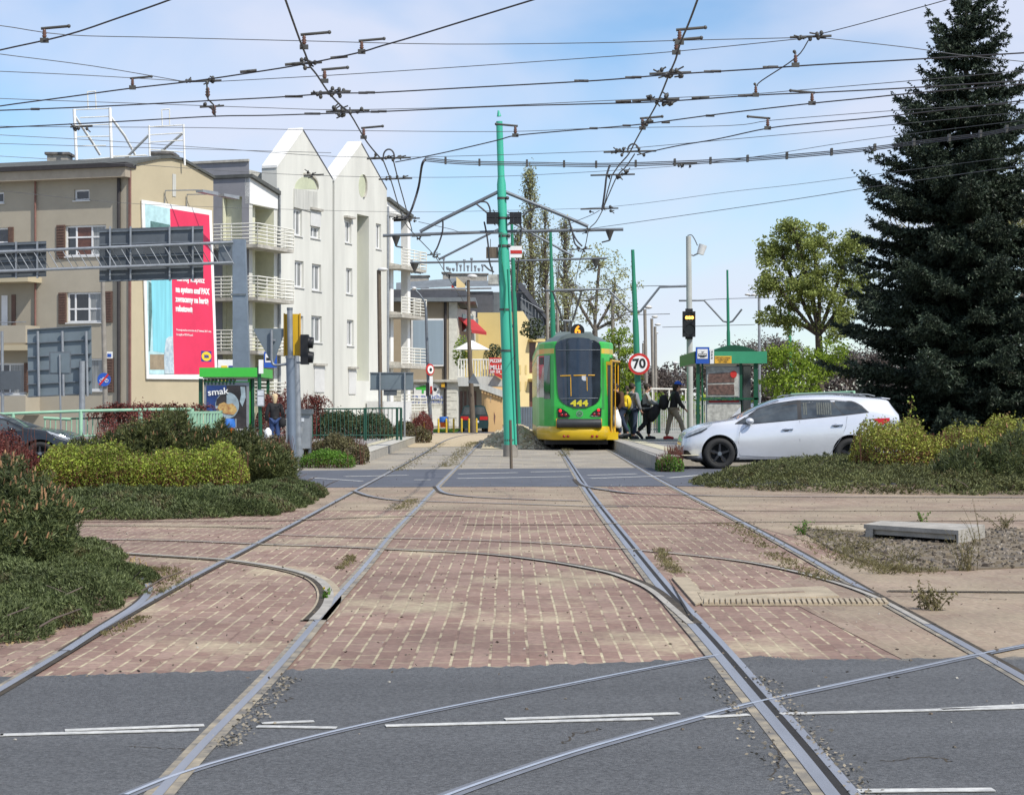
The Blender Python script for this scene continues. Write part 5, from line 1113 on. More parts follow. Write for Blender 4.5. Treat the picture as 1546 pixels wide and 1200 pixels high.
# ----- white stone house with the big blue panel -----
Y3 = 128.0; X3 = Xa(690, Y3); B3 = thing('corner_house', 'beige and white stone house with a big pale blue panel and red awnings', 'house', (X3, Y3, 0))
F3 = Wall((X3, Y3, 0), (-1, 0.0, 0)); R3 = Wall((X3, Y3, 0), (.25, 1, 0))
zt = Za(456, Y3); zl = Za(573, Y3)
mb = MB(); F3.box(mb, .55, 7, zl, zt, -.0, -8, 'beige_wall'); mb.build('upper_wall', B3)
mb = MB(); F3.box(mb, 0, .52, zl, zt - .02, .03, -8, 'stone_white'); mb.build('corner_pier', B3)
mb = MB(); F3.box(mb, 0, 7, 0, zl - .16, .0, -8, 'stone_white')
mb.build('lower_wall', B3)
mb = MB(); zz = 0
for k in range(10):
 for j in range(9):
  u = .02 + j * .78 + (.39 if k % 2 else 0); F3.box(mb, u, u + .72, .05 + k * .27, .28 + k * .27, .0, .025, 'stone_white')
mb.build('stone_blocks', B3)
mb = MB(); F3.box(mb, -.35, 7, zl - .16, zl, .35, -8, 'slab_edge'); mb.build('ledge', B3)
a, b_, c_, d_ = F3.rect(621, 481, 672, 553); mb = MB(); F3.box(mb, a, b_, c_, d_, .01, .10, 'frame_white'); w = mb.build('blue_panel', B3); mb = MB(); F3.box(mb, a + .12, b_ - .12, c_ + .12, d_ - .12, .1, .12, 'panel_blue'); mb.build('panel_sheet', w)
pipe(B3, [F3.p(.75, 0, .1), F3.p(.75, zt, .1)], .09, 'dark_gutter')
mb = MB(); F3.box(mb, -1.2, 8, zt, zt + .25, .7, -8, 'slate_light'); F3.box(mb, -.6, 8, zt + .25, zt + .75, .3, -8, 'slate'); mb.build('roof', B3)
t = MB(); F3.box(t, .9, 4.5, zt + .75, zt + .82, .1, -.3, 'slate_light'); t.build('roof_edge', B3)
a, b_, c_, d_ = F3.rect(640, 617, 665, 643); mb = MB(); F3.box(mb, a, b_, 0.05, d_, .03, .07, 'railing_white'); mb.build('door', B3)
a, b_, c_, d_ = F3.rect(664, 578, 674, 587); mb = MB(); F3.box(mb, a, b_, c_, c_ + .1, .03, .3, 'dark_gutter'); F3.box(mb, a + .1, b_ - .1, c_ + .1, d_, .1, .25, 'gold_frame'); mb.build('wall_lamp', B3)
sg = thing('shop_sign', 'white wall sign with a green tree and blue lettering on the stone house', 'sign', F3.p(2, 2, 0))
mb = MB(); wpoly(mb, F3, arc(650, 591, 15, 13, -10, 190), .03, 'frame_white', .06); wpoly(mb, F3, [(625, 580), (664, 592), (664, 603), (625, 603)], .03, 'frame_white', .07); mb.build('board', sg)
mb = MB(); wpoly(mb, F3, [(628, 585), (643, 581), (643, 589), (640, 589), (640, 594), (637, 594), (637, 588), (628, 588)], .1, 'shelter_green', .02); mb.build('tree_mark', sg)
text('lettering', 'Dla malucha', .40, F3.p(*F3.hit(643, 599), .12), (1, 0, 0), (0, -1, 0), 'blue_paint', sg, sx=1.1); text('lettering', 'klub przedszkolny', .26, F3.p(*F3.hit(643, 606.5), .03), (1, 0, 0), (0, -1, 0), 'blue_paint', sg, sx=1.2)
# side face with awning, terrace
mb = MB(); R3.box(mb, 0, 4.6, zl, zt - .4, 0, -.3, 'stone_white'); mb.build('side_wall', B3)
for k, (u, z) in enumerate([(1.2, 6.2), (3.0, 6.2), (1.2, 4.2), (3.0, 4.2)]): mb = MB(); R3.box(mb, u, u + .9, z, z + 1.1, .01, .04, 'glass'); mb.build('window', B3)
aw = thing('awning', 'red sloping awning on the side of the stone house', 'awning', R3.p(1, 6, 0)); mb = MB(); z = Za(478, Y3)
mb.hexa([R3.p(.3, z - .9, .9), R3.p(4, z - .9, .9), R3.p(4, z - .85, .9), R3.p(.3, z - .85, .9), R3.p(.3, z - .1, .0), R3.p(4, z - .1, .0), R3.p(4, z, .0), R3.p(.3, z, .0)], 'awning_red'); mb.build('canvas', aw)
mb = MB(); R3.box(mb, .3, 4, z - 1.05, z - .87, .88, .91, 'awning_red'); mb.build('valance', aw)
# attic storeys behind: dark slate roofs and chimneys with flues
BA = thing('slate_roof_house', 'house with dark slate attic and a row of chimney flues behind the stone house', 'house', (Xa(680, 148), 148, 0)); Ya = 148
mb = MB(); mb.box(Xa(600, Ya), Xa(692, Ya), Ya, Ya + 6, 0, Za(438, Ya), 'slate'); mb.box(Xa(706, Ya), Xa(744, Ya), Ya, Ya + 6, 0, Za(440, Ya), 'slate'); mb.box(Xa(690, Ya), Xa(708, Ya), Ya + 2, Ya + 6, 0, Za(440, Ya), 'beige_wall'); mb.build('attic_wall', BA)
mb = MB(); mb.hexa([P(598, 437, Ya - .4), P(700, 432, Ya - .4), P(700, 432, Ya + 6), P(598, 437, Ya + 6), P(598, 427, Ya + 1), P(690, 420, Ya + 1), P(690, 420, Ya + 6), P(598, 427, Ya + 6)], 'slate_light'); mb.build('roof', BA)
mb = MB(); mb.hexa([P(704, 433, Ya - .4), P(757, 432, Ya - .4), P(757, 432, Ya + 6), P(704, 433, Ya + 6), P(704, 424, Ya + 1), P(757, 424, Ya + 1), P(757, 424, Ya + 6), P(704, 424, Ya + 6)], 'slate_light'); mb.build('roof', BA)
for (x0, x1, y0, y1) in [(613, 645, 413, 428), (667, 678, 408, 422), (676, 735, 410, 424)]:
 mb = MB(); mb.box(Xa(x0, Ya), Xa(x1, Ya), Ya + 2, Ya + 3, Za(y1 + 4, Ya), Za(y0, Ya) - .1, 'concrete'); mb.box(Xa(x0, Ya) - .1, Xa(x1, Ya) + .1, Ya + 1.9, Ya + 3.1, Za(y0, Ya) - .1, Za(y0, Ya), 'stone_grey'); c_ = mb.build('chimney', BA)
 for k in range(int((x1 - x0) / 5.5)):
  x = x0 + 3 + k * 5.5; h = rs.uniform(.25, 1.1) if rs.rand() > .3 else .1; mb = MB(); q = P(x, y0, Ya + 2.5); mb.tube([q, q + Vector((0, 0, h))], .07, 'galv', 6); mb.tube([q + Vector((0, 0, h)), q + Vector((0, 0, h + .15))], .12, 'galv', 6); mb.build('flue', c_)
mb = MB(); mb.prism([P(689, 418, Ya - .6), P(702, 430, Ya - .6), P(702, 452, Ya - .6), P(697, 452, Ya - .6), P(689, 440, Ya - .6)], (0, 1, 0), 'yellow_lit'); mb.build('yellow_gable', BA)
mb = MB(); mb.prism([P(682, 430, Ya - 1), P(686, 434, Ya - 1), P(689, 450, Ya - 1), P(684, 446, Ya - 1), P(681, 440, Ya - 1)], (0, .4, 0), 'awning_red'); tag(mb.build('closed_umbrella', base=P(684, 446, Ya - 1)), 'folded red sunshade on the attic terrace', 'sunshade')
# grey block behind the mast
BG = thing('grey_house', 'grey slate clad house with a sloping roof behind the mint green mast', 'house', (Xa(770, 155), 155, 0)); Yg = 155
mb = MB(); mb.box(Xa(719, Yg), Xa(786, Yg), Yg, Yg + 10, 0, Za(441, Yg), 'slate_light'); mb.build('wall', BG)
mb = MB(); mb.prism([P(786, 436, Yg - .3), P(822, 478, Yg - .3), P(822, 560, Yg - .3), P(786, 560, Yg - .3)], (0, 9, 0), 'slate_light'); mb.build('wall', BG)
mb = MB(); mb.prism([P(783, 427, Yg - .6), P(788, 427, Yg - .6), P(826, 478, Yg - .6), P(826, 484, Yg - .6), P(783, 434, Yg - .6)], (0, 10, 0), 'slate'); mb.build('roof', BG)
mb = MB()
for x in range(788, 820, 5): mb.tube([P(x, 442 + (x - 785) * 1.1, Yg - .7), P(x, 480, Yg - .7)], .03, 'galv', 4)
mb.tube([P(786, 450, Yg - .7), P(822, 470, Yg - .7)], .03, 'galv', 4); mb.build('railing', BG)
# ----- yellow house -----
Y4 = 142.0; B4 = thing('yellow_house', 'yellow rendered house with small balconies behind the mint green mast', 'house', (Xa(780, Y4), Y4, 0))
mb = MB(); mb.box(Xa(721, Y4), Xa(780, Y4), Y4, Y4 + 7, 0, Za(472, Y4), 'yellow_wall'); mb.build('front_wall', B4)
S4 = Wall((Xa(780, Y4), Y4, 0), (.20, 1, 0))
W4 = Wall((Xa(780, Y4), Y4 - .01, 0), (1, .55, 0)); uu = [W4.hit(x, 500)[0] for x in (780, 799, 818)]
mb = MB(); mb.prism([W4.p(0, 0, 0), W4.p(uu[1], 0), W4.p(uu[1], W4.hit(799, 485)[1]), W4.p(uu[1] * .5, W4.hit(790, 470)[1]), W4.p(0, W4.hit(780, 470)[1])], -W4.n * 6, 'yellow_lit'); mb.build('side_wall', B4)
mb = MB(); W4.box(mb, uu[1], uu[2], 0, W4.hit(808, 512)[1], -.6, -6, 'yellow_lit'); mb.build('side_wall', B4)
for y in (512, 572):
 z = W4.hit(806, y)[1]; mb = MB(); W4.box(mb, uu[1] - .1, uu[2] - .1, z - .2, z, -.6, .7, 'yellow_wall'); b_ = mb.build('balcony', B4)
 mb = MB(); W4.box(mb, uu[1], uu[2] - .2, z - 2.4, z - .2, -.59, -.55, 'glass_red'); mb.build('balcony_door', B4)
for k, (x, y) in enumerate([(785, 560), (785, 585), (794, 560), (794, 585)]): mb = MB(); a, b_, c_, d_ = W4.rect(x - 1.4, y - 9, x + 1.4, y + 5); W4.box(mb, a, b_, c_, d_, .01, .03, 'yellow_wall'); mb.build('window', B4)
mb = MB(); mb.box(Xa(712, Y4 - 2), Xa(722, Y4 - 2), Y4 - 2, Y4, Za(560, Y4), Za(482, Y4), 'yellow_wall'); mb.build('wall', B4)
for (x0, y0, x1, y1) in [(711, 483, 722, 500), (713, 521, 724, 552)]: mb = MB(); mb.box(Xa(x0, Y4 - 2.1), Xa(x1, Y4 - 2.1), Y4 - 2.1, Y4 - 2.02, Za(y1, Y4), Za(y0, Y4), 'glass_curtain'); mb.build('window', B4)
C, _ = blob(500, [(Xa(805, 131), 130.5, Za(497, 131), .9, .6, .7)], .6); o = qmesh('potted_plant', leaves(C, .2, .12), 'hedge_dark', 4, None, tuple(P(805, 505, 130.5))); tag(o, 'round dark plant on the top balcony of the yellow house', 'plant')
C, _ = blob(500, [(Xa(697, 108), 108, Za(532, 108), .5, .4, .9)], .6, zmin=0); o = qmesh('terrace_plant', leaves(C, .16, .08), 'tree_green', 4, None, tuple(P(697, 560, 108))); tag(o, 'light green shrub on the terrace beside the stone house', 'plant')
C, _ = blob(400, [(Xa(746, 109), 109, Za(533, 109), .5, .4, .5)], .6, zmin=0); o = qmesh('terrace_plant', leaves(C, .16, .08), 'hedge_dark', 4, None, tuple(P(746, 545, 109))); tag(o, 'dark green shrub behind the red pizza sign', 'plant')
# ----- low annexe with terrace, orange shed -----
Y5 = 106.0; B5 = thing('annexe', 'low annexe with a white roof slab carrying a terrace, left of the mast', 'annexe', (Xa(725, Y5), Y5, 0))
z5 = Za(568, Y5)
mb = MB(); mb.prism([P(690, 570, Y5 - 1), P(748, 567, Y5 - 1), P(762, 577, Y5 - 1), P(762, 583, Y5 - 1), P(692, 583, Y5 - 1)], (0, 5, 0), 'stained'); mb.build('roof_slab', B5)
mb = MB(); mb.box(Xa(692, Y5), Xa(728, Y5), Y5 + .6, Y5 + 4, 0, Za(582, Y5), 'tan_render'); mb.build('wall', B5)
for x in (696, 702, 709, 717): mb = MB(); mb.box(Xa(x - 1.8, Y5), Xa(x + 1.8, Y5), Y5 + .55, Y5 + .6, .2, Za(590, Y5), 'glass_red'); mb.build('window', B5)
mb = MB()
for x in np.arange(692, 757, 4.2): mb.tube([P(x, 568, Y5 - .6), P(x, 543, Y5 - .6)], .035, 'railing_white', 4)
mb.tube([P(692, 543, Y5 - .6), P(757, 543, Y5 - .6)], .04, 'railing_white', 6); mb.build('railing', B5)
mb = MB(); mb.box(Xa(700, Y5), Xa(735, Y5), Y5 + 3, Y5 + 3.1, z5, Za(525, Y5), 'yellow_wall'); mb.build('terrace_wall', B5)
Wu = P(712, 528, Y5 + 1); t = thing('sunshade', 'open white sunshade on the terrace', 'sunshade', Wu); mb = MB(); mb.loft([[Wu + Vector((1.0 * math.cos(a), 1.0 * math.sin(a), 0)) for a in np.linspace(0, 6.283, 9)[:-1]], [Wu + Vector((.05 * math.cos(a), .05 * math.sin(a), .5)) for a in np.linspace(0, 6.283, 9)[:-1]]], 'umbrella_white'); mb.build('canopy', t); mb = MB(); mb.tube([Wu - Vector((0, 0, 1.4)), Wu + Vector((0, 0, .5))], .03, 'galv'); mb.build('pole', t)
Ys = 101.0; t = thing('shed', 'orange yellow rounded shed with a scalloped cornice in front of the annexe', 'shed', (Xa(742, Ys), Ys, 0)); zs = Za(584, Ys); xa, xb = Xa(727, Ys), Xa(758, Ys)
mb = MB(); ring = [(xa + .35 - .35 * math.cos(a), Ys + .35 - .35 * math.sin(a)) for a in np.linspace(0, 1.57, 6)] + [(xb, Ys), (xb, Ys + 3), (xa, Ys + 3)]; mb.prism([(p[0], p[1], 0) for p in ring], (0, 0, zs), 'orange_wall'); mb.build('wall', t)
mb = MB(); mb.hexa([(xa - .1, Ys - .15, zs - .1), (xb + .1, Ys - .15, zs - .55), (xb + .1, Ys + 3, zs - .55), (xa - .1, Ys + 3, zs - .1), (xa - .1, Ys - .15, zs + .2), (xb + .1, Ys - .15, zs - .2), (xb + .1, Ys + 3, zs - .2), (xa - .1, Ys + 3, zs + .2)], 'stained')
for k in range(8): x = xa + .2 + k * .13; mb.box(xa + k * .15, xa + k * .15 + .09, Ys - .1, Ys, zs - .3 - k * .05, zs - .1 - k * .05, 'orange_wall')
mb.build('cornice', t)
mb = MB(); mb.prism([P(746, 622, Ys - .02), P(748, 628, Ys - .02), P(747, 640, Ys - .02), P(746, 632, Ys - .02)], (0, .02, 0), 'brown_edge'); mb.prism([P(740, 588, Ys - .02), P(742, 588, Ys - .02), P(741, 608, Ys - .02)], (0, .02, 0), 'stained'); mb.build('wall_stain', t)
# red sign
t = thing('restaurant_sign', 'red rectangular sign with white lettering on the terrace railing', 'sign', P(748, 564, 105)); mb = MB(); a, b_ = P(739, 564, 105), P(762, 540, 105); mb.box(a.x, b_.x, 104.9, 105, a.z, b_.z, 'red_paint'); mb.build('board', t)
for s, y, h in (('PIZZERIA', 545, .25), ('MILLENO', 555, .34), ('509 154', 561.5, .2)): text('lettering', s, h, P(740, y, 104.88), (1, 0, 0), (0, -1, 0), 'white_paint', t, 'LEFT', .8, bold=.006)
mb = MB(); mb.hexa([P(746, 566, 104), P(758, 572, 104), P(758, 572, 105), P(746, 566, 105), P(748, 563, 104), P(759, 566, 104), P(759, 566, 105), P(748, 563, 105)], 'awning_red'); tag(mb.build('awning', base=P(752, 570, 104)), 'small red awning edge below the red sign', 'awning')
# grey metal hoarding beside the tram
mb = MB(); a, b_ = P(786, 652, 92), P(816, 652, 92); zt_ = Za(614, 92)
mb.box(a.x, b_.x, 92, 92.1, 0, zt_, 'galv_blue')
for k in range(9): x = a.x + (b_.x - a.x) * k / 8; mb.box(x - .02, x + .02, 91.97, 92, 0, zt_, 'galv_dark')
tag(mb.build('hoarding', base=(a.x, 92, 0)), 'grey corrugated hoarding between the mast and the tram', 'hoarding')
# hidden parts of the block towards the right of the yellow house
# ---------------- street furniture ----------------
def tube_obj(name, pts, r, m, parent=None, seg=10, base=None):
 mb = MB(); mb.tube(pts, r, m, seg); return mb.build(name, parent, base)
def boxpx(mb, x0, y0, x1, y1, Y, th, m): a, b = P(x0, y1, Y), P(x1, y0, Y); return mb.box(a.x, b.x, Y, Y + th, a.z, b.z, m)
# sign gantry
Yg = 72; t = thing('sign_gantry', 'grey lattice gantry beam on a square grey post, carrying two sign backs', 'gantry', P(362, 0, Yg) * 1)
t.location = (Xa(362, Yg), Yg, 0); t['_o'] = (Xa(362, Yg), Yg, 0)
a, b = Xa(352, Yg), Xa(370.5, Yg); mb = MB(); mb.hexa([(a + .02, Yg - .2, 0), (b + .25, Yg - .2, 0), (b + .25, Yg + .2, 0), (a + .02, Yg + .2, 0), (a, Yg - .2, Za(362, Yg)), (b, Yg - .2, Za(362, Yg)), (b, Yg + .2, Za(362, Yg)), (a, Yg + .2, Za(362, Yg))], 'galv_blue'); mb.box(a - .05, b + .05, Yg - .25, Yg + .25, 5.3, 5.36, 'galv_dark'); mb.build('post', t)
mb = MB(); mb.box(a - .5, a, Yg - .2, Yg + .2, Za(400, Yg), Za(364, Yg), 'galv_dark'); mb.build('end_plate', t)
mb = MB()
for (y0, y1) in ((381, 366), (410, 396.5)):
 for dy in (-.35, .35): mb.tube([P(-60, y0 + 2, Yg + dy), P(352, y1, Yg + dy)], .055, 'galv', 8)
mb.build('chord', t)
mb = MB()
for x in np.arange(-60, 350, 22):
 f0, f1 = 383 - (x + 60) * 15 / 412, 412 - (x + 60) * 13.5 / 412; mb.tube([P(x, f0, Yg - .35), P(x + 17, f1 - .5, Yg - .35)], .018, 'galv', 4); mb.tube([P(x + 9, f0, Yg - .35), P(x + 26, f1 - .5, Yg + .35)], .018, 'galv', 4)
mb.build('lattice', t)
for nm, x0, y0, x1, y1, posts, lb in (('road_sign', 150, 343, 307, 424, (166, 197, 256, 291), 'large rectangular road sign seen from behind, beside the gantry post'), ('road_sign', -60, 366, 70, 420, (-20, 24, 56), 'smaller rectangular sign back on the gantry at the left picture edge')):
 s = thing(nm, lb, 'road sign', P((x0 + x1) / 2, y1, Yg + .6)); mb = MB(); q = 2 * (x1 - x0) / 157
 mb.hexa([P(x0, y1 + 2, Yg + .6), P(x1, y1 - 3, Yg + .6), P(x1, y1 - 3, Yg + .63), P(x0, y1 + 2, Yg + .63), P(x0, y0 + 3, Yg + .6), P(x1, y0 - 2, Yg + .6), P(x1, y0 - 2, Yg + .63), P(x0, y0 + 3, Yg + .63)], 'sign_back'); mb.build('panel', s)
 mb = MB()
 for f in (.04, .28, .52, .76, .97): ya, yb = y0 + 3 + (y1 - y0 - 1) * f, y0 - 2 + (y1 - y0 - 1) * f; mb.hexa([P(x0, ya + 2, Yg + .52), P(x1, yb + 2, Yg + .52), P(x1, yb + 2, Yg + .6), P(x0, ya + 2, Yg + .6), P(x0, ya, Yg + .52), P(x1, yb, Yg + .52), P(x1, yb, Yg + .6), P(x0, ya, Yg + .6)], 'galv_dark')
 mb.build('stiffener', s)
 for x in posts: mb = MB(); boxpx(mb, x - 1.2, y0 - 1, x + 1.2, y1, Yg + .42, .09, 'galv'); mb.build('bracket', s)
# big lower sign back
Yb = 50; s = thing('road_sign', 'big square sign back on a grey post in front of the tan building', 'road sign', (Xa(95, Yb), Yb, 0))
mb = MB(); mb.hexa([P(43, 600, Yb), P(139, 595, Yb), P(139, 595, Yb + .03), P(43, 600, Yb + .03), P(41, 497, Yb), P(138, 491, Yb), P(138, 491, Yb + .03), P(41, 497, Yb + .03)], 'sign_back_light'); mb.build('panel', s)
mb = MB()
for f in (0, .2, .4, .6, .8, .98): ya, yb = 497 + 103 * f, 491 + 104 * f; mb.hexa([P(41, ya + 1.5, Yb - .07), P(138, yb + 1.5, Yb - .07), P(138, yb + 1.5, Yb), P(41, ya + 1.5, Yb), P(41, ya, Yb - .07), P(138, yb, Yb - .07), P(138, yb, Yb), P(41, ya, Yb)], 'galv_dark')
mb.build('stiffener', s)
for x, r in ((57, .045), (94, .045), (130, .045)): tube_obj('rail', [P(x, 500, Yb - .1), P(x + 2, 598, Yb - .1)], .035, 'galv', s)
tube_obj('post', [P(124, 545, Yb - .16), Vector((Xa(126, Yb), Yb - .16, 0))], .075, 'galv', s)
Ys_ = 46; s = thing('road_sign', 'small square sign back on a thin post, before the big sign back', 'road sign', (Xa(92, Ys_), Ys_, 0)); mb = MB(); boxpx(mb, 74, 531, 107, 565, Ys_ + .03, .02, 'galv_dark'); boxpx(mb, 76, 533, 105, 563, Ys_ + .015, .02, 'sign_back_light'); mb.build('panel', s); tube_obj('post', [P(90, 535, Ys_ - .02), Vector((Xa(93, Ys_), Ys_ - .02, 0))], .022, 'galv', s)
s = thing('road_sign', 'small grey sign back at the left picture edge below the balcony', 'road sign', (Xa(15, 52), 52, 0)); mb = MB(); boxpx(mb, 0, 560, 31, 588, 52, .02, 'sign_back'); mb.build('panel', s); tube_obj('post', [P(3, 500, 52.1), Vector((Xa(3, 52), 52.1, 0))], .04, 'galv', s)
# concrete lamp post with the round blue sign
Yq = 86; t = thing('concrete_post', 'slim concrete post with a round blue sign, in front of the tan building', 'post', (Xa(159, Yq), Yq, 0)); tube_obj('shaft', [Vector((Xa(160, Yq), Yq, 0)), P(155, 418, Yq)], [.12, .09], 'pole_concrete', t)
s = thing('cycle_sign', 'round blue sign with a red diagonal bar and a white bicycle', 'road sign', P(157, 573, Yq - .2)); c = P(157, 573, Yq - .2); mb = MB(); mb.disc(c, (0, -1, 0), .29, 'blue_paint', .03); mb.build('plate', s)
mb = MB(); nn = .012
for q in (-.11, .11):
 for k in range(12): a0, a1 = k * .5236, (k + 1) * .5236; mb.tube([c + Vector((q + .07 * math.cos(a0), -nn, -.05 + .07 * math.sin(a0))), c + Vector((q + .07 * math.cos(a1), -nn, -.05 + .07 * math.sin(a1)))], .012, 'white_paint', 4, False)
for p0, p1 in (((-.11, -.05), (-.04, .08)), ((-.04, .08), (.08, .08)), ((.08, .08), (.11, -.05)), ((-.04, .08), (.01, -.05)), ((.01, -.05), (.08, .08)), ((.08, .08), (.06, .14))): mb.tube([c + Vector((p0[0], -nn, p0[1])), c + Vector((p1[0], -nn, p1[1]))], .012, 'white_paint', 4)
mb.build('bicycle_mark', s)
mb = MB(); mb.hexa([c + Vector(q) for q in [(-.22, -.03, -.2), (-.16, -.03, -.25), (-.16, -.02, -.25), (-.22, -.02, -.2), (.16, -.03, .25), (.22, -.03, .2), (.22, -.02, .2), (.16, -.02, .25)]], 'red_paint'); mb.build('red_bar', s)
mb = MB(); boxpx(mb, 160, 531, 170, 541, Yq + .3, .02, 'white_paint'); boxpx(mb, 162, 534, 168, 539, Yq + .29, .01, 'blue_paint'); tag(mb.build('street_plate', base=P(165, 536, Yq)), 'small white and blue plate beside the concrete post', 'plate')
# light green railing
Yr = 45; t = thing('railing', 'long light green pedestrian railing behind the shrubs on the left', 'railing', (Xa(150, Yr), Yr, 0))
tube_obj('top_rail', [P(-60, 627, Yr), P(0, 625, Yr), P(122, 620.5, Yr), P(212, 618.5, Yr), P(300, 617.5, Yr + 1)], .035, 'rail_mint', t)
for x, y in ((20, 624), (122, 620), (212, 618), (290, 617)): tube_obj('post', [Vector((Xa(x, Yr), Yr, 0)), P(x, y, Yr)], .045, 'rail_mint', t)
mb = MB(); mb.tube([P(66, 631, Yr + 1), P(107, 633, Yr + 1)], .035, 'rail_mint'); mb.tube([P(107, 632, Yr + 1), P(300, 628, Yr + 1)], .02, 'fence_green'); mb.tube([P(66, 658, Yr + 1), P(300, 658, Yr + 1)], .02, 'rail_mint')
for x in np.arange(68, 300, 8): mb.tube([P(x, 630, Yr + 1), P(x, 658, Yr + 1)], .016, 'rail_mint', 5)
mb.build('baluster', t)
t = thing('railing', 'light green railing panel with slots at the left edge of the tram shelter poster', 'railing', (Xa(312, 42), 42, 0))
A_, B_ = P(283, 621, 40.5), P(334, 628, 44.5); mb = MB(); Z0 = .2
def panel(a, b, z0, z1, m): d = Vector((b.y - a.y, -(b.x - a.x), 0)).normalized() * .03; mb.hexa([Vector((a.x, a.y, z0)), Vector((b.x, b.y, z0)), Vector((b.x, b.y, z0)) + d, Vector((a.x, a.y, z0)) + d, Vector((a.x, a.y, z1)), Vector((b.x, b.y, z1)), Vector((b.x, b.y, z1)) + d, Vector((a.x, a.y, z1)) + d], m)
zt_ = A_.z
panel(A_, B_, zt_ - .05, zt_, 'rail_mint'); panel(A_, B_, 0, zt_ - .26, 'rail_mint')
for k in range(11): q = A_.lerp(B_, k / 11); r2 = A_.lerp(B_, k / 11 + .035); panel(q, r2, zt_ - .27, zt_ - .04, 'rail_mint')
panel(B_.lerp(A_, .04), B_, 0, zt_ + .01, 'rail_mint'); mb.build('panel', t)
# dark green picket fence
t = thing('picket_fence', 'dark green metal picket fence in front of the white apartment house', 'fence', (Xa(540, 62), 62, 0))
mb = MB()
for x in np.arange(472, 606, 6.0): y = 617 - (x - 472) * .006; mb.tube([Vector((Xa(x, 62), 62, 0)), P(x, y + .5, 62)], .012, 'fence_green', 5)
mb.tube([P(471, 617.5, 62), P(550, 617, 62)], .022, 'fence_green'); mb.tube([P(552, 616.5, 62), P(606, 616, 62)], .022, 'fence_green'); mb.tube([P(471, 657, 62), P(606, 657, 62)], .02, 'fence_green'); mb.build('picket', t)
for x in (471, 550, 552.5, 600, 606): tube_obj('post', [Vector((Xa(x, 62), 62, 0)), P(x, 615.5, 62)], .03, 'fence_green', t)
# left tram shelter
Y0, Y1_ = 65.0, 68.8; x0, x1 = Xa(301, Y0), Xa(390.5, Y0); t = thing('tram_shelter', 'left tram shelter with bright green flat roof and a dark advertising panel', 'shelter', ((x0 + x1) / 2, 66, 0))
zt, zb = Za(555, Y0), Za(569, Y0); mb = MB(); mb.box(x0, x1, Y0, Y1_, zb, zt, 'shelter_green'); mb.build('roof', t)
mb = MB(); mb.box(x0 + .1, x1 - .1, Y0 + .1, Y1_ - .1, zb - .05, zb - .002, 'slab_edge'); mb.build('ceiling', t)
mb = MB()
for k in range(9): x = x0 + .12 + k * .12; mb.box(x, x + .04, Y0 + .15, Y0 + .6, zb - .25, zb - .06, 'shelter_dark')
mb.build('louvre', t)
for (xa, m) in ((303.5, 'shelter_dark'), (377.5, 'shelter_green'), (381.5, 'shelter_dark')): x = Xa(xa, 65.4); mb = MB(); mb.box(x - .06, x + .06, 65.3, 65.42, 0, zb - .05, m); mb.build('post', t)
x = Xa(405, 68.5); mb = MB(); mb.box(x - .05, x + .05, 68.4, 68.5, 0, zb - .05, 'shelter_dark'); mb.build('post', t)
ap = MB(); boxpx(ap, 308, 577, 376, 662, 65.2, .12, 'galv'); ap = ap.build('poster_case', t); c = MB(); boxpx(c, 308, 575.5, 377, 577, 65.2, .1, 'shelter_green'); c.build('case_edge', t)
def pp(pts, Y, m, th=.006, par=None, nm='poster_print'):
 mb = MB(); mb.prism([P(x, y, Y) for x, y in pts], (0, -th, 0), m); return mb.build(nm, par)
pp([(312, 582), (372, 582), (372, 660), (312, 660)], 65.19, 'ad_dark', par=ap); pp([(312, 582), (342, 582), (342, 600), (330, 608), (326, 640), (312, 640)], 65.18, 'ad_blue', par=ap)
pp(arc(343, 612, 18, 20, 0, 360, 28)[:-1], 65.17, 'ad_plate', par=ap); pp([(342, 592), (342, 612), (326, 612), (327, 603), (333, 596)], 65.16, 'ad_dark', par=ap)
pp([(328, 616), (331, 610), (338, 607), (344, 610), (351, 609), (356, 614), (358, 620), (353, 626), (342, 625), (332, 622)], 65.15, 'ad_meat', par=ap); pp([(363, 584), (370, 584), (371, 600), (366, 614), (362, 606), (364, 596)], 65.17, 'ad_plate', par=ap)
text('lettering', 'smak', .30, P(329, 591.5, 65.14), (1, 0, .1), (0, -1, 0), 'white_paint', ap, sx=1.1, bold=.004); text('lettering', 'Teraz', .12, P(360, 648, 65.14), (1, 0, 0), (0, -1, 0), 'white_paint', ap, sx=1.2); text('lettering', 'w dobrej cenie', .09, P(361, 655, 65.14), (1, 0, 0), (0, -1, 0), 'white_paint', ap, sx=1.1)
# white posters behind the shelter
s = thing('poster_wall', 'white hoarding with blue and yellow squares behind the left shelter', 'hoarding', P(350, 600, 90) * 1); mb = MB(); boxpx(mb, 329, 543, 366, 640, 90, .05, 'white_clean'); mb.build('board', s); mb = MB(); boxpx(mb, 334, 552, 343, 576, 89.97, .02, 'logo_yellow'); mb.build('square', s); mb = MB(); boxpx(mb, 345, 552, 353, 576, 89.97, .02, 'logo_blue'); mb.build('square', s)
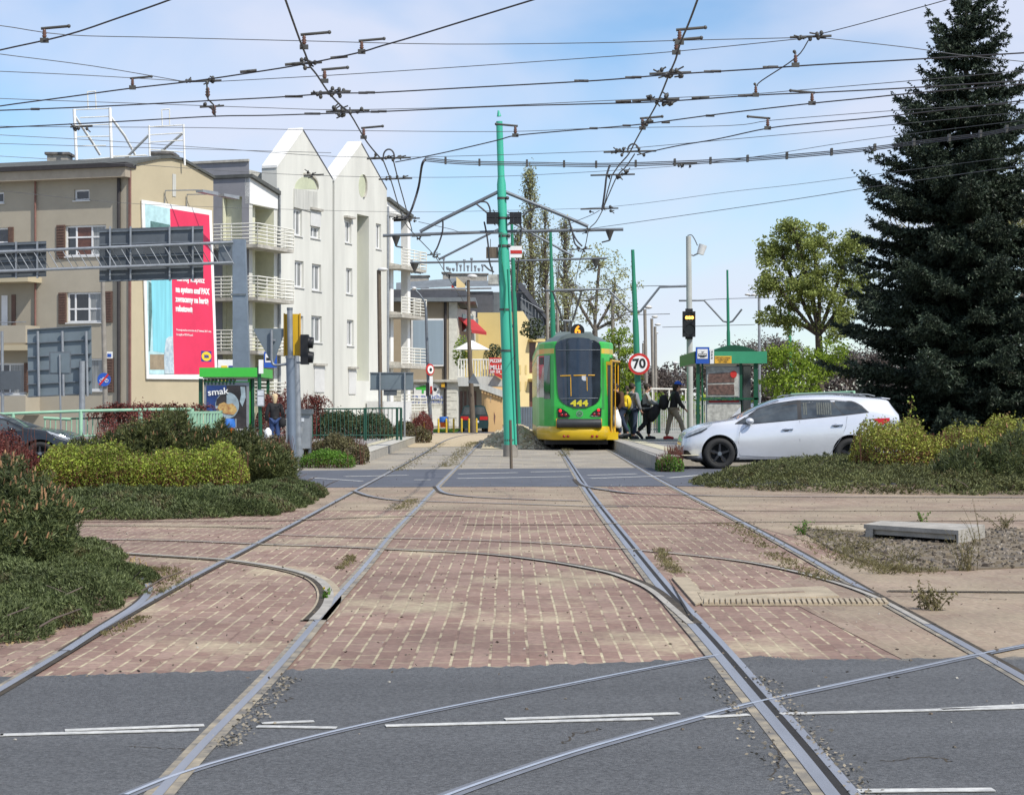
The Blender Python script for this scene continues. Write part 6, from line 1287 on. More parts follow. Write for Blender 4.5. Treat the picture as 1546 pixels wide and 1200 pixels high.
# bins
def bin_(px, py0, py1, Y, lb):
 b = Vector((Xa(px, Y), Y, 0)); z1 = Za(py0, Y); z0 = Za(py1, Y); r = .19; t = thing('litter_bin', lb, 'bin', b)
 mb = MB(); mb.tube([b + Vector((0, 0, max(.1, z0))), b + Vector((0, 0, z1 - .25))], [r * .8, r], 'orange_bin', 14); mb.build('drum', t); mb = MB(); mb.tube([b + Vector((0, 0, z1 - .27)), b + Vector((0, 0, z1 - .2)), b + Vector((0, 0, z1))], [r * 1.15, r * 1.25, r * 1.0], 'blue_bag', 14); mb.build('liner', t); tube_obj('post', [b + Vector((.22, .1, 0)), b + Vector((.22, .1, z1))], .03, 'galv', t)
bin_(344, 632, 660, 60, 'orange litter bin with a blue liner in front of the shelter poster'); bin_(669.5, 629, 645, 98, 'orange and blue litter bin beside the chain posts')
# stop flag and timetable on a post
Yt = 56; t = thing('stop_post', 'dark post with a timetable board and a small white plate at the left stop', 'stop post', (Xa(394, Yt), Yt, 0)); tube_obj('post', [Vector((Xa(394, Yt), Yt, 0)), P(391, 553, Yt)], .055, 'shelter_dark', t); mb = MB(); boxpx(mb, 388, 588, 399, 613.5, Yt - .12, .05, 'galv'); w = mb.build('timetable_case', t); mb = MB(); boxpx(mb, 389, 590, 398, 597, Yt - .125, .01, 'paper'); boxpx(mb, 389, 599, 398, 612, Yt - .125, .01, 'paper'); mb.build('timetable', w)
mb = MB(); boxpx(mb, 390.5, 543, 397.5, 564, Yt - .12, .02, 'white_paint'); mb.build('plate', t)
s = thing('tram_stop_sign', 'blue tram stop sign half hidden behind the triangle sign back', 'sign', P(407, 555, Yt)); mb = MB(); boxpx(mb, 398.5, 531, 418, 555, Yt - .1, .03, 'blue_paint'); mb.build('plate', s); mb = MB(); boxpx(mb, 400.5, 534, 412, 547, Yt - .11, .01, 'white_paint'); mb.build('field', s); mb = MB(); boxpx(mb, 402, 540, 410, 544, Yt - .12, .01, 'black_paint'); boxpx(mb, 405, 537, 407, 538, Yt - .12, .01, 'black_paint'); mb.build('tram_mark', s); tube_obj('bracket', [P(391, 535, Yt - .07), P(399, 535, Yt - .07)], .02, 'galv', s)
# left signal pole
Yl = 37.5; b = Vector((Xa(441.5, Yl), Yl, 0)); t = thing('signal_pole', 'thick grey traffic signal pole beside the low pines with a yellow backboard', 'signal pole', b)
tube_obj('shaft', [b, P(438.5, 540, Yl)], .085, 'galv_blue', t, 16); tube_obj('shaft_top', [P(438.5, 542, Yl), P(437.5, 467, Yl)], .052, 'galv', t, 14); mb = MB(); mb.tube([P(438.5, 537, Yl), P(438.5, 541, Yl)], .095, 'galv', 16); mb.build('collar', t); tube_obj('cap', [P(437.5, 468, Yl), P(437.5, 464.5, Yl)], .058, 'galv_dark', t)
s = thing('backboard', 'yellow signal backboard seen from behind on the thick grey pole', 'signal backboard', P(440, 537, Yl)); mb = MB(); boxpx(mb, 428.5, 474, 453.5, 537, Yl + .10, .04, 'signal_yellow'); mb.build('board', s); mb = MB(); boxpx(mb, 432, 478, 450, 534, Yl + .14, .18, 'black_plastic'); mb.build('housing', s); mb = MB(); boxpx(mb, 428.0, 473, 430, 538, Yl + .07, .03, 'gold_frame'); boxpx(mb, 452, 473, 454, 538, Yl + .07, .03, 'gold_frame'); mb.build('rim', s)
s = thing('pedestrian_signal', 'black two lens signal head seen from the side, right of the yellow backboard', 'signal head', P(463, 551, Yl)); mb = MB(); boxpx(mb, 453.5, 505, 465, 550, Yl - .02, .24, 'black_plastic'); mb.build('housing', s)
for yc in (517, 539): c = P(465, yc, Yl + .1); mb = MB(); mb.tube([c, c + Vector((.1, 0, -.01))], [.115, .105], 'black_plastic', 14); mb.tube([c + Vector((.02, 0, 0)), c + Vector((.03, 0, 0))], .09, 'lens_dark', 14); mb.build('visor', s)
mb = MB(); boxpx(mb, 447, 546, 462, 549, Yl + .05, .04, 'galv'); mb.build('bracket', s)
s = thing('warning_sign', 'grey back of a triangular road sign pointing down, left of the yellow backboard', 'road sign', P(411, 550, Yl)); mb = MB(); mb.prism([P(383.5, 496, Yl + .1), P(428.5, 496, Yl + .1), P(430, 501, Yl + .1), P(413, 549, Yl + .1), P(410.5, 549, Yl + .1), P(383, 499, Yl + .1)], (0, .02, 0), 'sign_back_light'); mb.build('plate', s)
tube_obj('bracket', spline([P(410, 498, Yl + .04), P(410, 530, Yl + .04), P(410.5, 545, Yl + .04), P(414, 551, Yl + .04), P(422, 551, Yl + .02), P(434, 549.5, Yl)], 4), .026, 'galv', s); mb = MB(); boxpx(mb, 408, 512, 416, 515, Yl + .06, .03, 'galv'); mb.build('clamp', s)
Y2_ = 42; tube = thing('signal_pole', 'slimmer grey pole standing right behind the thick signal pole', 'pole', (Xa(451, Y2_), Y2_, 0)); tube_obj('shaft', [Vector((Xa(451.5, Y2_), Y2_, 0)), P(447.5, 536, Y2_)], [.085, .06], 'galv', tube, 14); tube_obj('foot', [Vector((Xa(451.5, Y2_), Y2_, 0)), Vector((Xa(451.5, Y2_), Y2_, .35))], .10, 'galv', tube, 14)
t = thing('control_cabinet', 'grey metal control cabinet on legs behind the signal poles', 'cabinet', (Xa(450, 43), 43, 0)); mb = MB(); boxpx(mb, 432, 624, 468.5, 677, 43, .4, 'galv'); mb.build('box', t); mb = MB(); boxpx(mb, 430.5, 617.5, 470, 625, 42.94, .52, 'galv_dark'); mb.build('lid', t)
for x in (434, 467): mb = MB(); a = Xa(x, 43); mb.box(a - .03, a + .03, 43.1, 43.3, 0, Za(676, 43), 'galv_dark'); mb.build('leg', t)
mb = MB(); boxpx(mb, 450, 631, 459, 636.5, 42.985, .01, 'paper'); boxpx(mb, 452, 645, 456, 654, 42.985, .01, 'paper'); mb.build('sticker', t); mb = MB(); mb.prism([P(449.5, 648, 42.98), P(456, 648, 42.98), P(452.5, 641, 42.98)], (0, -.005, 0), 'signal_yellow'); mb.build('warning_sticker', t)
# sign backs and posts in front of the white house
Yv = 68; s = thing('road_sign', 'dark rectangular sign back on two thin posts in front of the white apartment house', 'road sign', (Xa(592, Yv), Yv, 0)); mb = MB(); boxpx(mb, 559, 563, 624, 588.5, Yv, .04, 'sign_back_light'); boxpx(mb, 558.5, 562, 624.5, 564, Yv - .03, .03, 'galv_dark'); boxpx(mb, 558.5, 587, 624.5, 589, Yv - .03, .03, 'galv_dark'); mb.build('panel', s); mb = MB(); boxpx(mb, 579, 589, 599, 597, Yv, .04, 'sign_back'); mb.build('small_panel', s)
for x in (573.5, 611): tube_obj('post', [Vector((Xa(x, Yv), Yv - .08, 0)), P(x, 562, Yv - .08)], .035, 'galv', s)
def lamp(name, label, pts, Y, r, m, head, group=None, cat='street lamp'):
 b = P(pts[-1][0], 0, Y); b.z = 0; t = thing(name, label, cat, b, group); q = [P(x, y, Y) for x, y in pts]; q[-1].z = 0; tube_obj('post', q[::-1], r if isinstance(r, (int, float)) else r[::-1], m, t, 8)
 for hx0, hy0, hx1, hy1 in head: mb = MB(); a = P(hx0, hy1, Y); c = P(hx1, hy0, Y); cc = (a + c) / 2; mb.ball(cc, abs(c.x - a.x) / 2, .22, max(.07, abs(c.z - a.z) / 2), 'blind_white', 10, 6); mb.build('lamp_head', t)
 return t
lamp('street_lamp', 'brown wooden lamp post in front of the second white gable', [(572, 408), (575, 640)], 85, .09, 'wood_old', [(570, 404, 586, 410)])
t = lamp('street_lamp', 'curved grey lamp post carrying small red and white signs, in front of the stone house', [(627, 438), (634, 445), (641, 456), (643, 467), (646, 560), (651, 645)], 92, [.04, .04, .045, .06, .08, .09], 'galv_dark', [(621, 433, 629, 438)])
s = thing('small_road_sign', 'round red rimmed sign above white plates on the curved lamp post', 'road sign', P(650, 597, 91.8)); c = P(649.5, 558, 91.7); mb = MB(); mb.disc(c, (.75, -.66, 0), .27, 'red_paint', .03); mb.disc(c + Vector((.02, -.02, 0)), (.75, -.66, 0), .19, 'white_paint', .02); mb.disc(c + Vector((.035, -.03, 0)), (.75, -.66, 0), .08, 'black_paint', .02); mb.build('plate', s); mb = MB(); boxpx(mb, 648.5, 568, 653.5, 597, 91.7, .02, 'white_paint'); boxpx(mb, 649.5, 583, 652.5, 595, 91.68, .02, 'red_paint'); mb.build('plate', s)
mb = MB(); boxpx(mb, 643, 578, 648, 598, 91.6, .2, 'black_plastic'); tag(mb.build('traffic_signal', base=P(645, 590, 91.6)), 'small black signal head on the curved lamp post', 'signal head')
mb = MB(); mb.tube([P(657, 588, 91.4), P(657, 588, 91.8)], .09, 'black_plastic', 12); tag(mb.build('mirror', base=P(657, 588, 91.6)), 'small black round mirror beside the curved lamp post', 'mirror')
t = lamp('street_lamp', 'concrete lamp post with a white head in front of the annexe', [(707, 423), (708.5, 520), (714.5, 652)], 97, [.07, .1, .14], 'wood_old', [(705, 414, 721, 421)])
mb = MB(); mb.prism([P(715, 563, 96.5), P(724, 580, 96.5), P(706, 578, 96.5)], (0, .03, 0), 'galv_dark'); tag(mb.build('triangle_sign', base=P(714, 575, 96.5)), 'dark triangular sign back on the concrete lamp post', 'road sign')
# chain posts
rt = thing('chain_post', 'leftmost yellow post with a white chain in front of the red barberry', 'bollard', (0, 0, 0), 'yellow posts along the side street'); mb = MB(); mb.tube([(0, 0, 0), (0, 0, .66)], .05, 'yellow_paint', 10); mb.ball((0, 0, .66), .05, .05, .05, 'yellow_paint', 8, 6); mb.build('post', rt)
lbs = ['leftmost yellow post with a white chain in front of the red barberry', 'second yellow chain post from the left', 'third yellow chain post from the left, beside the curved lamp post', 'fourth yellow post from the left, before the green grass', 'fifth yellow post from the left, beside the orange bin', 'sixth yellow post from the left, by the house corner', 'seventh yellow post from the left, left of the green car', 'eighth yellow post from the left, before the green car', 'rightmost yellow post, right of the concrete lamp post']
for i, x in enumerate([625, 640, 650.5, 662, 674, 685, 697, 708, 719.5]): o = rt if i == 0 else copy_tree(rt); place(o, (Xa(x, 96 + i * .4), 96 + i * .4, 0), 0, 1, lbs[i]); o['_o'] = (0, 0, 0)
mb = MB()
for i in range(2):
 a, b = [(625, 640), (640, 650.5)][i]; mb.tube(spline([Vector((Xa(a, 96), 96, .6)), Vector((Xa((a + b) / 2, 96), 96, .38)), Vector((Xa(b, 96.4), 96.4, .6))], 5), .018, 'railing_white', 4)
tag(mb.build('chain', base=(Xa(638, 96), 96, .5)), 'white chain hanging between the yellow posts', 'chain')
o = qmesh('lawn', sprays(np.stack([rs.uniform(Xa(652, 100), Xa(690, 100), 2500), rs.uniform(98, 106, 2500), np.full(2500, .01)], 1), np.tile([0, 0, 1.0], (2500, 1)), .12, .02, 3, .7), 'grass_green', 4, None, (Xa(670, 100), 101, 0)); tag(o, 'small strip of bright green grass behind the yellow posts', 'grass', kind='stuff')

# ---------------- right side ----------------
Yp_ = 62; b = Vector((Xa(1042.5, Yp_), Yp_, PZ)); t = thing('signal_pole', 'tall light grey pole with a lit amber tram signal on the right platform', 'signal pole', b); tube_obj('shaft', [b, P(1041, 510, Yp_), P(1039.5, 357, Yp_)], [.10, .095, .08], 'pole_light', t, 14)
tube_obj('cable', spline([P(1038, 356, Yp_), P(1044, 355, Yp_), P(1049, 362, Yp_), P(1053, 371, Yp_)], 4), .015, 'wire', t, 5)
s = thing('floodlight', 'small white floodlight near the top of the signal pole', 'floodlight', P(1058, 385, Yp_)); tube_obj('bracket', [P(1040, 384, Yp_), P(1047, 386, Yp_), P(1056, 382, Yp_)], .025, 'galv', s); mb = MB(); mb.tube([P(1061.5, 370, Yp_ - .1), P(1057, 384, Yp_ - .1)], [.13, .11], 'blind_white', 12); mb.build('housing', s)
s = thing('tram_signal', 'black tram signal head showing a lit horizontal amber bar', 'signal head', P(1041, 509, Yp_)); mb = MB(); boxpx(mb, 1031, 470, 1050, 508.5, Yp_ - .3, .2, 'black_plastic'); boxpx(mb, 1035, 466, 1046, 512, Yp_ - .15, .1, 'black_plastic'); mb.build('housing', s)
for yc in (480, 498):
 c = P(1041, yc, Yp_ - .3); mb = MB(); seg = 14; pts = [c + Vector((.17 * math.cos(a), 0, .17 * math.sin(a))) for a in np.linspace(-.4, 3.54, seg)]
 for i in range(seg - 1): mb.hexa([pts[i], pts[i + 1], pts[i + 1] + Vector((0, -.16, 0)), pts[i] + Vector((0, -.16, 0)), pts[i] * .97 + c * .03, pts[i + 1] * .97 + c * .03, pts[i + 1] * .97 + c * .03 + Vector((0, -.16, 0)), pts[i] * .97 + c * .03 + Vector((0, -.16, 0))], 'black_plastic')
 mb.build('visor', s); mb = MB(); mb.disc(c + Vector((0, -.01, 0)), (0, -1, 0), .15, 'lens_dark', .005); mb.build('lens', s)
c = P(1041, 479.5, Yp_ - .325); mb = MB()
for dx in (-.085, .0, .085): mb.ball(c + Vector((dx, 0, 0)), .048, .01, .05, 'lamp_amber', 10, 6)
mb.build('lit_bar', s)
# right shelter
Y0 = 55; b = Vector((Xa(1105, Y0), Y0 + 1.5, PZ)); t = thing('tram_shelter', 'right tram shelter, dark green frame with a teal fascia and arched roof', 'shelter', b)
zt, zb = Za(530.5, Y0), Za(548.5, Y0); xa, xb = Xa(1049, Y0), Xa(1158, Y0); mb = MB(); mb.box(xa, xb, Y0, Y0 + .05, zb, zt, 'shelter_teal'); mb.box(xa, xa + .05, Y0, Y0 + 5, zb, zt, 'shelter_dark'); mb.box(xb - .05, xb, Y0 + .05, Y0 + 5, zb, zt, 'shelter_teal'); mb.build('fascia', t)
mb = MB(); ar = [(Xa(1074 + 70 * i / 16, Y0), zt - .02 + .20 * math.sin(math.pi * i / 16) ** .8) for i in range(17)]; mb.prism([Vector((x, Y0 + .1, z)) for x, z in ar], (0, 5, 0), 'shelter_dark', 'mast_green'); mb.build('arched_roof', t); mb = MB(); mb.box(xa + .05, xb - .05, Y0 + .06, Y0 + 5, zb + .02, zb + .06, 'slab_edge'); mb.build('ceiling', t)
for (x0, x1, yy) in ((1052, 1057, 0), (1060.5, 1063, .1), (1118, 1122, .1), (1125, 1129, 1.8), (1139, 1145, 0), (1131, 1134, 3.2)): mb = MB(); mb.box(Xa(x0, Y0), Xa(x1, Y0), Y0 + .1 + yy, Y0 + .2 + yy, PZ, zb, 'shelter_dark'); mb.build('post', t)
mb = MB(); boxpx(mb, 1062, 600.5, 1146, 603.5, Y0 + .1, .06, 'shelter_dark'); mb.build('cross_bar', t)
for (x0, y0, x1, y1, m) in ((1066, 553, 1116.5, 600, 'notice_grey'), (1066, 604, 1120, 655, 'notice_grey')): mb = MB(); boxpx(mb, x0, y0, x1, y1, Y0 + .2, .04, 'galv'); w = mb.build('notice_case', t); mb = MB(); boxpx(mb, x0 + 1.5, y0 + 1.5, x1 - 1.5, y1 - 1.5, Y0 + .18, .02, m); mb.build('notice', w)
pp([(1070, 564), (1108, 562), (1109, 577), (1069, 578)], Y0 + .17, 'notice_brown', par=w); pp([(1069, 581), (1108, 580), (1109, 596), (1069, 596)], Y0 + .17, 'notice_brown', par=w); pp(arc(1107.5, 565, 5, 5.5, 0, 360, 16)[:-1], Y0 + .16, 'red_paint', par=w); pp([(1070, 605), (1116, 604.5), (1116, 607), (1070, 607.5)], Y0 + .17, 'awning_red', par=w); pp([(1082, 655), (1098, 655), (1118, 625), (1118, 614)], Y0 + .17, 'paper', par=w)
mb = MB(); mb.box(Xa(1124, Y0), Xa(1146, Y0), Y0 + 1.9, Y0 + 1.94, PZ + .3, zb, 'tram_glass'); mb.build('glass_panel', t)
mb = MB(); mb.box(Xa(1122, Y0), Xa(1146, Y0), Y0 + 2.4, Y0 + 2.8, PZ + .42, PZ + .47, 'wood_old'); mb.box(Xa(1130, Y0), Xa(1134, Y0), Y0 + 2.5, Y0 + 2.7, PZ, PZ + .42, 'shelter_dark'); mb.build('bench', t)
s = thing('tram_stop_sign', 'blue tram stop sign with a white tram picture beside the right shelter', 'sign', P(1061, 549, Y0 - .2)); mb = MB(); boxpx(mb, 1050.5, 524, 1071, 549, Y0 - .08, .04, 'blue_paint'); mb.build('plate', s); mb = MB(); boxpx(mb, 1053, 527, 1068.5, 541.5, Y0 - .09, .012, 'white_paint'); mb.build('field', s)
mb = MB(); boxpx(mb, 1054.5, 534, 1067, 538, Y0 - .1, .01, 'black_paint'); boxpx(mb, 1057, 538.6, 1064, 539.4, Y0 - .1, .01, 'black_paint'); boxpx(mb, 1059, 531, 1063, 531.6, Y0 - .1, .01, 'black_paint'); mb.tube([P(1061, 531.5, Y0 - .1), P(1060, 534, Y0 - .1)], .006, 'black_paint', 4)
mb.build('tram_mark', s); mb = MB()
for k in range(5): boxpx(mb, 1055.3 + k * 2.3, 534.8, 1056.9 + k * 2.3, 536.4, Y0 - .105, .004, 'white_paint')
mb.build('tram_windows', s)
s = thing('line_plate', 'narrow white plate with line numbers beside the blue tram stop sign', 'plate', P(1075, 549, Y0 - .1)); mb = MB(); boxpx(mb, 1072, 527.5, 1078, 549, Y0 - .06, .03, 'white_paint'); mb.build('plate', s)
for k, n_ in enumerate('456'): text('number', n_, .09, P(1075, 531 + k * 4.5, Y0 - .07), (1, 0, 0), (0, -1, 0), 'black_paint', s)
s = thing('notice', 'orange notice with small print on the teal fascia', 'notice', P(1091, 549, Y0 - .1)); mb = MB(); boxpx(mb, 1079, 537.5, 1104.5, 548.5, Y0 - .02, .02, 'orange_note'); mb.build('sheet', s)
for k in range(3): text('lettering', ['UWAGA zmiana', 'rozkład jazdy', 'od 1 maja'][k], .06, P(1091.5, 540.2 + k * 2.9, Y0 - .025), (1, 0, 0), (0, -1, 0), 'wood_old', s, th=.002)
# fence behind the platform
t = thing('plank_fence', 'pale upright bar fence along the back of the right platform', 'fence', (Xa(1000, 76), 76, PZ)); mb = MB()
for x in np.arange(934, 1075, 3.2): a = Xa(x, 76); mb.box(a - .022, a + .022, 76, 76.04, PZ, 1.5, 'pole_light')
mb.build('bar', t); mb = MB(); mb.box(Xa(934, 76), Xa(1075, 76), 76.04, 76.09, 1.42, 1.48, 'galv'); mb.box(Xa(934, 76), Xa(1075, 76), 76.04, 76.09, PZ + .1, PZ + .16, 'galv'); mb.build('beam', t)
for x in (949, 995): mb = MB(); a = Xa(x, 75.9); mb.box(a - .05, a + .05, 75.85, 75.98, PZ, 1.56, 'shelter_dark'); mb.build('post', t)
t = thing('guard_rail', 'thin white guard rail far behind the people on the platform', 'guard rail', (Xa(1010, 125), 125, 0)); tube_obj('rail', [P(980, 587, 125), P(1040, 588, 125)], .06, 'railing_white', t)
for x in (985, 1010, 1035): tube_obj('post', [Vector((Xa(x, 125), 125, 0)), P(x, 587.5, 125)], .05, 'railing_white', t)
t = thing('railing', 'light green railing showing above the roof of the white car', 'railing', (Xa(1240, 60), 60, 0)); tube_obj('top_rail', [P(1195, 596, 60), P(1290, 592, 58)], .045, 'rail_mint', t)
for x in (1200, 1225, 1255, 1285): tube_obj('post', [Vector((Xa(x, 59.5), 59.5, 0)), P(x, 595, 59.5)], .04, 'rail_mint', t)
# lamps in a row and double lamps
for i, (pts, Y, hd, lb) in enumerate([([(925, 450), (926, 560)], 120, [(922, 444, 935, 449)], 'street lamp behind the tram, leftmost of the lamp row'), ([(973.5, 467), (977, 600)], 134, [(973, 461, 985, 466.5)], 'tallest looking street lamp right of the round speed sign'),
  ([(984, 481), (987, 610)], 148, [(983.5, 476, 993.5, 480.5)], 'second street lamp right of the round speed sign'), ([(989, 493), (990.5, 612)], 162, [(988, 488, 998, 492)], 'third street lamp right of the round speed sign'), ([(990, 505), (991, 612)], 185, [(989, 501, 994.5, 504)], 'fourth street lamp right of the round speed sign'), ([(971, 518), (972, 612)], 205, [(970, 514, 977, 517)], 'farthest street lamp, just above the round speed sign'),
  ([(1146, 446), (1147, 602)], 118, [(1124, 443, 1133, 446.5), (1134, 443.5, 1142, 447), (1147, 442, 1156, 445), (1157, 441.5, 1166, 444.5)], 'tall mast with four white lamp heads right of the shelter'), ([(1027, 552), (1027, 605)], 240, [(1015.5, 546, 1024, 550), (1030, 546, 1038, 550)], 'distant double headed street lamp left of the amber signal pole')]):
 t = lamp('street_lamp', lb, pts, Y, .11 if i < 6 else .08, 'pole_concrete' if i < 6 else 'galv', hd, 'street lamps along the far road' if i < 6 else None)
 if i == 6: tube_obj('arm', [P(1130, 446.5, Y), P(1160, 444.5, Y)], .05, 'galv', t)
 if i == 7: tube_obj('arm', [P(1018, 549, Y), P(1036, 549, Y)], .06, 'galv', t)
for x, y0, Y, lb in ((841.5, 455, 130, 'grey concrete pole behind the second green mast'), (826, 430, 128, 'thin concrete pole between the masts and the tram')):
 tube_obj('post', [Vector((Xa(x + 2, Y), Y, 0)), P(x, y0, Y)], .10, 'pole_concrete', None, 8, (Xa(x + 2, Y), Y, 0)); tag(COL.objects[-1] if False else bpy.data.objects[[o.name for o in COL.objects][-1]], lb, 'pole')

# ---------------- masts ----------------
def mast(label, top, bot, Y, r, m, zb=0, cap=True):
 b = Vector((Xa(bot[0], Y), Y, zb)); t = thing('mast', label, 'mast', b); tp = P(top[0], top[1], Y); mid = b.lerp(tp, .62)
 tube_obj('shaft_foot', [b, b.lerp(tp, .035)], r * 1.25, 'pole_concrete', t, 16)
 tube_obj('shaft', [b.lerp(tp, .034), b.lerp(tp, .3), b.lerp(tp, .6), b.lerp(tp, .62), b.lerp(tp, .80), b.lerp(tp, .82), b.lerp(tp, .985)], [r * 1.1, r, r * .97, r * .80, r * .78, r * .60, r * .55], m, t, 18)
 return t, b, tp
M1, b1, t1 = mast('mint green overhead line mast in the middle, nearest of the masts', (753.5, 176), (771, 690), 50.5, .15, 'mast_mint')
tube_obj('spike', [t1, P(752.5, 167, 50.5)], [.06, .02], 'mast_mint', M1)
for y in (468, 530, 665): f = (690 - y) / 514; c = b1.lerp(t1, f); mb = MB(); mb.tube([c - Vector((0, 0, .025)), c + Vector((0, 0, .025))], .165, 'fitting', 16); mb.build('band', M1)
for y in (300, 330, 357, 372, 410, 493): f = (690 - y) / 514; c = b1.lerp(t1, f); mb = MB(); mb.tube([c - Vector((0, 0, .03)), c + Vector((0, 0, .03))], .125 if y < 372 else .145, 'fitting', 14); mb.ball(c + Vector((.14, -.1, 0)), .05, .05, .05, 'fitting', 6, 4); mb.build('clamp', M1)
for dx, m in ((.13, 'mast_mint'), (.19, 'wire')): tube_obj('conduit', [b1 + Vector((dx, -.12, .3)), b1.lerp(t1, .3) + Vector((dx, -.12, 0)), b1.lerp(t1, .55) + Vector((dx - .02, -.12, 0))], .02 if m == 'wire' else .035, m, M1, 6)
tube_obj('conduit', [b1.lerp(t1, .42) + Vector((-.03, -.18, 0)), b1.lerp(t1, .5) + Vector((.02, -.18, 0)), b1.lerp(t1, .58) + Vector((-.06, -.16, 0)), b1.lerp(t1, .66) + Vector((-.05, -.15, 0))], .015, 'mast_green', M1, 6)
Ym = 50.5
tube_obj('arm', [P(578, 356, Ym), P(752, 350, Ym), P(941, 346.5, Ym)], .04, 'galv_dark', M1, 8)
tube_obj('brace', [P(756, 288, Ym), P(669, 331, Ym), P(634, 350, Ym)], .045, 'galv_dark', M1, 8); tube_obj('brace', [P(758, 288, Ym), P(858, 329, Ym), P(888, 342, Ym)], .045, 'galv_dark', M1, 8)
def ins(mb, p, s=.1, up=(0, 0, 1)):    # a ribbed porcelain insulator
 up = Vector(up); k = [(0, .35), (.15, .6), (.3, 1), (.42, .6), (.55, .95), (.68, .55), (.8, .8), (1, .4)]
 mb.tube([Vector(p) + up * s * 1.6 * a for a, _ in k], [s * .42 * w for _, w in k], 'insulator', 8)
mb = MB()
for sgn, x in ((-1, 743.5), (1, 778.5)):
 for i in range(3):
  for j in range(2): c = P(x + (i - 1) * 6, 325 + j * 9, Ym - .1); mb.box(c.x - .05, c.x + .05, c.y - .1, c.y + .1, c.z - .07, c.z + .07, 'black_plastic'); mb.tube([c, c + Vector((rs.uniform(-.12, .12), 0, rs.uniform(-.18, .18)))], .012, 'wire', 4)
 mb.tube([P(754, 325, Ym), P(x + 8 * sgn, 325, Ym)], .02, 'wire', 6)
mb.build('switch_gear', M1)
for pts in ([(719, 308), (730, 317), (740, 326)], [(724, 305), (735, 306), (740, 318), (737, 330)], [(731, 335), (735, 355), (738, 378)], [(737, 370), (739, 395), (744, 410)], [(815, 311), (800, 318), (790, 326)], [(782, 335), (787, 345), (784, 378), (783, 395), (779, 440)], [(668.5, 331), (668, 350), (661, 372), (656, 381)], [(858, 330), (864, 350), (868, 368), (876, 375)], [(859, 330), (862, 345), (870, 362), (879, 372)], [(731, 400), (738, 407), (746, 411)]): mb = MB(); mb.tube(spline([P(x, y, Ym - .05) for x, y in pts], 4), .022, 'wire', 5); mb.build('cable', M1)
for (x0, y0, x1, y1, m, lb) in ((734, 373, 752, 390, 'wood_old', 'upper small brownish plate on the left of the mint green mast'), (737, 414.5, 753, 430, 'notice_grey', 'lower small tan plate on the left of the mint green mast')):
 s = thing('mast_plate', lb, 'plate', P(743, y1, Ym)); mb = MB(); boxpx(mb, x0, y0, x1, y1, Ym - .05, .08, m); boxpx(mb, x0, y1 - 1, x1, y1, Ym - .07, .02, 'fitting'); mb.build('plate', s); mb = MB(); boxpx(mb, x0 + 6, y0 - 12, x0 + 7, y0, Ym, .02, 'fitting'); mb.build('hanger', s)
s = thing('mast_sign', 'white plate with a red horizontal stripe on the right of the mint green mast', 'sign', P(779, 389, Ym)); mb = MB(); boxpx(mb, 770.5, 371.5, 788, 389, Ym - .1, .03, 'white_paint'); mb.build('plate', s); mb = MB(); boxpx(mb, 770.5, 378, 788, 383, Ym - .11, .01, 'red_paint'); mb.build('stripe', s)
tube_obj('stake', [Vector((Xa(772, 40.6), 40.6, 0)), P(770.5, 634, 40.6)], [.033, .028], 'wood_old', None, 5, (Xa(772, 40.6), 40.6, 0)); tag(bpy.data.objects['stake'], 'thin old wooden stake right in front of the mint green mast', 'stake')
M2, b2, t2 = mast('dark green mast close behind the mint green mast, on its right', (772, 318), (783, 657), 89, .115, 'mast_green')
tube_obj('arm', [P(619, 397, 89), P(772, 394, 89), P(916, 390, 89)], .05, 'galv_dark', M2, 8); tube_obj('brace', [P(662, 392, 89), P(773, 336, 89)], .05, 'galv_dark', M2, 8); tube_obj('brace', [P(773, 336, 89), P(866, 387, 89)], .05, 'galv_dark', M2, 8)
M3, b3, t3 = mast('dark green mast rising behind the left side of the tram', (831, 346), (839, 655), 86, .115, 'mast_green')
M4, b4, t4 = mast('dark green mast behind the round speed sign', (955, 373), (966, 652), 94, .15, 'mast_green')
M5, b5, t5 = mast('dark green mast rising behind the right shelter roof', (1098, 404), (1102, 648), 107, .10, 'mast_green')
M6, b6, t6 = mast('slim dark green mast rising above the white car', (1189.5, 418), (1197, 648), 115, .10, 'mast_green')
tube_obj('arm', [P(824, 438.5, 94), P(918, 436.5, 94), P(950, 469, 94), P(960, 472, 94), P(967, 470, 94), P(996, 433.5, 94), P(1036, 432, 94)], .055, 'galv_dark', M4, 8)
tube_obj('arm', [P(1025, 454, 107), P(1063, 453.5, 107), P(1092, 485, 107), P(1100, 487, 107), P(1106, 485, 107), P(1120, 467, 107)], .05, 'galv_dark', M5, 8)
tube_obj('arm', [P(1160, 467, 115), P(1182, 488, 115), P(1193, 492, 115), P(1215, 478, 115)], .04, 'galv_dark', M6, 8)
tube_obj('arm', [P(635, 437, 110), P(700, 436, 110), P(742, 435, 110)], .06, 'galv', None, 8, P(700, 436, 110)); tag(bpy.data.objects[[o.name for o in COL.objects][-1]], 'far horizontal overhead arm in front of the slate attic', 'line arm')
# the 70 sign on the mast
s = thing('speed_sign', 'round white speed sign with a red rim reading 70', 'road sign', P(965, 566, 93.5)); c = P(965, 549.5, 93.6); mb = MB(); mb.disc(c, (0, -1, 0), .51, 'red_paint', .03, 36); mb.build('rim', s); mb = MB(); mb.disc(c - Vector((0, .02, 0)), (0, -1, 0), .385, 'white_paint', .01, 36); mb.build('face', s); text('number', '70', .62, c - Vector((0, .035, 0)), (1, .0, .06), (0, -1, 0), 'black_paint', s, bold=.018); mb = MB(); mb.box(c.x - .1, c.x + .1, c.y + .03, c.y + .3, c.z - .04, c.z + .04, 'galv'); mb.build('bracket', s)

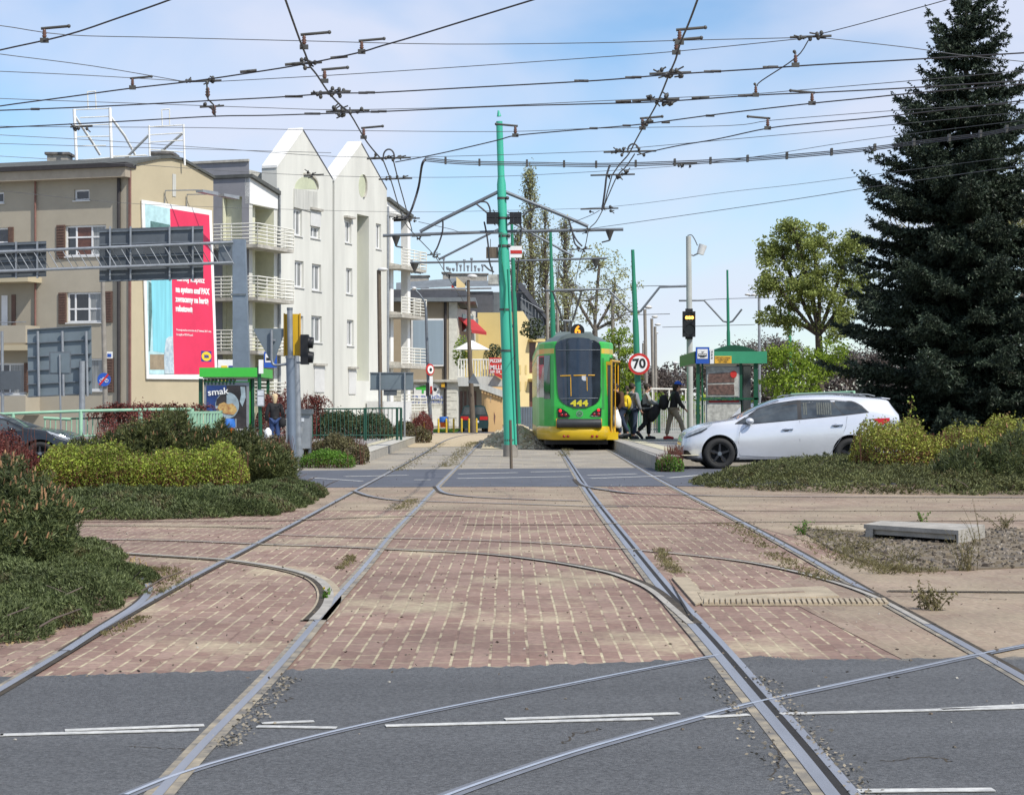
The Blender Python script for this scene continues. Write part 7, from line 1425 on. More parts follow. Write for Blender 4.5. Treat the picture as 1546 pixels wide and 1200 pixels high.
# ---------------- overhead wires ----------------
def wz(pts, z): return [P(x, y, (z - CH) * F / (HY - y)) for x, y in pts]     # wires hang level: their height fixes the distance
def bracket(root, p, dirx=1, s=1.0, ang=0.0):
 """insulated hanger with a short arm"""
 mb = MB(); p = Vector(p); ins(mb, p + Vector((0, 0, .02)), .075 * s); a = p + Vector((0, 0, .15 * s)); b = a + Vector((.30 * s * dirx, 0, .03 * s + ang)); mb.tube([a - Vector((.04 * dirx * s, 0, 0)), b], .018 * s, 'fitting', 6); mb.ball(b, .025 * s, .025 * s, .025 * s, 'fitting', 6, 4); mb.box(p.x - .05 * s, p.x + .05 * s, p.y - .02, p.y + .02, p.z - .02, p.z + .03, 'fitting'); mb.build('hanger', root)
def clamps(root, A, B, ts, s=1.0):
 mb = MB()
 for t_ in ts: c = Vector(A).lerp(Vector(B), t_); d = (Vector(B) - Vector(A)).normalized(); mb.tube([c - d * .06 * s, c + d * .06 * s], .018 * s, 'fitting', 6)
 mb.build('clamp', root)
def wire(label, pts, z=5.3, r=.0092, m='wire', sub=4, sag=0, world=None):
 q = world or wz(pts, z); q = spline(q, sub) if len(q) > 2 else [q[0].lerp(q[1], i / 6) for i in range(7)]
 c = q[len(q) // 2]; mb = MB(); mb.tube(q, r, m, 6); o = mb.build('overhead_wire', None, c); tag(o, label, 'overhead wire'); return o
ww = {}
w = wire('thick wire crossing the top left corner of the picture', [(-60, 92), (0, 76), (98, 54), (180, 27), (262, -2), (330, -30)]); ww[1] = w
bracket(w, wz([(67, 62)], 5.3)[0], 1, .9)
w = wire('thick wire rising from the left edge to the top edge right of the middle', [(-60, 172), (0, 160.5), (100, 147), (195, 134), (291, 123), (380, 110), (460, 97), (541, 80), (575, 70), (620, 57), (675, 40), (740, 20), (815, -3), (870, -20)]); ww[2] = w
bracket(w, wz([(200, 133)], 5.3)[0], 1, .8); bracket(w, wz([(546, 79)], 5.3)[0], 1, .85)
for x, y in ((375, 109), (443, 98), (512, 88)): p = wz([(x, y)], 5.3)[0]; clamps(w, p - Vector((.1, 0, 0)), p + Vector((.1, 0, .02)), (.3, .7))
w = wire('thick wire crossing the whole picture, the upper of the two straight ones', [(-60, 169), (0, 167), (150, 161), (323, 152), (420, 147), (500, 141.5), (571, 140), (700, 133), (900, 122), (1010, 113), (1150, 104), (1235, 98), (1346, 92), (1446, 86), (1620, 76)])
for x, y in ((52, 165), (436, 146), (449, 146), (547, 140.5), (558, 140), (873, 122.5), (880, 122.5), (950, 117.5), (960, 117), (1069, 108.5), (1080, 108), (1158, 102), (1166, 101.5)): p = wz([(x, y)], 5.32)[0]; clamps(w, p, p + Vector((.02, 0, 0)), (.5,))
bracket(w, wz([(1201, 99)], 5.3)[0], -.05, .9)
w = wire('thick wire crossing the whole picture, the lower of the two straight ones', [(-60, 196), (0, 193), (160, 185), (320, 176), (400, 174.6), (500, 171.5), (594, 168), (750, 161), (900, 157), (994, 154), (1143, 144), (1235, 140), (1372, 133), (1546, 122), (1620, 118)])
for x, y in ((465, 172), (476, 172), (565, 169), (576, 168.5), (935, 153.5), (945, 153), (960, 152.5), (1050, 148), (1063, 147.5), (1120, 145), (1130, 144.5)): p = wz([(x, y)], 5.32)[0]; clamps(w, p, p + Vector((.02, 0, 0)), (.5,))
bracket(w, wz([(1141, 144)], 5.3)[0], -.05, .8)
w = wire('thick wire branching from the left track wire and passing behind the mast top', [(597, 245), (650, 235), (700, 224), (751, 212), (778, 205), (840, 199), (900, 194), (971, 187.6), (1090, 172), (1220, 157), (1300, 149), (1390, 140), (1546, 127), (1620, 121)])
bracket(w, wz([(778, 205)], 5.3)[0], -1, .95); bracket(w, wz([(1226, 156.5)], 5.3)[0], -1, .95)
for x, y in ((895, 194), (945, 190), (1004, 185), (1071, 175)): p = wz([(x, y)], 5.32)[0]; clamps(w, p, p + Vector((.02, 0, 0)), (.5,))
w = wire('thick wire branching from the right track wire and rising to the right', [(962, 234), (1020, 221), (1084, 210), (1159, 194), (1230, 186), (1300, 180), (1384, 171), (1546, 152), (1620, 144)])
bracket(w, wz([(1159, 194)], 5.3)[0], -1, .95)
# catenary bundle
t = thing('cable_bundle', 'sagging bundle of three cables tied with clips, running right from above the left track', 'cable', wz([(1000, 249)], 6.0)[0]); bp = [(642, 241), (704, 246), (817, 248), (900, 249.5), (1000, 247), (1091, 243), (1188, 236.5), (1300, 226.5), (1398, 214), (1480, 204), (1546, 191), (1620, 178)]
for dy in (-1.6, 0, 1.6): q = wz([(x, y + dy * (1 if 5 < i < 60 else 1)) for i, (x, y) in enumerate(bp)], 6.0); mb = MB(); mb.tube(spline([p + Vector((0, dy * .05, 0)) for p in q], 5), .010, 'wire', 5); mb.build('strand', t)
mb = MB(); qq = spline(wz(bp, 6.0), 5)
for i in range(3, len(qq) - 1, 3): mb.box(qq[i].x - .02, qq[i].x + .02, qq[i].y - .06, qq[i].y + .06, qq[i].z - .05, qq[i].z + .08, 'fitting')
mb.build('clip', t); mb = MB(); zY = qq[0].y
mb.tube(spline([qq[0], P(637, 250, zY), P(632, 282, zY + 1), P(623, 312, zY + 1), P(616, 326, zY + 1), P(608, 331, zY + 1)], 5), .025, 'wire', 6); mb.build('drop_cable', t)
mb = MB(); mb.tube(spline([P(921, 249, zY), P(916, 265, zY), P(913, 290, zY), P(909, 318, zY)], 4), .022, 'wire', 6); mb.build('drop_cable', t)
# track wires
w = wire('left track wire coming down from the top edge left of the middle', [(424, -22), (431, 0), (453, 62), (461, 82), (468, 100), (478, 113), (497, 141), (515, 160), (529, 173), (549, 207), (562, 225), (578, 243)], 5.3, .012)
for x, y in ((459, 72), (490, 123), (549, 208)): bracket(w, wz([(x, y)], 5.3)[0], 1, .95)
w2 = wire('left track wire pair, left strand below the double clamp', [(578, 241), (591, 275), (600, 305), (610, 333), (622, 350), (655, 385), (668, 405), (690, 440), (715, 478)], 5.3, .011)
wire('left track wire pair, right strand below the double clamp', [(594, 243), (602, 275), (609, 300), (615, 322), (622, 348)], 5.3, .011)
w = wire('right track wire coming down from the top edge right of the middle', [(1060, -22), (1053, 0), (1040, 35), (1026, 68), (1020, 90), (1010, 113), (1000, 138), (991, 158), (980, 178), (970, 194), (960, 212), (949, 233), (935, 249), (924, 265)], 5.3, .012)
for x, y in ((1026, 65), (1021, 80), (970, 194)): bracket(w, wz([(x, y)], 5.3)[0], 1, .95)
w3 = wire('right track wire pair, left strand', [(924, 265), (917, 290), (911, 314), (900, 335), (889, 347), (884, 370), (876, 392), (870, 420), (868, 440)], 5.3, .011)
wire('right track wire pair, right strand', [(958, 233), (945, 252), (932, 266), (920, 292), (911, 314)], 5.3, .011)
def knot(label, x, y, n, w_, z=5.32):
 p = wz([(x, y)], z)[0]; t = thing('wire_clamp', label, 'clamp', p); mb = MB(); rr = random.Random(int(x))
 for i in range(n): c = p + Vector((rr.uniform(-w_, w_), rr.uniform(-.05, .05), rr.uniform(-.05, .07))); mb.ball(c, .026, .03, .032, 'fitting', 6, 4); mb.tube([c, c + Vector((rr.uniform(-.1, .1), 0, rr.uniform(-.06, .06)))], .010, 'fitting', 4)
 mb.tube([p - Vector((w_ * 1.5, 0, .0)), p + Vector((w_ * 1.5, 0, .02))], .016, 'fitting', 5); mb.build('fitting', t); return t
knot('wire crossing fitting on the left track wire, uppermost', 467, 97, 6, .1); knot('knot of clamps where the left track wire meets the upper straight wire', 499, 141, 12, .17); knot('knot of clamps where the left track wire meets the lower straight wire', 525, 169, 13, .2)
knot('knot of clamps where the right track wire meets the upper straight wire', 1012, 112, 12, .17); knot('knot of clamps where the right track wire meets the lower straight wire', 995, 152, 13, .18); knot('clamps where the right track wire meets the branching wire', 977, 185, 5, .06)
knot('clamp row on the thin wires at the upper right', 1224, 57, 7, .17, 5.8); knot('clamp row on the thin wires at the upper left', 302, 124, 7, .2, 5.8); knot('small clamp row on the lower wire at the left', 320, 162, 5, .12, 5.7); knot('dark clamps on the wire before the roof sign frame', 123, 192, 5, .12, 5.8); knot('small clamps before the first white gable', 474, 265, 4, .14, 6.2)
knot('clamps above the left end of the sagging bundle', 587, 240, 7, .24); knot('lower double clamps on the left wire pair', 597, 271, 5, .2); knot('end clamps of the drop cable before the white house', 613, 331, 6, .2)
knot('double clamp on the right wire pair, the upper one', 951, 230, 7, .28); knot('double clamp on the right wire pair, the lower one', 925, 265, 7, .26); knot('double clamp where the drop cable meets the right wire pair', 905, 316, 8, .26); knot('clamps where the right wire pair meets the mast arm', 876, 377, 8, .2); knot('clamps where the left wire pair meets the mast arm', 655, 385, 7, .12); knot('clamps hanging from the long arm, left', 636, 357, 3, .15); knot('clamps hanging from the long arm, right', 884, 350, 3, .15); knot('small clamps on the sagging bundle', 1034, 248, 5, .16, 6.0)
for (x, y, lb) in ((587, 232, 'arched jumper wire above the left clamps'), (956, 224, 'arched jumper wire above the right clamps')):
 c = wz([(x, y)], 5.4)[0]; mb = MB(); mb.tube([c + Vector((.09 * math.cos(a), 0, .12 * math.sin(a) - .05)) for a in np.linspace(-.2, 3.34, 12)], .014, 'wire', 5); tag(mb.build('jumper_wire', base=c), lb, 'jumper wire')
# hanging insulator chains between wires
for (pts, lb) in (([(312, 126), (314, 150), (322, 158), (325, 176)], 'insulator chain linking three wires at the upper left'),):
 t = thing('insulator_chain', lb, 'insulator chain', wz([pts[1]], 5.5)[0]); mb = MB(); q = wz(pts, 5.5); mb.tube(q, .012, 'wire', 5); mb.build('rod', t)
 for x, y in ((313.5, 148), (323, 174)): mb = MB(); ins(mb, wz([(x, y)], 5.5)[0], .09); mb.build('insulator', t)
wire('thin diagonal wire down from the clamp row at the upper right', [(1220, 62), (1201, 88), (1150, 122), (1143, 130)], 5.6, .008)
TH = [('topmost thin wire, left part above the white gables', [(-60, 36), (0, 39), (100, 53), (250, 57), (453, 62), (675, 67), (900, 65), (1026, 61.5), (1217, 57)], 5.8), ('thin wire from the upper right clamp row to the top edge by the spruce', [(1237, 52), (1300, 36), (1425, 1.5), (1500, -20)], 5.8),
   ('thin wire from the left edge down to the upper left clamp row', [(-60, 72), (0, 82), (140, 100), (281, 124)], 5.8), ('second thin wire meeting the upper left clamp row from the left', [(-60, 105), (0, 108), (130, 114), (281, 123)], 5.8), ('thin wire from the upper left clamp row to the upper right clamp row', [(317, 124), (500, 114), (700, 101), (900, 87), (1020, 78), (1217, 58)], 5.8),
   ('thin wire from the upper right clamp row into the spruce', [(1237, 57), (1300, 64), (1378, 73), (1448, 83), (1560, 95)], 5.8), ('thin wire at middle height of the sky across the picture', [(-60, 144), (0, 149), (226, 157), (400, 163), (516, 166), (700, 162), (900, 153), (1120, 143), (1200, 137), (1390, 121), (1560, 106)], 5.8),
   ('thin wire passing the left roof sign frame at its top', [(-60, 190), (0, 191), (120, 192), (300, 193), (500, 197), (756, 199), (900, 194), (1100, 190), (1165, 182), (1300, 171), (1387, 165), (1560, 155)], 5.9), ('thin wire passing before the peaks of both white gables', [(-60, 200), (0, 204), (162, 213), (350, 226), (565, 238), (900, 229), (965, 223), (1300, 193), (1560, 168)], 5.9),
   ('thin wire through the middle of the left roof sign frame', [(-60, 213), (0, 217), (250, 224), (500, 231)], 6.1), ('thin wire crossing low over the tan building roof', [(-60, 233), (0, 236), (180, 247), (356, 259), (500, 266), (672, 268), (813, 264), (1007, 252), (1133, 238), (1300, 212), (1560, 180)], 6.2),
   ('thin wire before the tan facade, sloping to the right', [(-60, 281), (0, 288), (178, 306), (330, 313), (594, 320), (760, 318), (926, 312), (1100, 290), (1200, 279), (1340, 261), (1560, 233)], 6.4), ('lowest thin wire rising from the mast arm to the right', [(880, 347), (1000, 330), (1200, 301), (1340, 279), (1560, 248)], 5.5),
   ('thin wire from the left wire pair towards the mast', [(632, 335), (680, 346), (700, 351), (760, 352)], 5.4), ('thin wire rising from the mast arm to the right wire pair', [(700, 352), (810, 352), (880, 330), (905, 318)], 5.4)]
for lb, pts, z in TH: wire(lb, pts, z, .0055 if z > 5.7 else .007, 'wire_light')
# far cross wires
for lb, pts, Y in (('far span wire right of the tram, ending at the amber signal', [(923, 476), (967, 475), (1011.5, 474)], 94), ('far span wire above the right shelter', [(1000, 494), (1070, 492), (1140, 490)], 107), ('far thin wire above the tram roof', [(690, 447), (840, 440), (900, 452)], 90), ('far wire from the mast arm to the mast behind the speed sign', [(830, 452), (900, 448), (960, 433), (1036, 432)], 94), ('far wire running right from the shelter mast', [(1036, 454), (1100, 451), (1180, 449)], 107)):
 wire(lb, None, 0, .018, 'wire_light', world=[P(x, y, Y) for x, y in pts])
# inverted hangers under arms
for (x, y0, y1, Y, lb) in ((920.5, 347, 363, 50.5, 'cone hanger at the right end of the nearest mast arm'), (598, 356, 372, 50.5, 'cone hanger at the left end of the nearest mast arm'), (899.5, 391, 405, 89, 'cone hanger at the right end of the second mast arm'), (626, 397, 411, 89, 'cone hanger at the left end of the second mast arm')):
 t = thing('arm_hanger', lb, 'hanger', P(x, y1, Y)); s_ = Y / 50.5; mb = MB(); mb.tube([P(x, y0, Y), P(x, y0 + 3, Y), P(x, y1 - 2, Y), P(x, y1, Y)], [.11 * s_, .1 * s_, .03 * s_, .03 * s_], 'fitting', 8); mb.build('cone', t)
 mb = MB(); mb.tube([P(x, y1, Y), P(x - 12, y1 + 3, Y)] if x > 760 else [P(x, y1, Y), P(x + 10, y1 + 2, Y)], .02 * s_, 'wire', 5); mb.build('rod', t)
# ---------------- tram ----------------
TY = 58.0; ts = F / TY; TX = Xa(873, TY)
def tm(x, y): return ((x - 773) / ts, CH - (y - 615) / ts)      # photo spot -> (X, Z) on the tram's rear
T = thing('tram', 'green and yellow tram seen from behind at the right platform, line number 6', 'tram', (TX, TY, 0))
plan = [(-1.17, 74), (-1.17, 60.2), (-1.12, 59.4), (-.98, 58.7), (-.80, 58.25), (-.70, 58.08), (-.4, 57.97), (0, 57.93), (.4, 57.97), (.68, 58.08), (.78, 58.25), (.95, 58.7), (1.08, 59.4), (1.13, 60.2), (1.13, 74)]
def tilt(z): return max(0, z - 1.3) * .13
def tp(i, z, off=0):
 x, y = plan[i]; k = max(0, 1 - (y - 57.93) / 2.4); return Vector((TX + x, y + tilt(z) * k, z))
zs = [.34, .66, .95, 1.28, 2.0, 2.83, 2.98, 3.14]
mb = MB()
for j in range(len(zs) - 1):
 for i in range(len(plan) - 1):
  side = i < 5 or i > 8; z = (zs[j] + zs[j + 1]) / 2
  m = 'tram_yellow' if z < .8 else 'tram_green'
  if side and 2.83 < z < 2.98: m = 'tram_yellow'
  mb.add([tp(i, zs[j]), tp(i + 1, zs[j]), tp(i + 1, zs[j + 1]), tp(i, zs[j + 1])], [[0, 1, 2, 3]], m)
mb.poly([tp(i, .34) for i in range(len(plan))], 'black_plastic'); mb.build('body', T)
# roof: curved inwards
mb = MB(); cx = Vector((TX, 62, 0))
def ring(z, s, dy): return [Vector((TX + (tp(i, 3.14).x - TX) * s, max(tp(i, 3.14).y + dy, 0), z)) for i in range(len(plan))]
mb.loft([ring(3.14, 1, 0), ring(3.18, .97, .02)], 'tram_green', closed=False, caps=False); mb.loft([ring(3.18, .97, .02), ring(3.21, .85, .06), ring(3.33, .70, .15), ring(3.40, .45, .35)], 'tram_roof', closed=False, caps=False); mb.poly(ring(3.40, .45, .35), 'tram_roof'); mb.build('roof', T)
mb = MB(); mb.hexa([(TX - .85, 58.9, 3.2), (TX + .62, 58.9, 3.2), (TX + .75, 74, 3.2), (TX - .75, 74, 3.2), (TX - .55, 59.2, 3.5), (TX + .42, 59.2, 3.5), (TX + .55, 74, 3.5), (TX - .55, 74, 3.5)], 'tram_roof'); mb.build('roof_equipment', T)
# rear face coordinates
def face_y(x, z):
 xs = [p[0] for p in plan[4:11]]; ys = [p[1] for p in plan[4:11]]; y = float(np.interp(x - TX, xs, ys)); k = max(0, 1 - (y - 57.93) / 2.4); return y + tilt(z) * k
def tgrid(name, rows, m, off, parent, nc=12, border=None):
 """rows: (ypix, xleft, xright)"""
 mb = MB(); secs = []
 for y, xl, xr in rows:
  r = []
  for k in range(nc + 1): X, Z = tm(xl + (xr - xl) * k / nc, y); r.append(Vector((X, face_y(X, Z) - off, Z)))
  secs.append(r)
 mb.loft(secs, m, closed=False, caps=False); return mb.build(name, parent)
rows = [(509.5, 864, 880), (511, 855, 890), (514, 846, 899), (518, 840.5, 905), (522, 838.5, 907.5), (540, 839.5, 907.5), (560, 840.5, 907.5), (580, 841.5, 907.2), (592, 842.4, 907), (600, 844, 905.6), (605, 847, 903.6), (609, 851, 900), (612, 856, 895), (614.5, 863, 888), (616, 870, 880)]
G_ = tgrid('rear_window', rows, 'tram_glass', .02, T)
tgrid('roof_fairing', [(502.5, 866, 882), (504, 856, 892), (508, 848, 899), (513, 843, 903), (517, 840, 906)], 'tram_roof', .014, T)
rows2 = [(a, b - 1.6 if i else b - 3, c + 1.6 if i else c + 3) for i, (a, b, c) in enumerate(rows)]; rows2[0] = (508, 860, 884); rows2[-1] = (617.5, 866, 884); tgrid('window_frame', rows2, 'tram_shadowgreen', .010, T)
def tbar(x0, y0, x1, y1, r, m, par, off=.03, name='bar'):
 n = 8; mb = MB(); pts = []
 for k in range(n + 1): X, Z = tm(x0 + (x1 - x0) * k / n, y0 + (y1 - y0) * k / n); pts.append(Vector((X, face_y(X, Z) - off, Z)))
 mb.tube(pts, r, m, 5); return mb.build(name, par)
tbar(841, 528.5, 906, 528, .012, 'galv_dark', T, .03, 'trim'); tbar(846, 602, 903, 601, .012, 'galv_dark', T, .03, 'trim')
tbar(846, 567.5, 862, 567, .018, 'gold_frame', G_, .025, 'handrail'); tbar(866, 567, 885, 566.5, .018, 'gold_frame', G_, .025, 'handrail'); tbar(888, 566.5, 898, 566.5, .018, 'gold_frame', G_, .025, 'handrail'); tbar(861.5, 569, 862, 598, .014, 'gold_frame', G_, .025, 'handrail'); tbar(886, 569, 886.5, 590, .012, 'gold_frame', G_, .025, 'handrail')
X, Z = tm(881.5, 571); mb = MB(); mb.box(X - .06, X + .06, face_y(X, Z) - .03, face_y(X, Z) - .024, Z - .07, Z + .07, 'paper'); mb.build('sticker', G_)
X, Z = tm(874.5, 609); text('number', '444', .23, (X, face_y(X, Z) - .04, Z), (1, 0, 0), (0, -1, 0), 'num_yellow', T, sx=1.45, bold=.012)
X, Z = tm(875, 624.5); mb = MB(); c = Vector((X, face_y(X, Z) - .01, Z)); mb.disc(c, (0, -1, 0), .095, 'galv', .01, 20); mb.disc(c - Vector((0, .005, 0)), (0, -1, 0), .075, 'tram_shadowgreen', .008, 20); mb.build('crest', T); text('crest_letter', 'K', .12, c - Vector((0, .012, 0)), (1, 0, 0), (0, -1, 0), 'galv', T)
# light clusters
for pts, spots in (([(841.5, 616), (848, 617), (856, 622), (861, 628), (857, 630.5), (842, 630)], [(846, 620, 1), (848, 626.5, 0), (854, 626.5, 0)]), ([(908.5, 616), (902, 617), (895, 622), (890.5, 627), (895, 629), (908, 629)], [(903.5, 619, 1), (903.5, 625.5, 0), (897, 625.5, 0)])):
 mb = MB(); q = []
 for x, y in pts: X, Z = tm(x, y); q.append(Vector((X, face_y(X, Z) - .015, Z)))
 mb.prism(q, (0, -.012, 0), 'black_plastic'); cl = mb.build('light_cluster', T)
 for x, y, lit in spots: X, Z = tm(x, y); mb = MB(); mb.ball((X, face_y(X, Z) - .03, Z), .045, .015, .045, 'lamp_red' if lit else 'lens_red', 10, 6); mb.build('lamp', cl)
# roller bumper and yellow bumper
X0, Z = tm(841, 639); X1, _ = tm(907, 639); mb = MB(); mb.tube([Vector((X0, 57.95, Z)), Vector((TX, 57.88, Z)), Vector((X1, 57.95, Z))], .135, 'tram_bumper', 16); mb.build('roller_bumper', T)
for X in (X0, X1): mb = MB(); mb.tube([Vector((X - .03, 57.99, Z)), Vector((X + .03, 57.99, Z))], .14, 'gold_frame', 16); mb.build('roller_cap', T)
mb = MB(); q = [(x, y) for x, y in plan[2:13]]
def off_(i, d): x, y = q[i]; c = Vector((0, 60.2)); v = (Vector((x, y)) - c).normalized() * d; return (x + v.x, y + v.y)
mb.loft([[Vector((TX + off_(i, d)[0], off_(i, d)[1], z)) for i in range(len(q))] for z, d in ((.30, .02), (.34, .07), (.55, .10), (.68, .06), (.70, .0))], 'tram_yellow', closed=False, caps=False); bmp = mb.build('bumper', T)
for x in (851.5, 857.5, 894, 901): X, Z = tm(x, 658.5); mb = MB(); mb.ball((X, face_y(X, Z) - .10, Z), .045, .02, .035, 'lens_red', 8, 6); mb.build('reflector', bmp)
# underframe and wheels
mb = MB(); mb.box(TX - .95, TX + .9, 58.6, 74, .16, .33, 'black_plastic'); mb.build('underframe', T)
for yy in (60.3, 62.1, 70.2, 72):
 for sx in (-.70, .70): mb = MB(); mb.tube([(TX + sx - .05, yy, .34), (TX + sx + .05, yy, .34)], .33, 'stone_grey', 20); mb.build('wheel', T)
# side windows (left, shaded) and right side
def side(i, u0, u1, z0, z1, m, off, name, par=T):
 a, b = tp(i, z0), tp(i + 1, z0); c, d = tp(i, z1), tp(i + 1, z1); n = Vector((a.y - b.y, b.x - a.x, 0)).normalized(); 
 if n.dot(Vector((a.x - TX, a.y - 62, 0))) < 0: n = -n
 mb = MB(); mb.prism([a.lerp(b, u0), a.lerp(b, u1), c.lerp(d, u1), c.lerp(d, u0)], n * off, m); return mb.build(name, par)
side(2, 0, 1, 1.55, 2.78, 'tram_glass', .012, 'side_window'); side(1, .05, 1, 1.55, 2.78, 'tram_glass', .012, 'side_window'); side(2, .15, .9, 2.52, 2.74, 'black_plastic', .02, 'side_vent'); side(11, .05, .95, 1.1, 2.72, 'tram_glass', .012, 'side_window'); side(3, 0, .95, 1.5, 2.78, 'tram_glass', .01, 'side_window'); side(0, .02, .98, 1.6, 2.75, 'tram_glass', .01, 'side_window')
side(9, .1, .9, 1.2, 2.7, 'tram_shadowgreen', .006, 'panel')
# open rear door on the platform side
mb = MB(); xr = TX + 1.06; mb.hexa([(xr - .06, 58.95, .42), (xr + .02, 58.95, .42), (xr + .09, 60.15, .42), (xr - .0, 60.15, .42), (xr - .06, 58.95, 2.62), (xr + .02, 58.95, 2.62), (xr + .09, 60.15, 2.62), (xr, 60.15, 2.62)], 'black_plastic'); dw = mb.build('doorway', T)
def leaf(x0, x1, y0, y1):
 a, b = Vector((x0, y0, 0)), Vector((x1, y1, 0)); d = (b - a).normalized(); n = Vector((d.y, -d.x, 0)) * .03; L_ = (b - a).length; mb = MB()
 def pc(u0, u1, z0, z1, m, k=1): mb.hexa([a + d * u0 + Vector((0, 0, z0)) - n * k, a + d * u1 + Vector((0, 0, z0)) - n * k, a + d * u1 + Vector((0, 0, z0)) + n * k, a + d * u0 + Vector((0, 0, z0)) + n * k, a + d * u0 + Vector((0, 0, z1)) - n * k, a + d * u1 + Vector((0, 0, z1)) - n * k, a + d * u1 + Vector((0, 0, z1)) + n * k, a + d * u0 + Vector((0, 0, z1)) + n * k], m)
 pc(0, .035, .45, 2.6, 'gold_frame'); pc(L_ - .035, L_, .45, 2.6, 'gold_frame'); pc(.035, L_ - .035, .45, .55, 'gold_frame'); pc(.035, L_ - .035, 2.5, 2.6, 'gold_frame'); f_ = mb.build('door_leaf', T)
 mb = MB(); mb.poly([a + d * .035 + Vector((0, 0, .55)), a + d * (L_ - .035) + Vector((0, 0, .55)), a + d * (L_ - .035) + Vector((0, 0, 2.5)), a + d * .035 + Vector((0, 0, 2.5))], 'tram_glass'); mb.build('pane', f_)
x0 = Xa(914.5, 58.9); leaf(x0, x0 + .17, 58.55, 58.50); leaf(x0 + .36, x0 + .44, 60.2, 60.0)
mb = MB(); mb.tube([(x0 + .15, 58.6, 2.62), (x0 + .46, 60.0, 2.62)], .04, 'gold_frame', 6); mb.tube([(x0 + .46, 59.9, .5), (x0 + .46, 59.9, 2.6)], .02, 'black_plastic', 6); mb.tube([(x0 + .3, 59.3, .5), (x0 + .3, 59.3, 2.6)], .02, 'gold_frame', 6); mb.build('door_rail', T)
mb = MB(); a = Xa(913, 58.4); mb.hexa([(a, 58.35, .30), (a + .40, 58.5, .30), (a + .42, 60.2, .30), (a, 60.2, .30), (a, 58.35, .52), (a + .40, 58.5, .52), (a + .42, 60.2, .52), (a, 60.2, .52)], 'tram_yellow'); mb.build('door_step', T)
X, Z = tm(928, 535.5); mb = MB(); mb.ball((X + .05, 59.4, Z), .06, .06, .06, 'blind_white', 10, 6); mb.build('camera', T)
# number disc
s = MB(); c = Vector((Xa(872, 58.6), 58.6, Za(499.5, 58.6))); s.disc(c, (0, -1, 0), .205, 'black_plastic', .14, 28, 'black_plastic'); nd = s.build('number_disc', T); text('number', '6', .36, c - Vector((0, .012, 0)), (1, 0, .03), (0, -1, 0), 'digit_orange', nd, bold=.012)
# pantograph
Yq = 63; pg = MB()
b0 = [P(850, 484, Yq), P(864.5, 485, Yq)]; top0, top1 = P(835, 441, Yq), P(878, 440, Yq)
pg.tube([b0[0], top0], .035, 'fitting', 6); pg.tube([b0[1], top1], .035, 'fitting', 6); pg.tube([b0[0] + Vector((0, .5, 0)), top0 + Vector((0, .3, 0))], .02, 'fitting', 6); pg.tube([b0[1] + Vector((0, .5, 0)), top1 + Vector((0, .3, 0))], .02, 'fitting', 6); pg.tube([b0[0], b0[1]], .04, 'galv', 6); pg.tube([P(852, 484, Yq), P(856, 520, Yq)], .05, 'fitting', 6); pg.tube([P(862, 484, Yq), P(858, 520, Yq)], .05, 'fitting', 6); pg = pg.build('pantograph', T)
mb = MB(); mb.tube([P(832, 440, Yq), P(881, 438.5, Yq)], .03, 'fitting', 6); mb.tube([P(832, 440, Yq + .35), P(881, 438.5, Yq + .35)], .03, 'fitting', 6); mb.build('contact_strip', pg)

# ---------------- cars ----------------
def lathe_y(mb, c, prof, m, seg=28):
 """prof: (y offset, radius) around an axle along y"""
 vs = []; c = Vector(c)
 for dy, r in prof:
  for k in range(seg): a = 2 * math.pi * k / seg; vs.append(c + Vector((r * math.cos(a), dy, r * math.sin(a))))
 n = len(prof); mb.add(vs, [[i * seg + k, i * seg + (k + 1) % seg, (i + 1) * seg + (k + 1) % seg, (i + 1) * seg + k] for i in range(n - 1) for k in range(seg)], m, True)
TOP = [(0, .50), (.02, .62), (.06, .70), (.14, .765), (.25, .82), (.38, .876), (.63, .942), (.9, .985), (1.08, 1.01), (1.25, 1.10), (1.53, 1.245), (1.81, 1.365), (2.0, 1.42), (2.16, 1.455), (2.4, 1.49), (2.7, 1.51), (3.06, 1.515), (3.58, 1.495), (4.0, 1.455), (4.17, 1.43), (4.21, 1.40), (4.28, 1.28), (4.42, 1.10), (4.46, .98), (4.49, .80), (4.50, .5), (4.50, .45)]
BELT = [(0, .45), (.06, .62), (.14, .70), (.38, .80), (.63, .86), (1.08, .905), (1.43, .905), (2.36, .985), (3.27, 1.075), (3.75, 1.13), (4.2, 1.10), (4.42, 1.0), (4.5, .48)]
WID = [(0, .50), (.03, .62), (.08, .70), (.2, .79), (.4, .85), (.7, .885), (1.1, .895), (3.6, .895), (4.0, .88), (4.3, .84), (4.45, .79), (4.5, .70)]
BOT = [(0, .24), (.1, .19), (.4, .17), (1.5, .19), (3.5, .20), (4.2, .22), (4.5, .32)]
ip = lambda t_, x: float(np.interp(x, [a for a, _ in t_], [b for _, b in t_]))
def csec(x):
 t_, b_, w, o = ip(TOP, x), ip(BELT, x), ip(WID, x), ip(BOT, x); b_ = min(b_, t_ - .02); cab = min(1, max(0, (t_ - b_) / .4))
 r = w * (.93 - .20 * cab)    # roof half width
 return [(0, o), (w * .80, o), (w * .93, o + .05), (w * .985, o + (b_ - o) * .32), (w, o + (b_ - o) * .55), (w * .985, o + (b_ - o) * .8), (w * .955, b_), (w * (.955 - .06 * cab), b_ + (t_ - b_) * .35), (w * (.955 - .14 * cab), b_ + (t_ - b_) * .70), (r, b_ + (t_ - b_) * .90), (r * .82, t_ - .02 * (1 if t_ - b_ > .05 else .2)), (r * .45, t_ - .004), (0, t_)]
def cy(x, z):
 s = csec(x)[2:10]; return float(np.interp(z, [q[1] for q in s], [q[0] for q in s]))
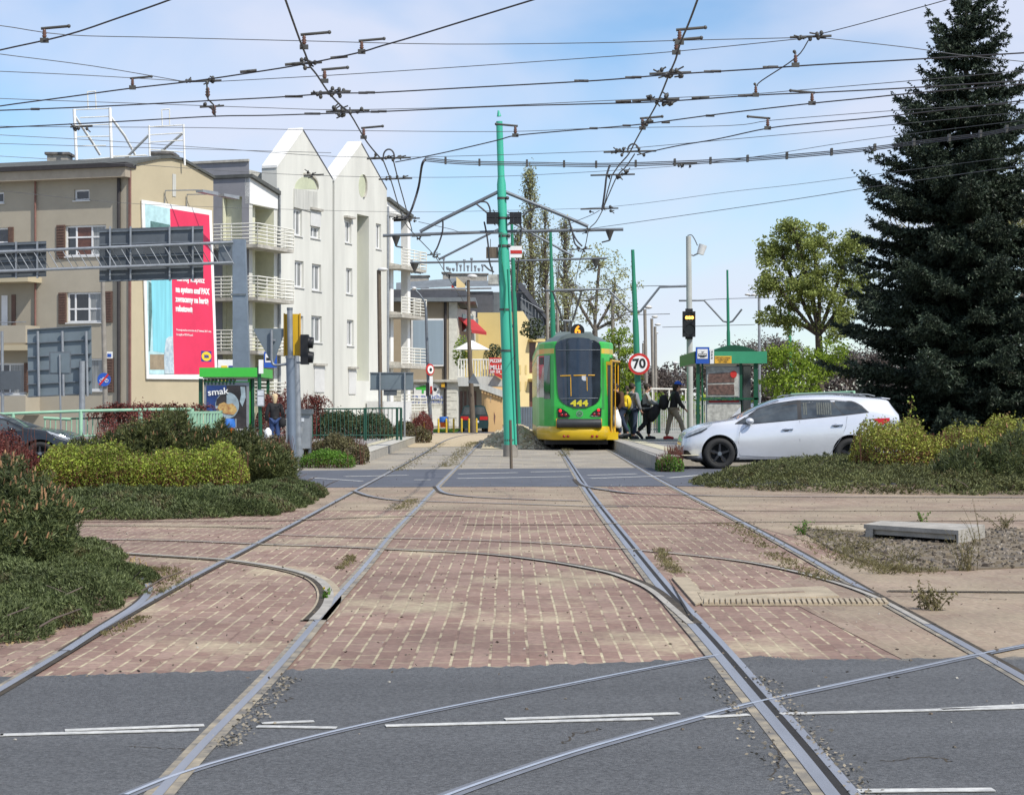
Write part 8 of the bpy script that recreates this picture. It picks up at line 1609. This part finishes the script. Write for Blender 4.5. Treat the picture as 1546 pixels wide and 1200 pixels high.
def car(name, label, cat, paint, detail=True):
 C_ = thing(name, label, cat, (0, 0, 0)); secs = []
 for x in sorted(set(list(np.linspace(0, 4.5, 46)) + [.02, .05, .14, 4.17, 4.21, 4.25, 4.47, 4.49])):
  s = csec(x); full = [Vector((x, -a, z)) for a, z in s] + [Vector((x, a, z)) for a, z in s[-2:0:-1]]; secs.append(full)
 mb = MB(); mb.loft(secs, paint); body = mb.build('body', C_, merge=True)
 cut = MB()
 for ax in (.748, 3.40):
  for sy in (-1, 1): cut.tube([(ax, sy * .60, .335), (ax, sy * 1.1, .335)], .365, 'rubber', 36)
 co = cut.build('cutter', merge=True); md = body.modifiers.new('b', 'BOOLEAN'); md.object = co; md.operation = 'DIFFERENCE'; md.solver = 'EXACT'
 dg = bpy.context.evaluated_depsgraph_get(); me = bpy.data.meshes.new_from_object(body.evaluated_get(dg)); body.modifiers.clear(); body.data = me; bpy.data.objects.remove(co)
 for p in me.polygons: p.use_smooth = True
 try: me.set_sharp_from_angle(angle=R(35))
 except Exception: pass
 def patch(nm, xs, lo, hi, m, off=.006, par=C_, sides=(-1, 1), nz=5, nx=14):
  for sy in sides:
   X = np.linspace(xs[0], xs[1], nx + 1); mb = MB(); rows = []
   for j in range(nz + 1):
    row = []
    for x in X:
     a, b = ip(lo, x), ip(hi, x); z = a + (max(b, a + .001) - a) * j / nz; row.append(Vector((x, sy * (cy(x, z) + off), z)))
    rows.append(row)
   mb.loft(rows, m, closed=False, caps=False); o = mb.build(nm, par)
  return o
 patch('side_window', (1.12, 2.33), [(1.12, .925), (1.43, .925), (2.33, 1.01)], [(1.12, .935), (1.53, 1.20), (1.84, 1.315), (2.33, 1.385)], 'car_glass')
 patch('side_window', (2.41, 3.24), [(2.41, 1.02), (3.24, 1.10)], [(2.41, 1.388), (2.99, 1.395), (3.03, 1.37), (3.24, 1.115)], 'car_glass')
 patch('side_window', (3.10, 3.74), [(3.10, 1.30), (3.27, 1.105), (3.74, 1.155)], [(3.10, 1.385), (3.45, 1.365), (3.60, 1.29), (3.74, 1.16)], 'car_glass')
 # window surround, drawn as a darker rubber line just behind the panes
 patch('window_seal', (1.06, 3.78), [(1.06, .91), (1.43, .91), (2.36, .997), (3.27, 1.085), (3.78, 1.145)], [(1.06, .925), (1.53, 1.215), (1.84, 1.33), (2.33, 1.402), (2.99, 1.408), (3.47, 1.382), (3.63, 1.30), (3.78, 1.15)], 'black_plastic', .003, nz=6, nx=40)
 def toppatch(nm, x0, x1, f0, f1, m):
  mb = MB(); secs = []
  for x in np.linspace(x0, x1, 9):
   s = csec(x); z = lambda y: float(np.interp(-abs(y), [-q[0] for q in s[9:]], [q[1] for q in s[9:]])) + .006
   w_ = (f0 + (f1 - f0) * (x - x0) / (x1 - x0)) * s[9][0]; secs.append([Vector((x, y, z(y))) for y in np.linspace(-w_, w_, 9)])
  mb.loft(secs, m, closed=False, caps=False); return mb.build(nm, C_)
 toppatch('windscreen', 1.13, 1.98, .97, .93, 'car_glass'); toppatch('rear_window', 4.215, 4.40, .85, .9, 'car_glass')
 patch('headlight', (.045, .63), [(.045, .615), (.2, .66), (.4, .73), (.63, .93)], [(.045, .66), (.14, .74), (.4, .85), (.63, .935)], 'lens_clear', .004); patch('headlight_rim', (.08, .5), [(.08, .63), (.2, .675), (.38, .74), (.5, .82)], [(.08, .645), (.2, .70), (.38, .775), (.5, .84)], 'black_plastic', .008, nz=2)
 patch('fog_lamp', (.04, .19), [(.04, .28), (.19, .27)], [(.04, .385), (.12, .37), (.19, .29)], 'black_plastic', .004)
 patch('tail_light', (3.84, 4.20), [(3.84, 1.00), (4.02, .885), (4.20, .98)], [(3.84, 1.02), (4.20, 1.04)], 'tail_red', .005); patch('side_trim', (4.05, 4.47), [(4.05, .90), (4.47, .87)], [(4.05, .92), (4.2, 1.0), (4.42, .985), (4.47, .93)], 'galv', .004)
 if detail:
  for seam in ([(1.16, .28), (1.13, .55), (1.15, .75), (1.30, .87), (1.34, .90)], [(2.36, .25), (2.37, .6), (2.37, .98)], [(2.94, .26), (3.05, .40), (3.20, .62), (3.30, .85), (3.33, 1.07)], [(1.16, .28), (1.6, .255), (2.36, .25), (2.94, .26)]):
   for sy in (-1, 1): mb = MB(); mb.tube([Vector((x, sy * (cy(x, z) + .0), z)) for x, z in seam], .0055, 'seam', 4); mb.build('door_seam', C_)
  for x in (2.12, 3.13):
   z = .80 + (x - 2.12) * .085
   for sy in (-1, 1):
    y = sy * cy(x, z); mb = MB(); mb.tube([(x - .11, y + sy * .02, z), (x + .11, y + sy * .02, z + .01)], .017, 'chrome', 8); mb.ball((x - .03, y, z - .005), .07, .012, .035, 'seam', 10, 6); mb.build('door_handle', C_)
  # lower body crease
  patch('sill', (1.15, 3.0), [(1.15, .20), (3.0, .21)], [(1.15, .245), (3.0, .255)], 'seam', .004, nz=2)
 for sy in (-1, 1):
  mb = MB(); mb.ball((1.35, sy * (cy(1.35, .95) + .11), .975), .085, .09, .065, paint, 12, 8); mb.tube([(1.38, sy * cy(1.38, .93), .93), (1.36, sy * (cy(1.35, .95) + .08), .95)], .02, 'black_plastic', 6); mb.build('mirror', C_)
  mb = MB(); mb.tube([(2.1, sy * .56, 1.46), (2.2, sy * .57, 1.50), (3.0, sy * .575, 1.545), (3.8, sy * .56, 1.515), (3.95, sy * .54, 1.48)], .014, 'galv_dark', 6); mb.build('roof_rail', C_)
 mb = MB(); mb.box(.3, 4.3, -.62, .62, .13, .30, 'rubber'); mb.build('underbody_shade', C_)  # black box added so the space under the car looks shaded
 mb = MB(); mb.hexa([(4.10, -.55, 1.43), (4.26, -.52, 1.415), (4.26, .52, 1.415), (4.10, .55, 1.43), (4.08, -.55, 1.455), (4.27, -.52, 1.435), (4.27, .52, 1.435), (4.08, .55, 1.455)], paint); mb.build('spoiler', C_)
 mb = MB(); mb.tube([(3.7, 0, 1.49), (3.82, 0, 1.64)], .006, 'black_plastic', 4); mb.build('aerial', C_)
 for ax in (.748, 3.40):
  for sy in (-1, 1):
   w = thing('wheel', None, None, (0, 0, 0)); w.parent = C_; c = Vector((ax, sy * .79, .315)); f = sy
   mb = MB(); lathe_y(mb, c, [(-.09 * f, .22), (-.10 * f, .29), (-.06 * f, .315), (.06 * f, .315), (.095 * f, .295), (.098 * f, .215), (.07 * f, .205)], 'rubber'); mb.build('tyre', w)
   mb = MB(); lathe_y(mb, c, [(.08 * f, .215), (.095 * f, .205), (.07 * f, .19), (.02 * f, .185), (.0, .0)], 'rubber')
   for k in range(5):
    a = k * 1.2566 + .3; d = Vector((math.cos(a), 0, math.sin(a))); n_ = Vector((-math.sin(a), 0, math.cos(a))); y0, y1 = c.y + .05 * f, c.y + .088 * f
    p = lambda r, s_, y: Vector((c.x, y, c.z)) + d * r + n_ * s_
    mb.hexa([p(.03, -.028, y0), p(.03, .028, y0), p(.2, .018, y0), p(.2, -.018, y0), p(.03, -.028, y1), p(.03, .028, y1), p(.2, .016, y1), p(.2, -.016, y1)], 'wheel_alloy')
   mb.tube([c + Vector((0, .04 * f, 0)), c + Vector((0, .095 * f, 0))], .042, 'galv_dark', 14); mb.build('rim', w)
   mb = MB(); mb.tube([Vector((ax, sy * .60, .335)), Vector((ax, sy * .61, .335))], .36, 'rubber', 28); mb.build('wheel_well', C_)
 return C_
wc = car('white_car', 'white estate car crossing the tracks behind the juniper bed, facing left', 'car', 'car_white'); place(wc, (Xa(1030.5, 40.3), 41.12, 0)); wc.rotation_euler = (0, 0, 0)
# curtains and seats seen through the rear side glass are dark shapes on the panes
mb = MB()
for x0, x1, m in ((2.45, 2.56, 'curtain'), (2.72, 3.06, 'curtain')):
 mb = MB()
 for k in range(int((x1 - x0) / .045)): x = x0 + k * .045; mb.loft([[Vector((x, -(cy(x, z) + .010), z)), Vector((x + .03, -(cy(x + .03, z) + .010), z))] for z in np.linspace(1.10, 1.35, 7)], m, closed=False, caps=False)
 mb.build('curtain', wc)
dc = copy_tree(wc); place(dc, (Xa(78, 41), 44, 0), R(180), (1, 1, .80), 'dark blue car at the left picture edge behind the barberry, facing right')
dc.name = 'dark_car'; dc.location = (Xa(78, 41), 44.0, 0)
def repaint(o):
 if o.type == 'MESH' and any(s.material and s.material.name == 'car_white' for s in o.material_slots):
  o.data = o.data.copy()
  for i, m_ in enumerate(o.data.materials):
   if m_ and m_.name == 'car_white': o.data.materials[i] = MATS['car_dark']
 for c in o.children: repaint(c)
repaint(dc)
sc_ = copy_tree(wc); place(sc_, (Xa(1171, 74), 74, 0), R(90), (1, 1, .93), 'silver car seen end on behind the right shelter'); sc_.name = 'silver_car'
def repaint2(o):
 if o.type == 'MESH' and any(s.material and s.material.name == 'car_white' for s in o.material_slots):
  o.data = o.data.copy()
  for i, m_ in enumerate(o.data.materials):
   if m_ and m_.name == 'car_white': o.data.materials[i] = MATS['car_silver']
 for c in o.children: repaint2(c)
repaint2(sc_)
# green hatchback seen from behind
gx = Xa(716, 100); g = thing('green_car', 'dark green hatchback seen from behind beside the orange shed', 'car', (gx, 100, 0)); w_ = .72
mb = MB(); prof = [(.2, .97), (.45, 1.0), (.80, .98), (.86, .95), (1.15, .82), (1.30, .74), (1.36, .5)]
mb.loft([[Vector((gx + s * w_ * k, 100 + dy, z)) for (z, k), s in [(q, -1) for q in prof] + [(q, 1) for q in prof[::-1]]] for dy in (0.0, .3, 3.4)], 'car_green'); mb.build('body', g)
mb = MB(); mb.prism([(gx - w_ * .86, 99.99, .88), (gx + w_ * .86, 99.99, .88), (gx + w_ * .68, 99.99, 1.27), (gx - w_ * .68, 99.99, 1.27)], (0, -.01, 0), 'car_glass'); mb.build('rear_window', g)
for s in (-1, 1): mb = MB(); mb.box(gx + s * .48 - .2, gx + s * .48 + .2, 99.97, 100, .62, .80, 'tail_red'); mb.build('tail_light', g); mb = MB(); mb.tube([(gx + s * .6 - .09, 100.6, .28), (gx + s * .6 + .09, 100.6, .28)], .28, 'rubber', 16); mb.build('wheel', g)
mb = MB(); mb.box(gx - .24, gx + .24, 99.96, 99.99, .48, .59, 'paper'); mb.build('number_plate', g)

# ---------------- people ----------------
def skin(name, V_, E_, Rr, m, parent, root=0, sub=1):
 me = bpy.data.meshes.new(name); me.from_pydata([tuple(v) for v in V_], E_, []); o = bpy.data.objects.new(name, me); COL.objects.link(o)
 md = o.modifiers.new('s', 'SKIN'); md.use_smooth_shade = True; o.modifiers.new('u', 'SUBSURF').levels = sub
 for i, r in enumerate(Rr): d = me.skin_vertices[0].data[i]; d.radius = (r, r) if isinstance(r, (int, float)) else r; d.use_root = (i == root)
 dg = bpy.context.evaluated_depsgraph_get(); nm = bpy.data.meshes.new_from_object(o.evaluated_get(dg)); o.modifiers.clear(); o.data = nm; nm.materials.clear(); nm.materials.append(MATS[m])
 for p in nm.polygons: p.use_smooth = True
 o.parent = parent; o['_o'] = (0, 0, 0); return o
def person(label, loc, face, J, col, H=1.72, extra=None):
 """J: joints facing +x: sh, el, ha, hi, kn, an for left(+y) and right(-y); lengths for a 1.72 m figure"""
 T_ = thing('person', label, 'person', (0, 0, 0)); s = H / 1.72
 pel, chest, neck = Vector(J.get('pel', (0, 0, .93))), Vector(J.get('chest', (.02, 0, 1.30))), Vector(J.get('neck', (.03, 0, 1.46)))
 hd = neck + Vector(J.get('head', (.04, 0, .15))); fw = Vector(J.get('look', (1, 0, 0))).normalized(); sp_ = (pel + chest) / 2
 V_ = [pel, sp_, chest, neck, hd - Vector((0, 0, .05)) , hd + Vector((0, 0, .03)), hd + Vector((0, 0, .095))]; Rr = [.085, .085, .095, .048, .075, .088, .05]; E_ = [(0, 1), (1, 2), (2, 3), (3, 4), (4, 5), (5, 6)]; jk_v, jk_e, jk_r = [pel - Vector((0, 0, .13)), sp_, chest, neck - Vector((0, 0, .03))], [(0, 1), (1, 2), (2, 3)], [(.165, .14), (.165, .13), (.165, .13), .07]; tr_v, tr_e, tr_r = [pel + Vector((0, 0, .02))], [], [.135]
 hands = []
 for k, sd_ in ((0, 1), (1, -1)):
  sh = chest + Vector((0, sd_ * .17, .08)); el, ha = Vector(J['el'][k]), Vector(J['ha'][k]); n = len(V_); V_ += [sh, el, ha, ha + (ha - el).normalized() * .06]; Rr += [.045, .036, .028, .034]; E_ += [(2, n), (n, n + 1), (n + 1, n + 2), (n + 2, n + 3)]; hands.append((ha, (ha - el).normalized(), sd_))
  n = len(jk_v); jk_v += [sh, el, ha - (ha - el).normalized() * .03]; jk_r += [.085, .068, .055]; jk_e += [(2, n), (n, n + 1), (n + 1, n + 2)]
  hi, kn, an = pel + Vector((0, sd_ * .09, -.06)), Vector(J['kn'][k]), Vector(J['an'][k]); td = Vector(J.get('toe', ((1, 0, 0), (1, 0, 0)))[k]).normalized(); n = len(V_); V_ += [hi, kn, an, an + td * .14 - Vector((0, 0, .04))]; Rr += [.075, .05, .038, .035]; E_ += [(0, n), (n, n + 1), (n + 1, n + 2), (n + 2, n + 3)]
  n = len(tr_v); mk = kn * .5 + an * .5; tr_v += [hi, kn, an + Vector((0, 0, .04))]; tr_r += [.115, .082, .07]; tr_e += [(0, n), (n, n + 1), (n + 1, n + 2)]
  mb = MB(); heel = an - td * .07 - Vector((0, 0, .045)); toe = an + td * .19 - Vector((0, 0, .05)); mb.tube([heel - td * .03, heel, an + td * .05 - Vector((0, 0, .03)), toe, toe + td * .03], [.025, .05, .052, .042, .015], col['shoe'], 10); mb.build('shoe', T_)
 body = skin('body', V_, E_, Rr, 'skin', T_)
 skin('jacket', jk_v, jk_e, jk_r, col['jacket'], T_); skin('trousers', tr_v, tr_e, tr_r, col['trousers'], T_)
 # fingers, nose, ears belong to the one body mesh
 mb = MB(); side = Vector((-fw.y, fw.x, 0)); fc = hd + Vector((0, 0, .0))
 mb.tube([fc + fw * .085 + Vector((0, 0, .03)), fc + fw * .118 - Vector((0, 0, .005)), fc + fw * .085 - Vector((0, 0, .015))], [.009, .016, .01], 'skin', 6)
 for q in (-1, 1): mb.ball(fc + side * q * .085, .018, .018, .032, 'skin', 6, 5)
 mb.ball(fc + fw * .03 - Vector((0, 0, .075)), .05, .05, .035, 'skin', 8, 6)
 for ha, d, sd_ in hands:
  p0 = ha + d * .075; w = d.cross(Vector((0, 0, 1))); w = w.normalized() if w.length > .1 else Vector((0, 1, 0)); u = w.cross(d).normalized()
  for k, ln in enumerate((.065, .075, .07, .055)):
   a = p0 + w * (.027 - .018 * k); mb.tube([a, a + d * ln * .5, a + d * ln * .85 - u * ln * .35], [.009, .008, .006], 'skin', 5)
  mb.tube([ha + d * .03 + w * .03, ha + d * .055 + w * .055, ha + d * .085 + w * .06], [.011, .010, .007], 'skin', 5)
 me = body.data; b2_ = bmesh.new(); b2_.from_mesh(me); tmp = mb.build('tmp'); b2_.from_mesh(tmp.data); b2_.to_mesh(me); b2_.free(); bpy.data.objects.remove(tmp)
 for p in me.polygons: p.use_smooth = True
 mb = MB()
 for q in (-1, 1): mb.ball(fc + fw * .082 + side * q * .032 + Vector((0, 0, .022)), .012, .012, .009, 'black_paint', 6, 4)
 mb.build('eyes', T_); mb = MB(); mb.tube([fc + fw * .088 - Vector((0, 0, .045)) - side * .022, fc + fw * .088 - Vector((0, 0, .045)) + side * .022], .005, 'red_paint', 4); mb.build('mouth', T_)
 mb = MB(); hc = fc - fw * .018 + Vector((0, 0, .035)); mb.ball(hc, .105, .102, .105, col.get('hair', 'hair_dark'), 14, 9)
 if col.get('long'): mb.tube([hc - fw * .05, hc - fw * .08 - Vector((0, 0, .12)), hc - fw * .08 - Vector((0, 0, .22))], [.08, .075, .04], col['hair'], 10)
 mb.build('hair', T_)
 if extra: extra(T_, dict(pel=pel, chest=chest, neck=neck, hd=hd, fw=fw))
 T_.location = loc; T_.rotation_euler = (0, 0, face); T_.scale = (s, s, s); return T_
def leather(T_, K): pass
PY = 60.3
# man in blue cap stepping right
def cap(T_, K):
 c = K['hd']; mb = MB(); mb.ball(c + Vector((-.015, 0, .07)), .108, .105, .085, 'cap_blue', 14, 8); mb.hexa([c + Vector(q) for q in [(.04, -.08, .05), (.19, -.05, .035), (.19, .05, .035), (.04, .08, .05), (.04, -.08, .07), (.19, -.05, .05), (.19, .05, .05), (.04, .08, .07)]], 'cap_blue'); mb.build('cap', T_)
X = lambda x, Y=PY: Xa(x, Y)
pA = person('man in a blue cap, black jacket, khaki trousers and red shoes striding right', (X(1016), PY, PZ), R(8), dict(pel=(0, 0, .92), chest=(.06, 0, 1.29), neck=(.10, 0, 1.44), head=(.06, 0, .14), el=((.02, .22, 1.05), (.16, -.24, 1.06)), ha=((.20, .18, .90), (.34, -.10, .90)), kn=((-.10, .09, .50), (.22, -.09, .52)), an=((-.17, .10, .09), (.30, -.09, .15)), toe=((1, 0, 0), (1, 0, .15))), dict(jacket='cloth_black', trousers='khaki', shoe='shoe_red', hair='hair_dark', long=True), 1.76, cap)
s = thing('backpack', 'black backpack on the back of the man in the blue cap', 'backpack', (X(1001), PY, 1.3)); mb = MB(); mb.ball((X(1002), PY, PZ + 1.12), .15, .17, .24, 'cloth_black', 12, 9); mb.build('pack', s); mb = MB(); mb.tube([(X(1003), PY - .12, PZ + 1.32), (X(1011), PY - .14, PZ + 1.30), (X(1007), PY - .14, PZ + .95)], .02, 'cloth_black', 5); mb.build('strap', s)
pB = person('man in a black and grey jacket with one leg kicked back, reaching forward', (X(976), PY + .3, PZ), R(4), dict(pel=(0, 0, .90), chest=(.0, 0, 1.27), neck=(.02, 0, 1.42), el=((.20, .20, 1.12), (.16, -.22, 1.10)), ha=((.42, .12, 1.06), (.42, -.10, 1.04)), kn=((.10, .09, .50), (-.02, -.09, .50)), an=((.10, .09, .09), (-.25, -.09, .22)), toe=((1, 0, 0), (.7, 0, -.7))), dict(jacket='cloth_greylight', trousers='trousers_dark', shoe='shoe_dark', hair='hair_dark'), 1.72, lambda T_, K: skin('vest', [K['pel'] - Vector((0, 0, .03)), (K['pel'] + K['chest']) / 2, K['chest'] - Vector((.0, 0, -.01))], [(0, 1), (1, 2)], [(.175, .15), (.178, .15), (.165, .14)], 'cloth_black', T_))
s = thing('shoulder_bag', 'large black bag hanging between the two rightmost people', 'bag', (X(990), PY + .2, PZ + .7)); mb = MB(); bx = X(989); mb.tube([(bx + .12, PY + .1, PZ + 1.02), (bx, PY + .1, PZ + .86), (bx - .12, PY + .1, PZ + .66), (bx - .10, PY + .1, PZ + .52)], [.10, .17, .16, .05], 'cloth_black', 12); mb.build('bag', s); mb = MB(); mb.tube([(bx + .1, PY + .05, PZ + 1.0), (X(999), PY, PZ + 1.35)], .012, 'cloth_black', 4); mb.build('strap', s)
pC = person('person in a grey hooded jacket with a yellow backpack, seen from behind', (X(956), PY + .2, PZ), R(35), dict(pel=(0, 0, .92), chest=(.0, 0, 1.28), neck=(-.02, 0, 1.43), head=(.0, 0, .15), el=((.02, .25, 1.06), (.02, -.25, 1.06)), ha=((.14, .22, .86), (.14, -.22, .86)), kn=((.06, .09, .50), (.0, -.09, .50)), an=((.06, .10, .09), (-.06, -.10, .09))), dict(jacket='cloth_grey', trousers='jeans', shoe='shoe_dark', hair='hair_dark'), 1.72, lambda T_, K: skin('hood', [K['neck'] + Vector((-.04, 0, -.04)), K['neck'] + Vector((-.09, 0, .02))], [(0, 1)], [.11, .07], 'cloth_grey', T_))
s = thing('backpack', 'bright yellow backpack worn by the person in the grey jacket', 'backpack', (X(945.5), PY - .05, PZ + 1.1)); mb = MB(); c = Vector((X(946), PY - .02, PZ + 1.12)); mb.ball(c, .15, .17, .23, 'bag_yellow', 12, 9); mb.ball(c + Vector((-.05, -.12, -.08)), .10, .08, .11, 'bag_yellow', 10, 7); mb.build('pack', s); mb = MB(); mb.tube([c + Vector((.02, -.175, .12)), c + Vector((.03, -.18, -.12))], .008, 'cloth_black', 4); mb.tube([c + Vector((.09, 0, .2)), c + Vector((.2, 0, .24))], .02, 'cloth_black', 4); mb.build('strap', s)
pD = person('man in a brown coat stepping down from the tram door', (X(938, 60), 60.0, PZ + .05), R(-150), dict(pel=(0, 0, .90), chest=(.10, 0, 1.24), neck=(.16, 0, 1.38), head=(.07, 0, .12), el=((.14, .24, 1.02), (.16, -.22, 1.0)), ha=((.26, .18, .82), (.30, -.12, .78)), kn=((.18, .09, .52), (-.10, -.09, .48)), an=((.10, .09, .10), (-.30, -.09, .13))), dict(jacket='coat_brown', trousers='jeans', shoe='shoe_dark', hair='hair_dark'), 1.74, lambda T_, K: skin('coat_skirt', [K['pel'] + Vector((0, 0, .1)), K['pel'] - Vector((0, 0, .14))], [(0, 1)], [(.17, .15), (.185, .165)], 'coat_brown', T_))
s = thing('carrier_bag', 'white plastic carrier bag held by the man in the brown coat', 'bag', (X(930, 59.7), 59.5, PZ + .4)); mb = MB(); c = Vector((X(931, 59.5), 59.45, PZ)); mb.loft([[c + Vector((dx * w, dy * w * .5, z)) for dx, dy in ((-1, -1), (1, -1), (1, 1), (-1, 1))] for z, w in ((.36, .10), (.42, .14), (.62, .13), (.80, .07), (.9, .04))], 'bag_white'); mb.build('bag', s); mb = MB(); mb.tube([c + Vector((-.03, 0, .88)), c + Vector((0, 0, .98)), c + Vector((.03, 0, .88))], .008, 'bag_white', 4); mb.build('handle', s)
pF = person('person in black mostly hidden behind the man in the brown coat', (X(950, 61.2), 61.6, PZ), R(170), dict(el=((.02, .25, 1.06), (.02, -.25, 1.06)), ha=((.1, .22, .86), (.1, -.22, .86)), kn=((.12, .09, .50), (-.05, -.09, .50)), an=((.10, .10, .09), (-.20, -.10, .12))), dict(jacket='cloth_black', trousers='trousers_dark', shoe='shoe_dark', hair='hair_dark'), 1.62)
YE = 62.0
pE = person('blond woman in black coat and blue jeans, seen from behind at left stop', (Xa(415, YE), YE, .0), R(100), dict(el=((.0, .27, 1.05), (.0, -.27, 1.05)), ha=((.08, .26, .82), (.08, -.26, .82)), kn=((.02, .09, .50), (.0, -.09, .50)), an=((.02, .10, .09), (-.03, -.10, .09))), dict(jacket='cloth_black', trousers='jeans_blue', shoe='shoe_dark', hair='hair_blond', long=True), 1.66, lambda T_, K: skin('coat_skirt', [K['pel'] + Vector((0, 0, .12)), K['pel'] - Vector((0, 0, .1))], [(0, 1)], [(.18, .15), (.19, .16)], 'cloth_black', T_))
s = thing('carrier_bag', 'small white bag in the hand of the blond woman', 'bag', (Xa(404.5, YE), YE, .3)); mb = MB(); c = Vector((Xa(405, YE), YE - .05, .62)); mb.loft([[c + Vector((dx * w, dy * w * .5, z)) for dx, dy in ((-1, -1), (1, -1), (1, 1), (-1, 1))] for z, w in ((-.35, .08), (-.3, .12), (-.1, .11), (0, .03))], 'bag_white'); mb.build('bag', s)
s = thing('handbag', 'dark handbag on the right arm of the blond woman', 'bag', (Xa(425, YE), YE, .7)); mb = MB(); mb.ball((Xa(427, YE), YE - .05, .78), .13, .08, .16, 'cloth_black', 10, 7); mb.tube([(Xa(427, YE), YE - .08, .9), (Xa(424, YE), YE - .08, 1.25)], .012, 'cloth_black', 4); mb.build('bag', s)
for o in list(bpy.data.objects):
 if '_o' in o: del o['_o']
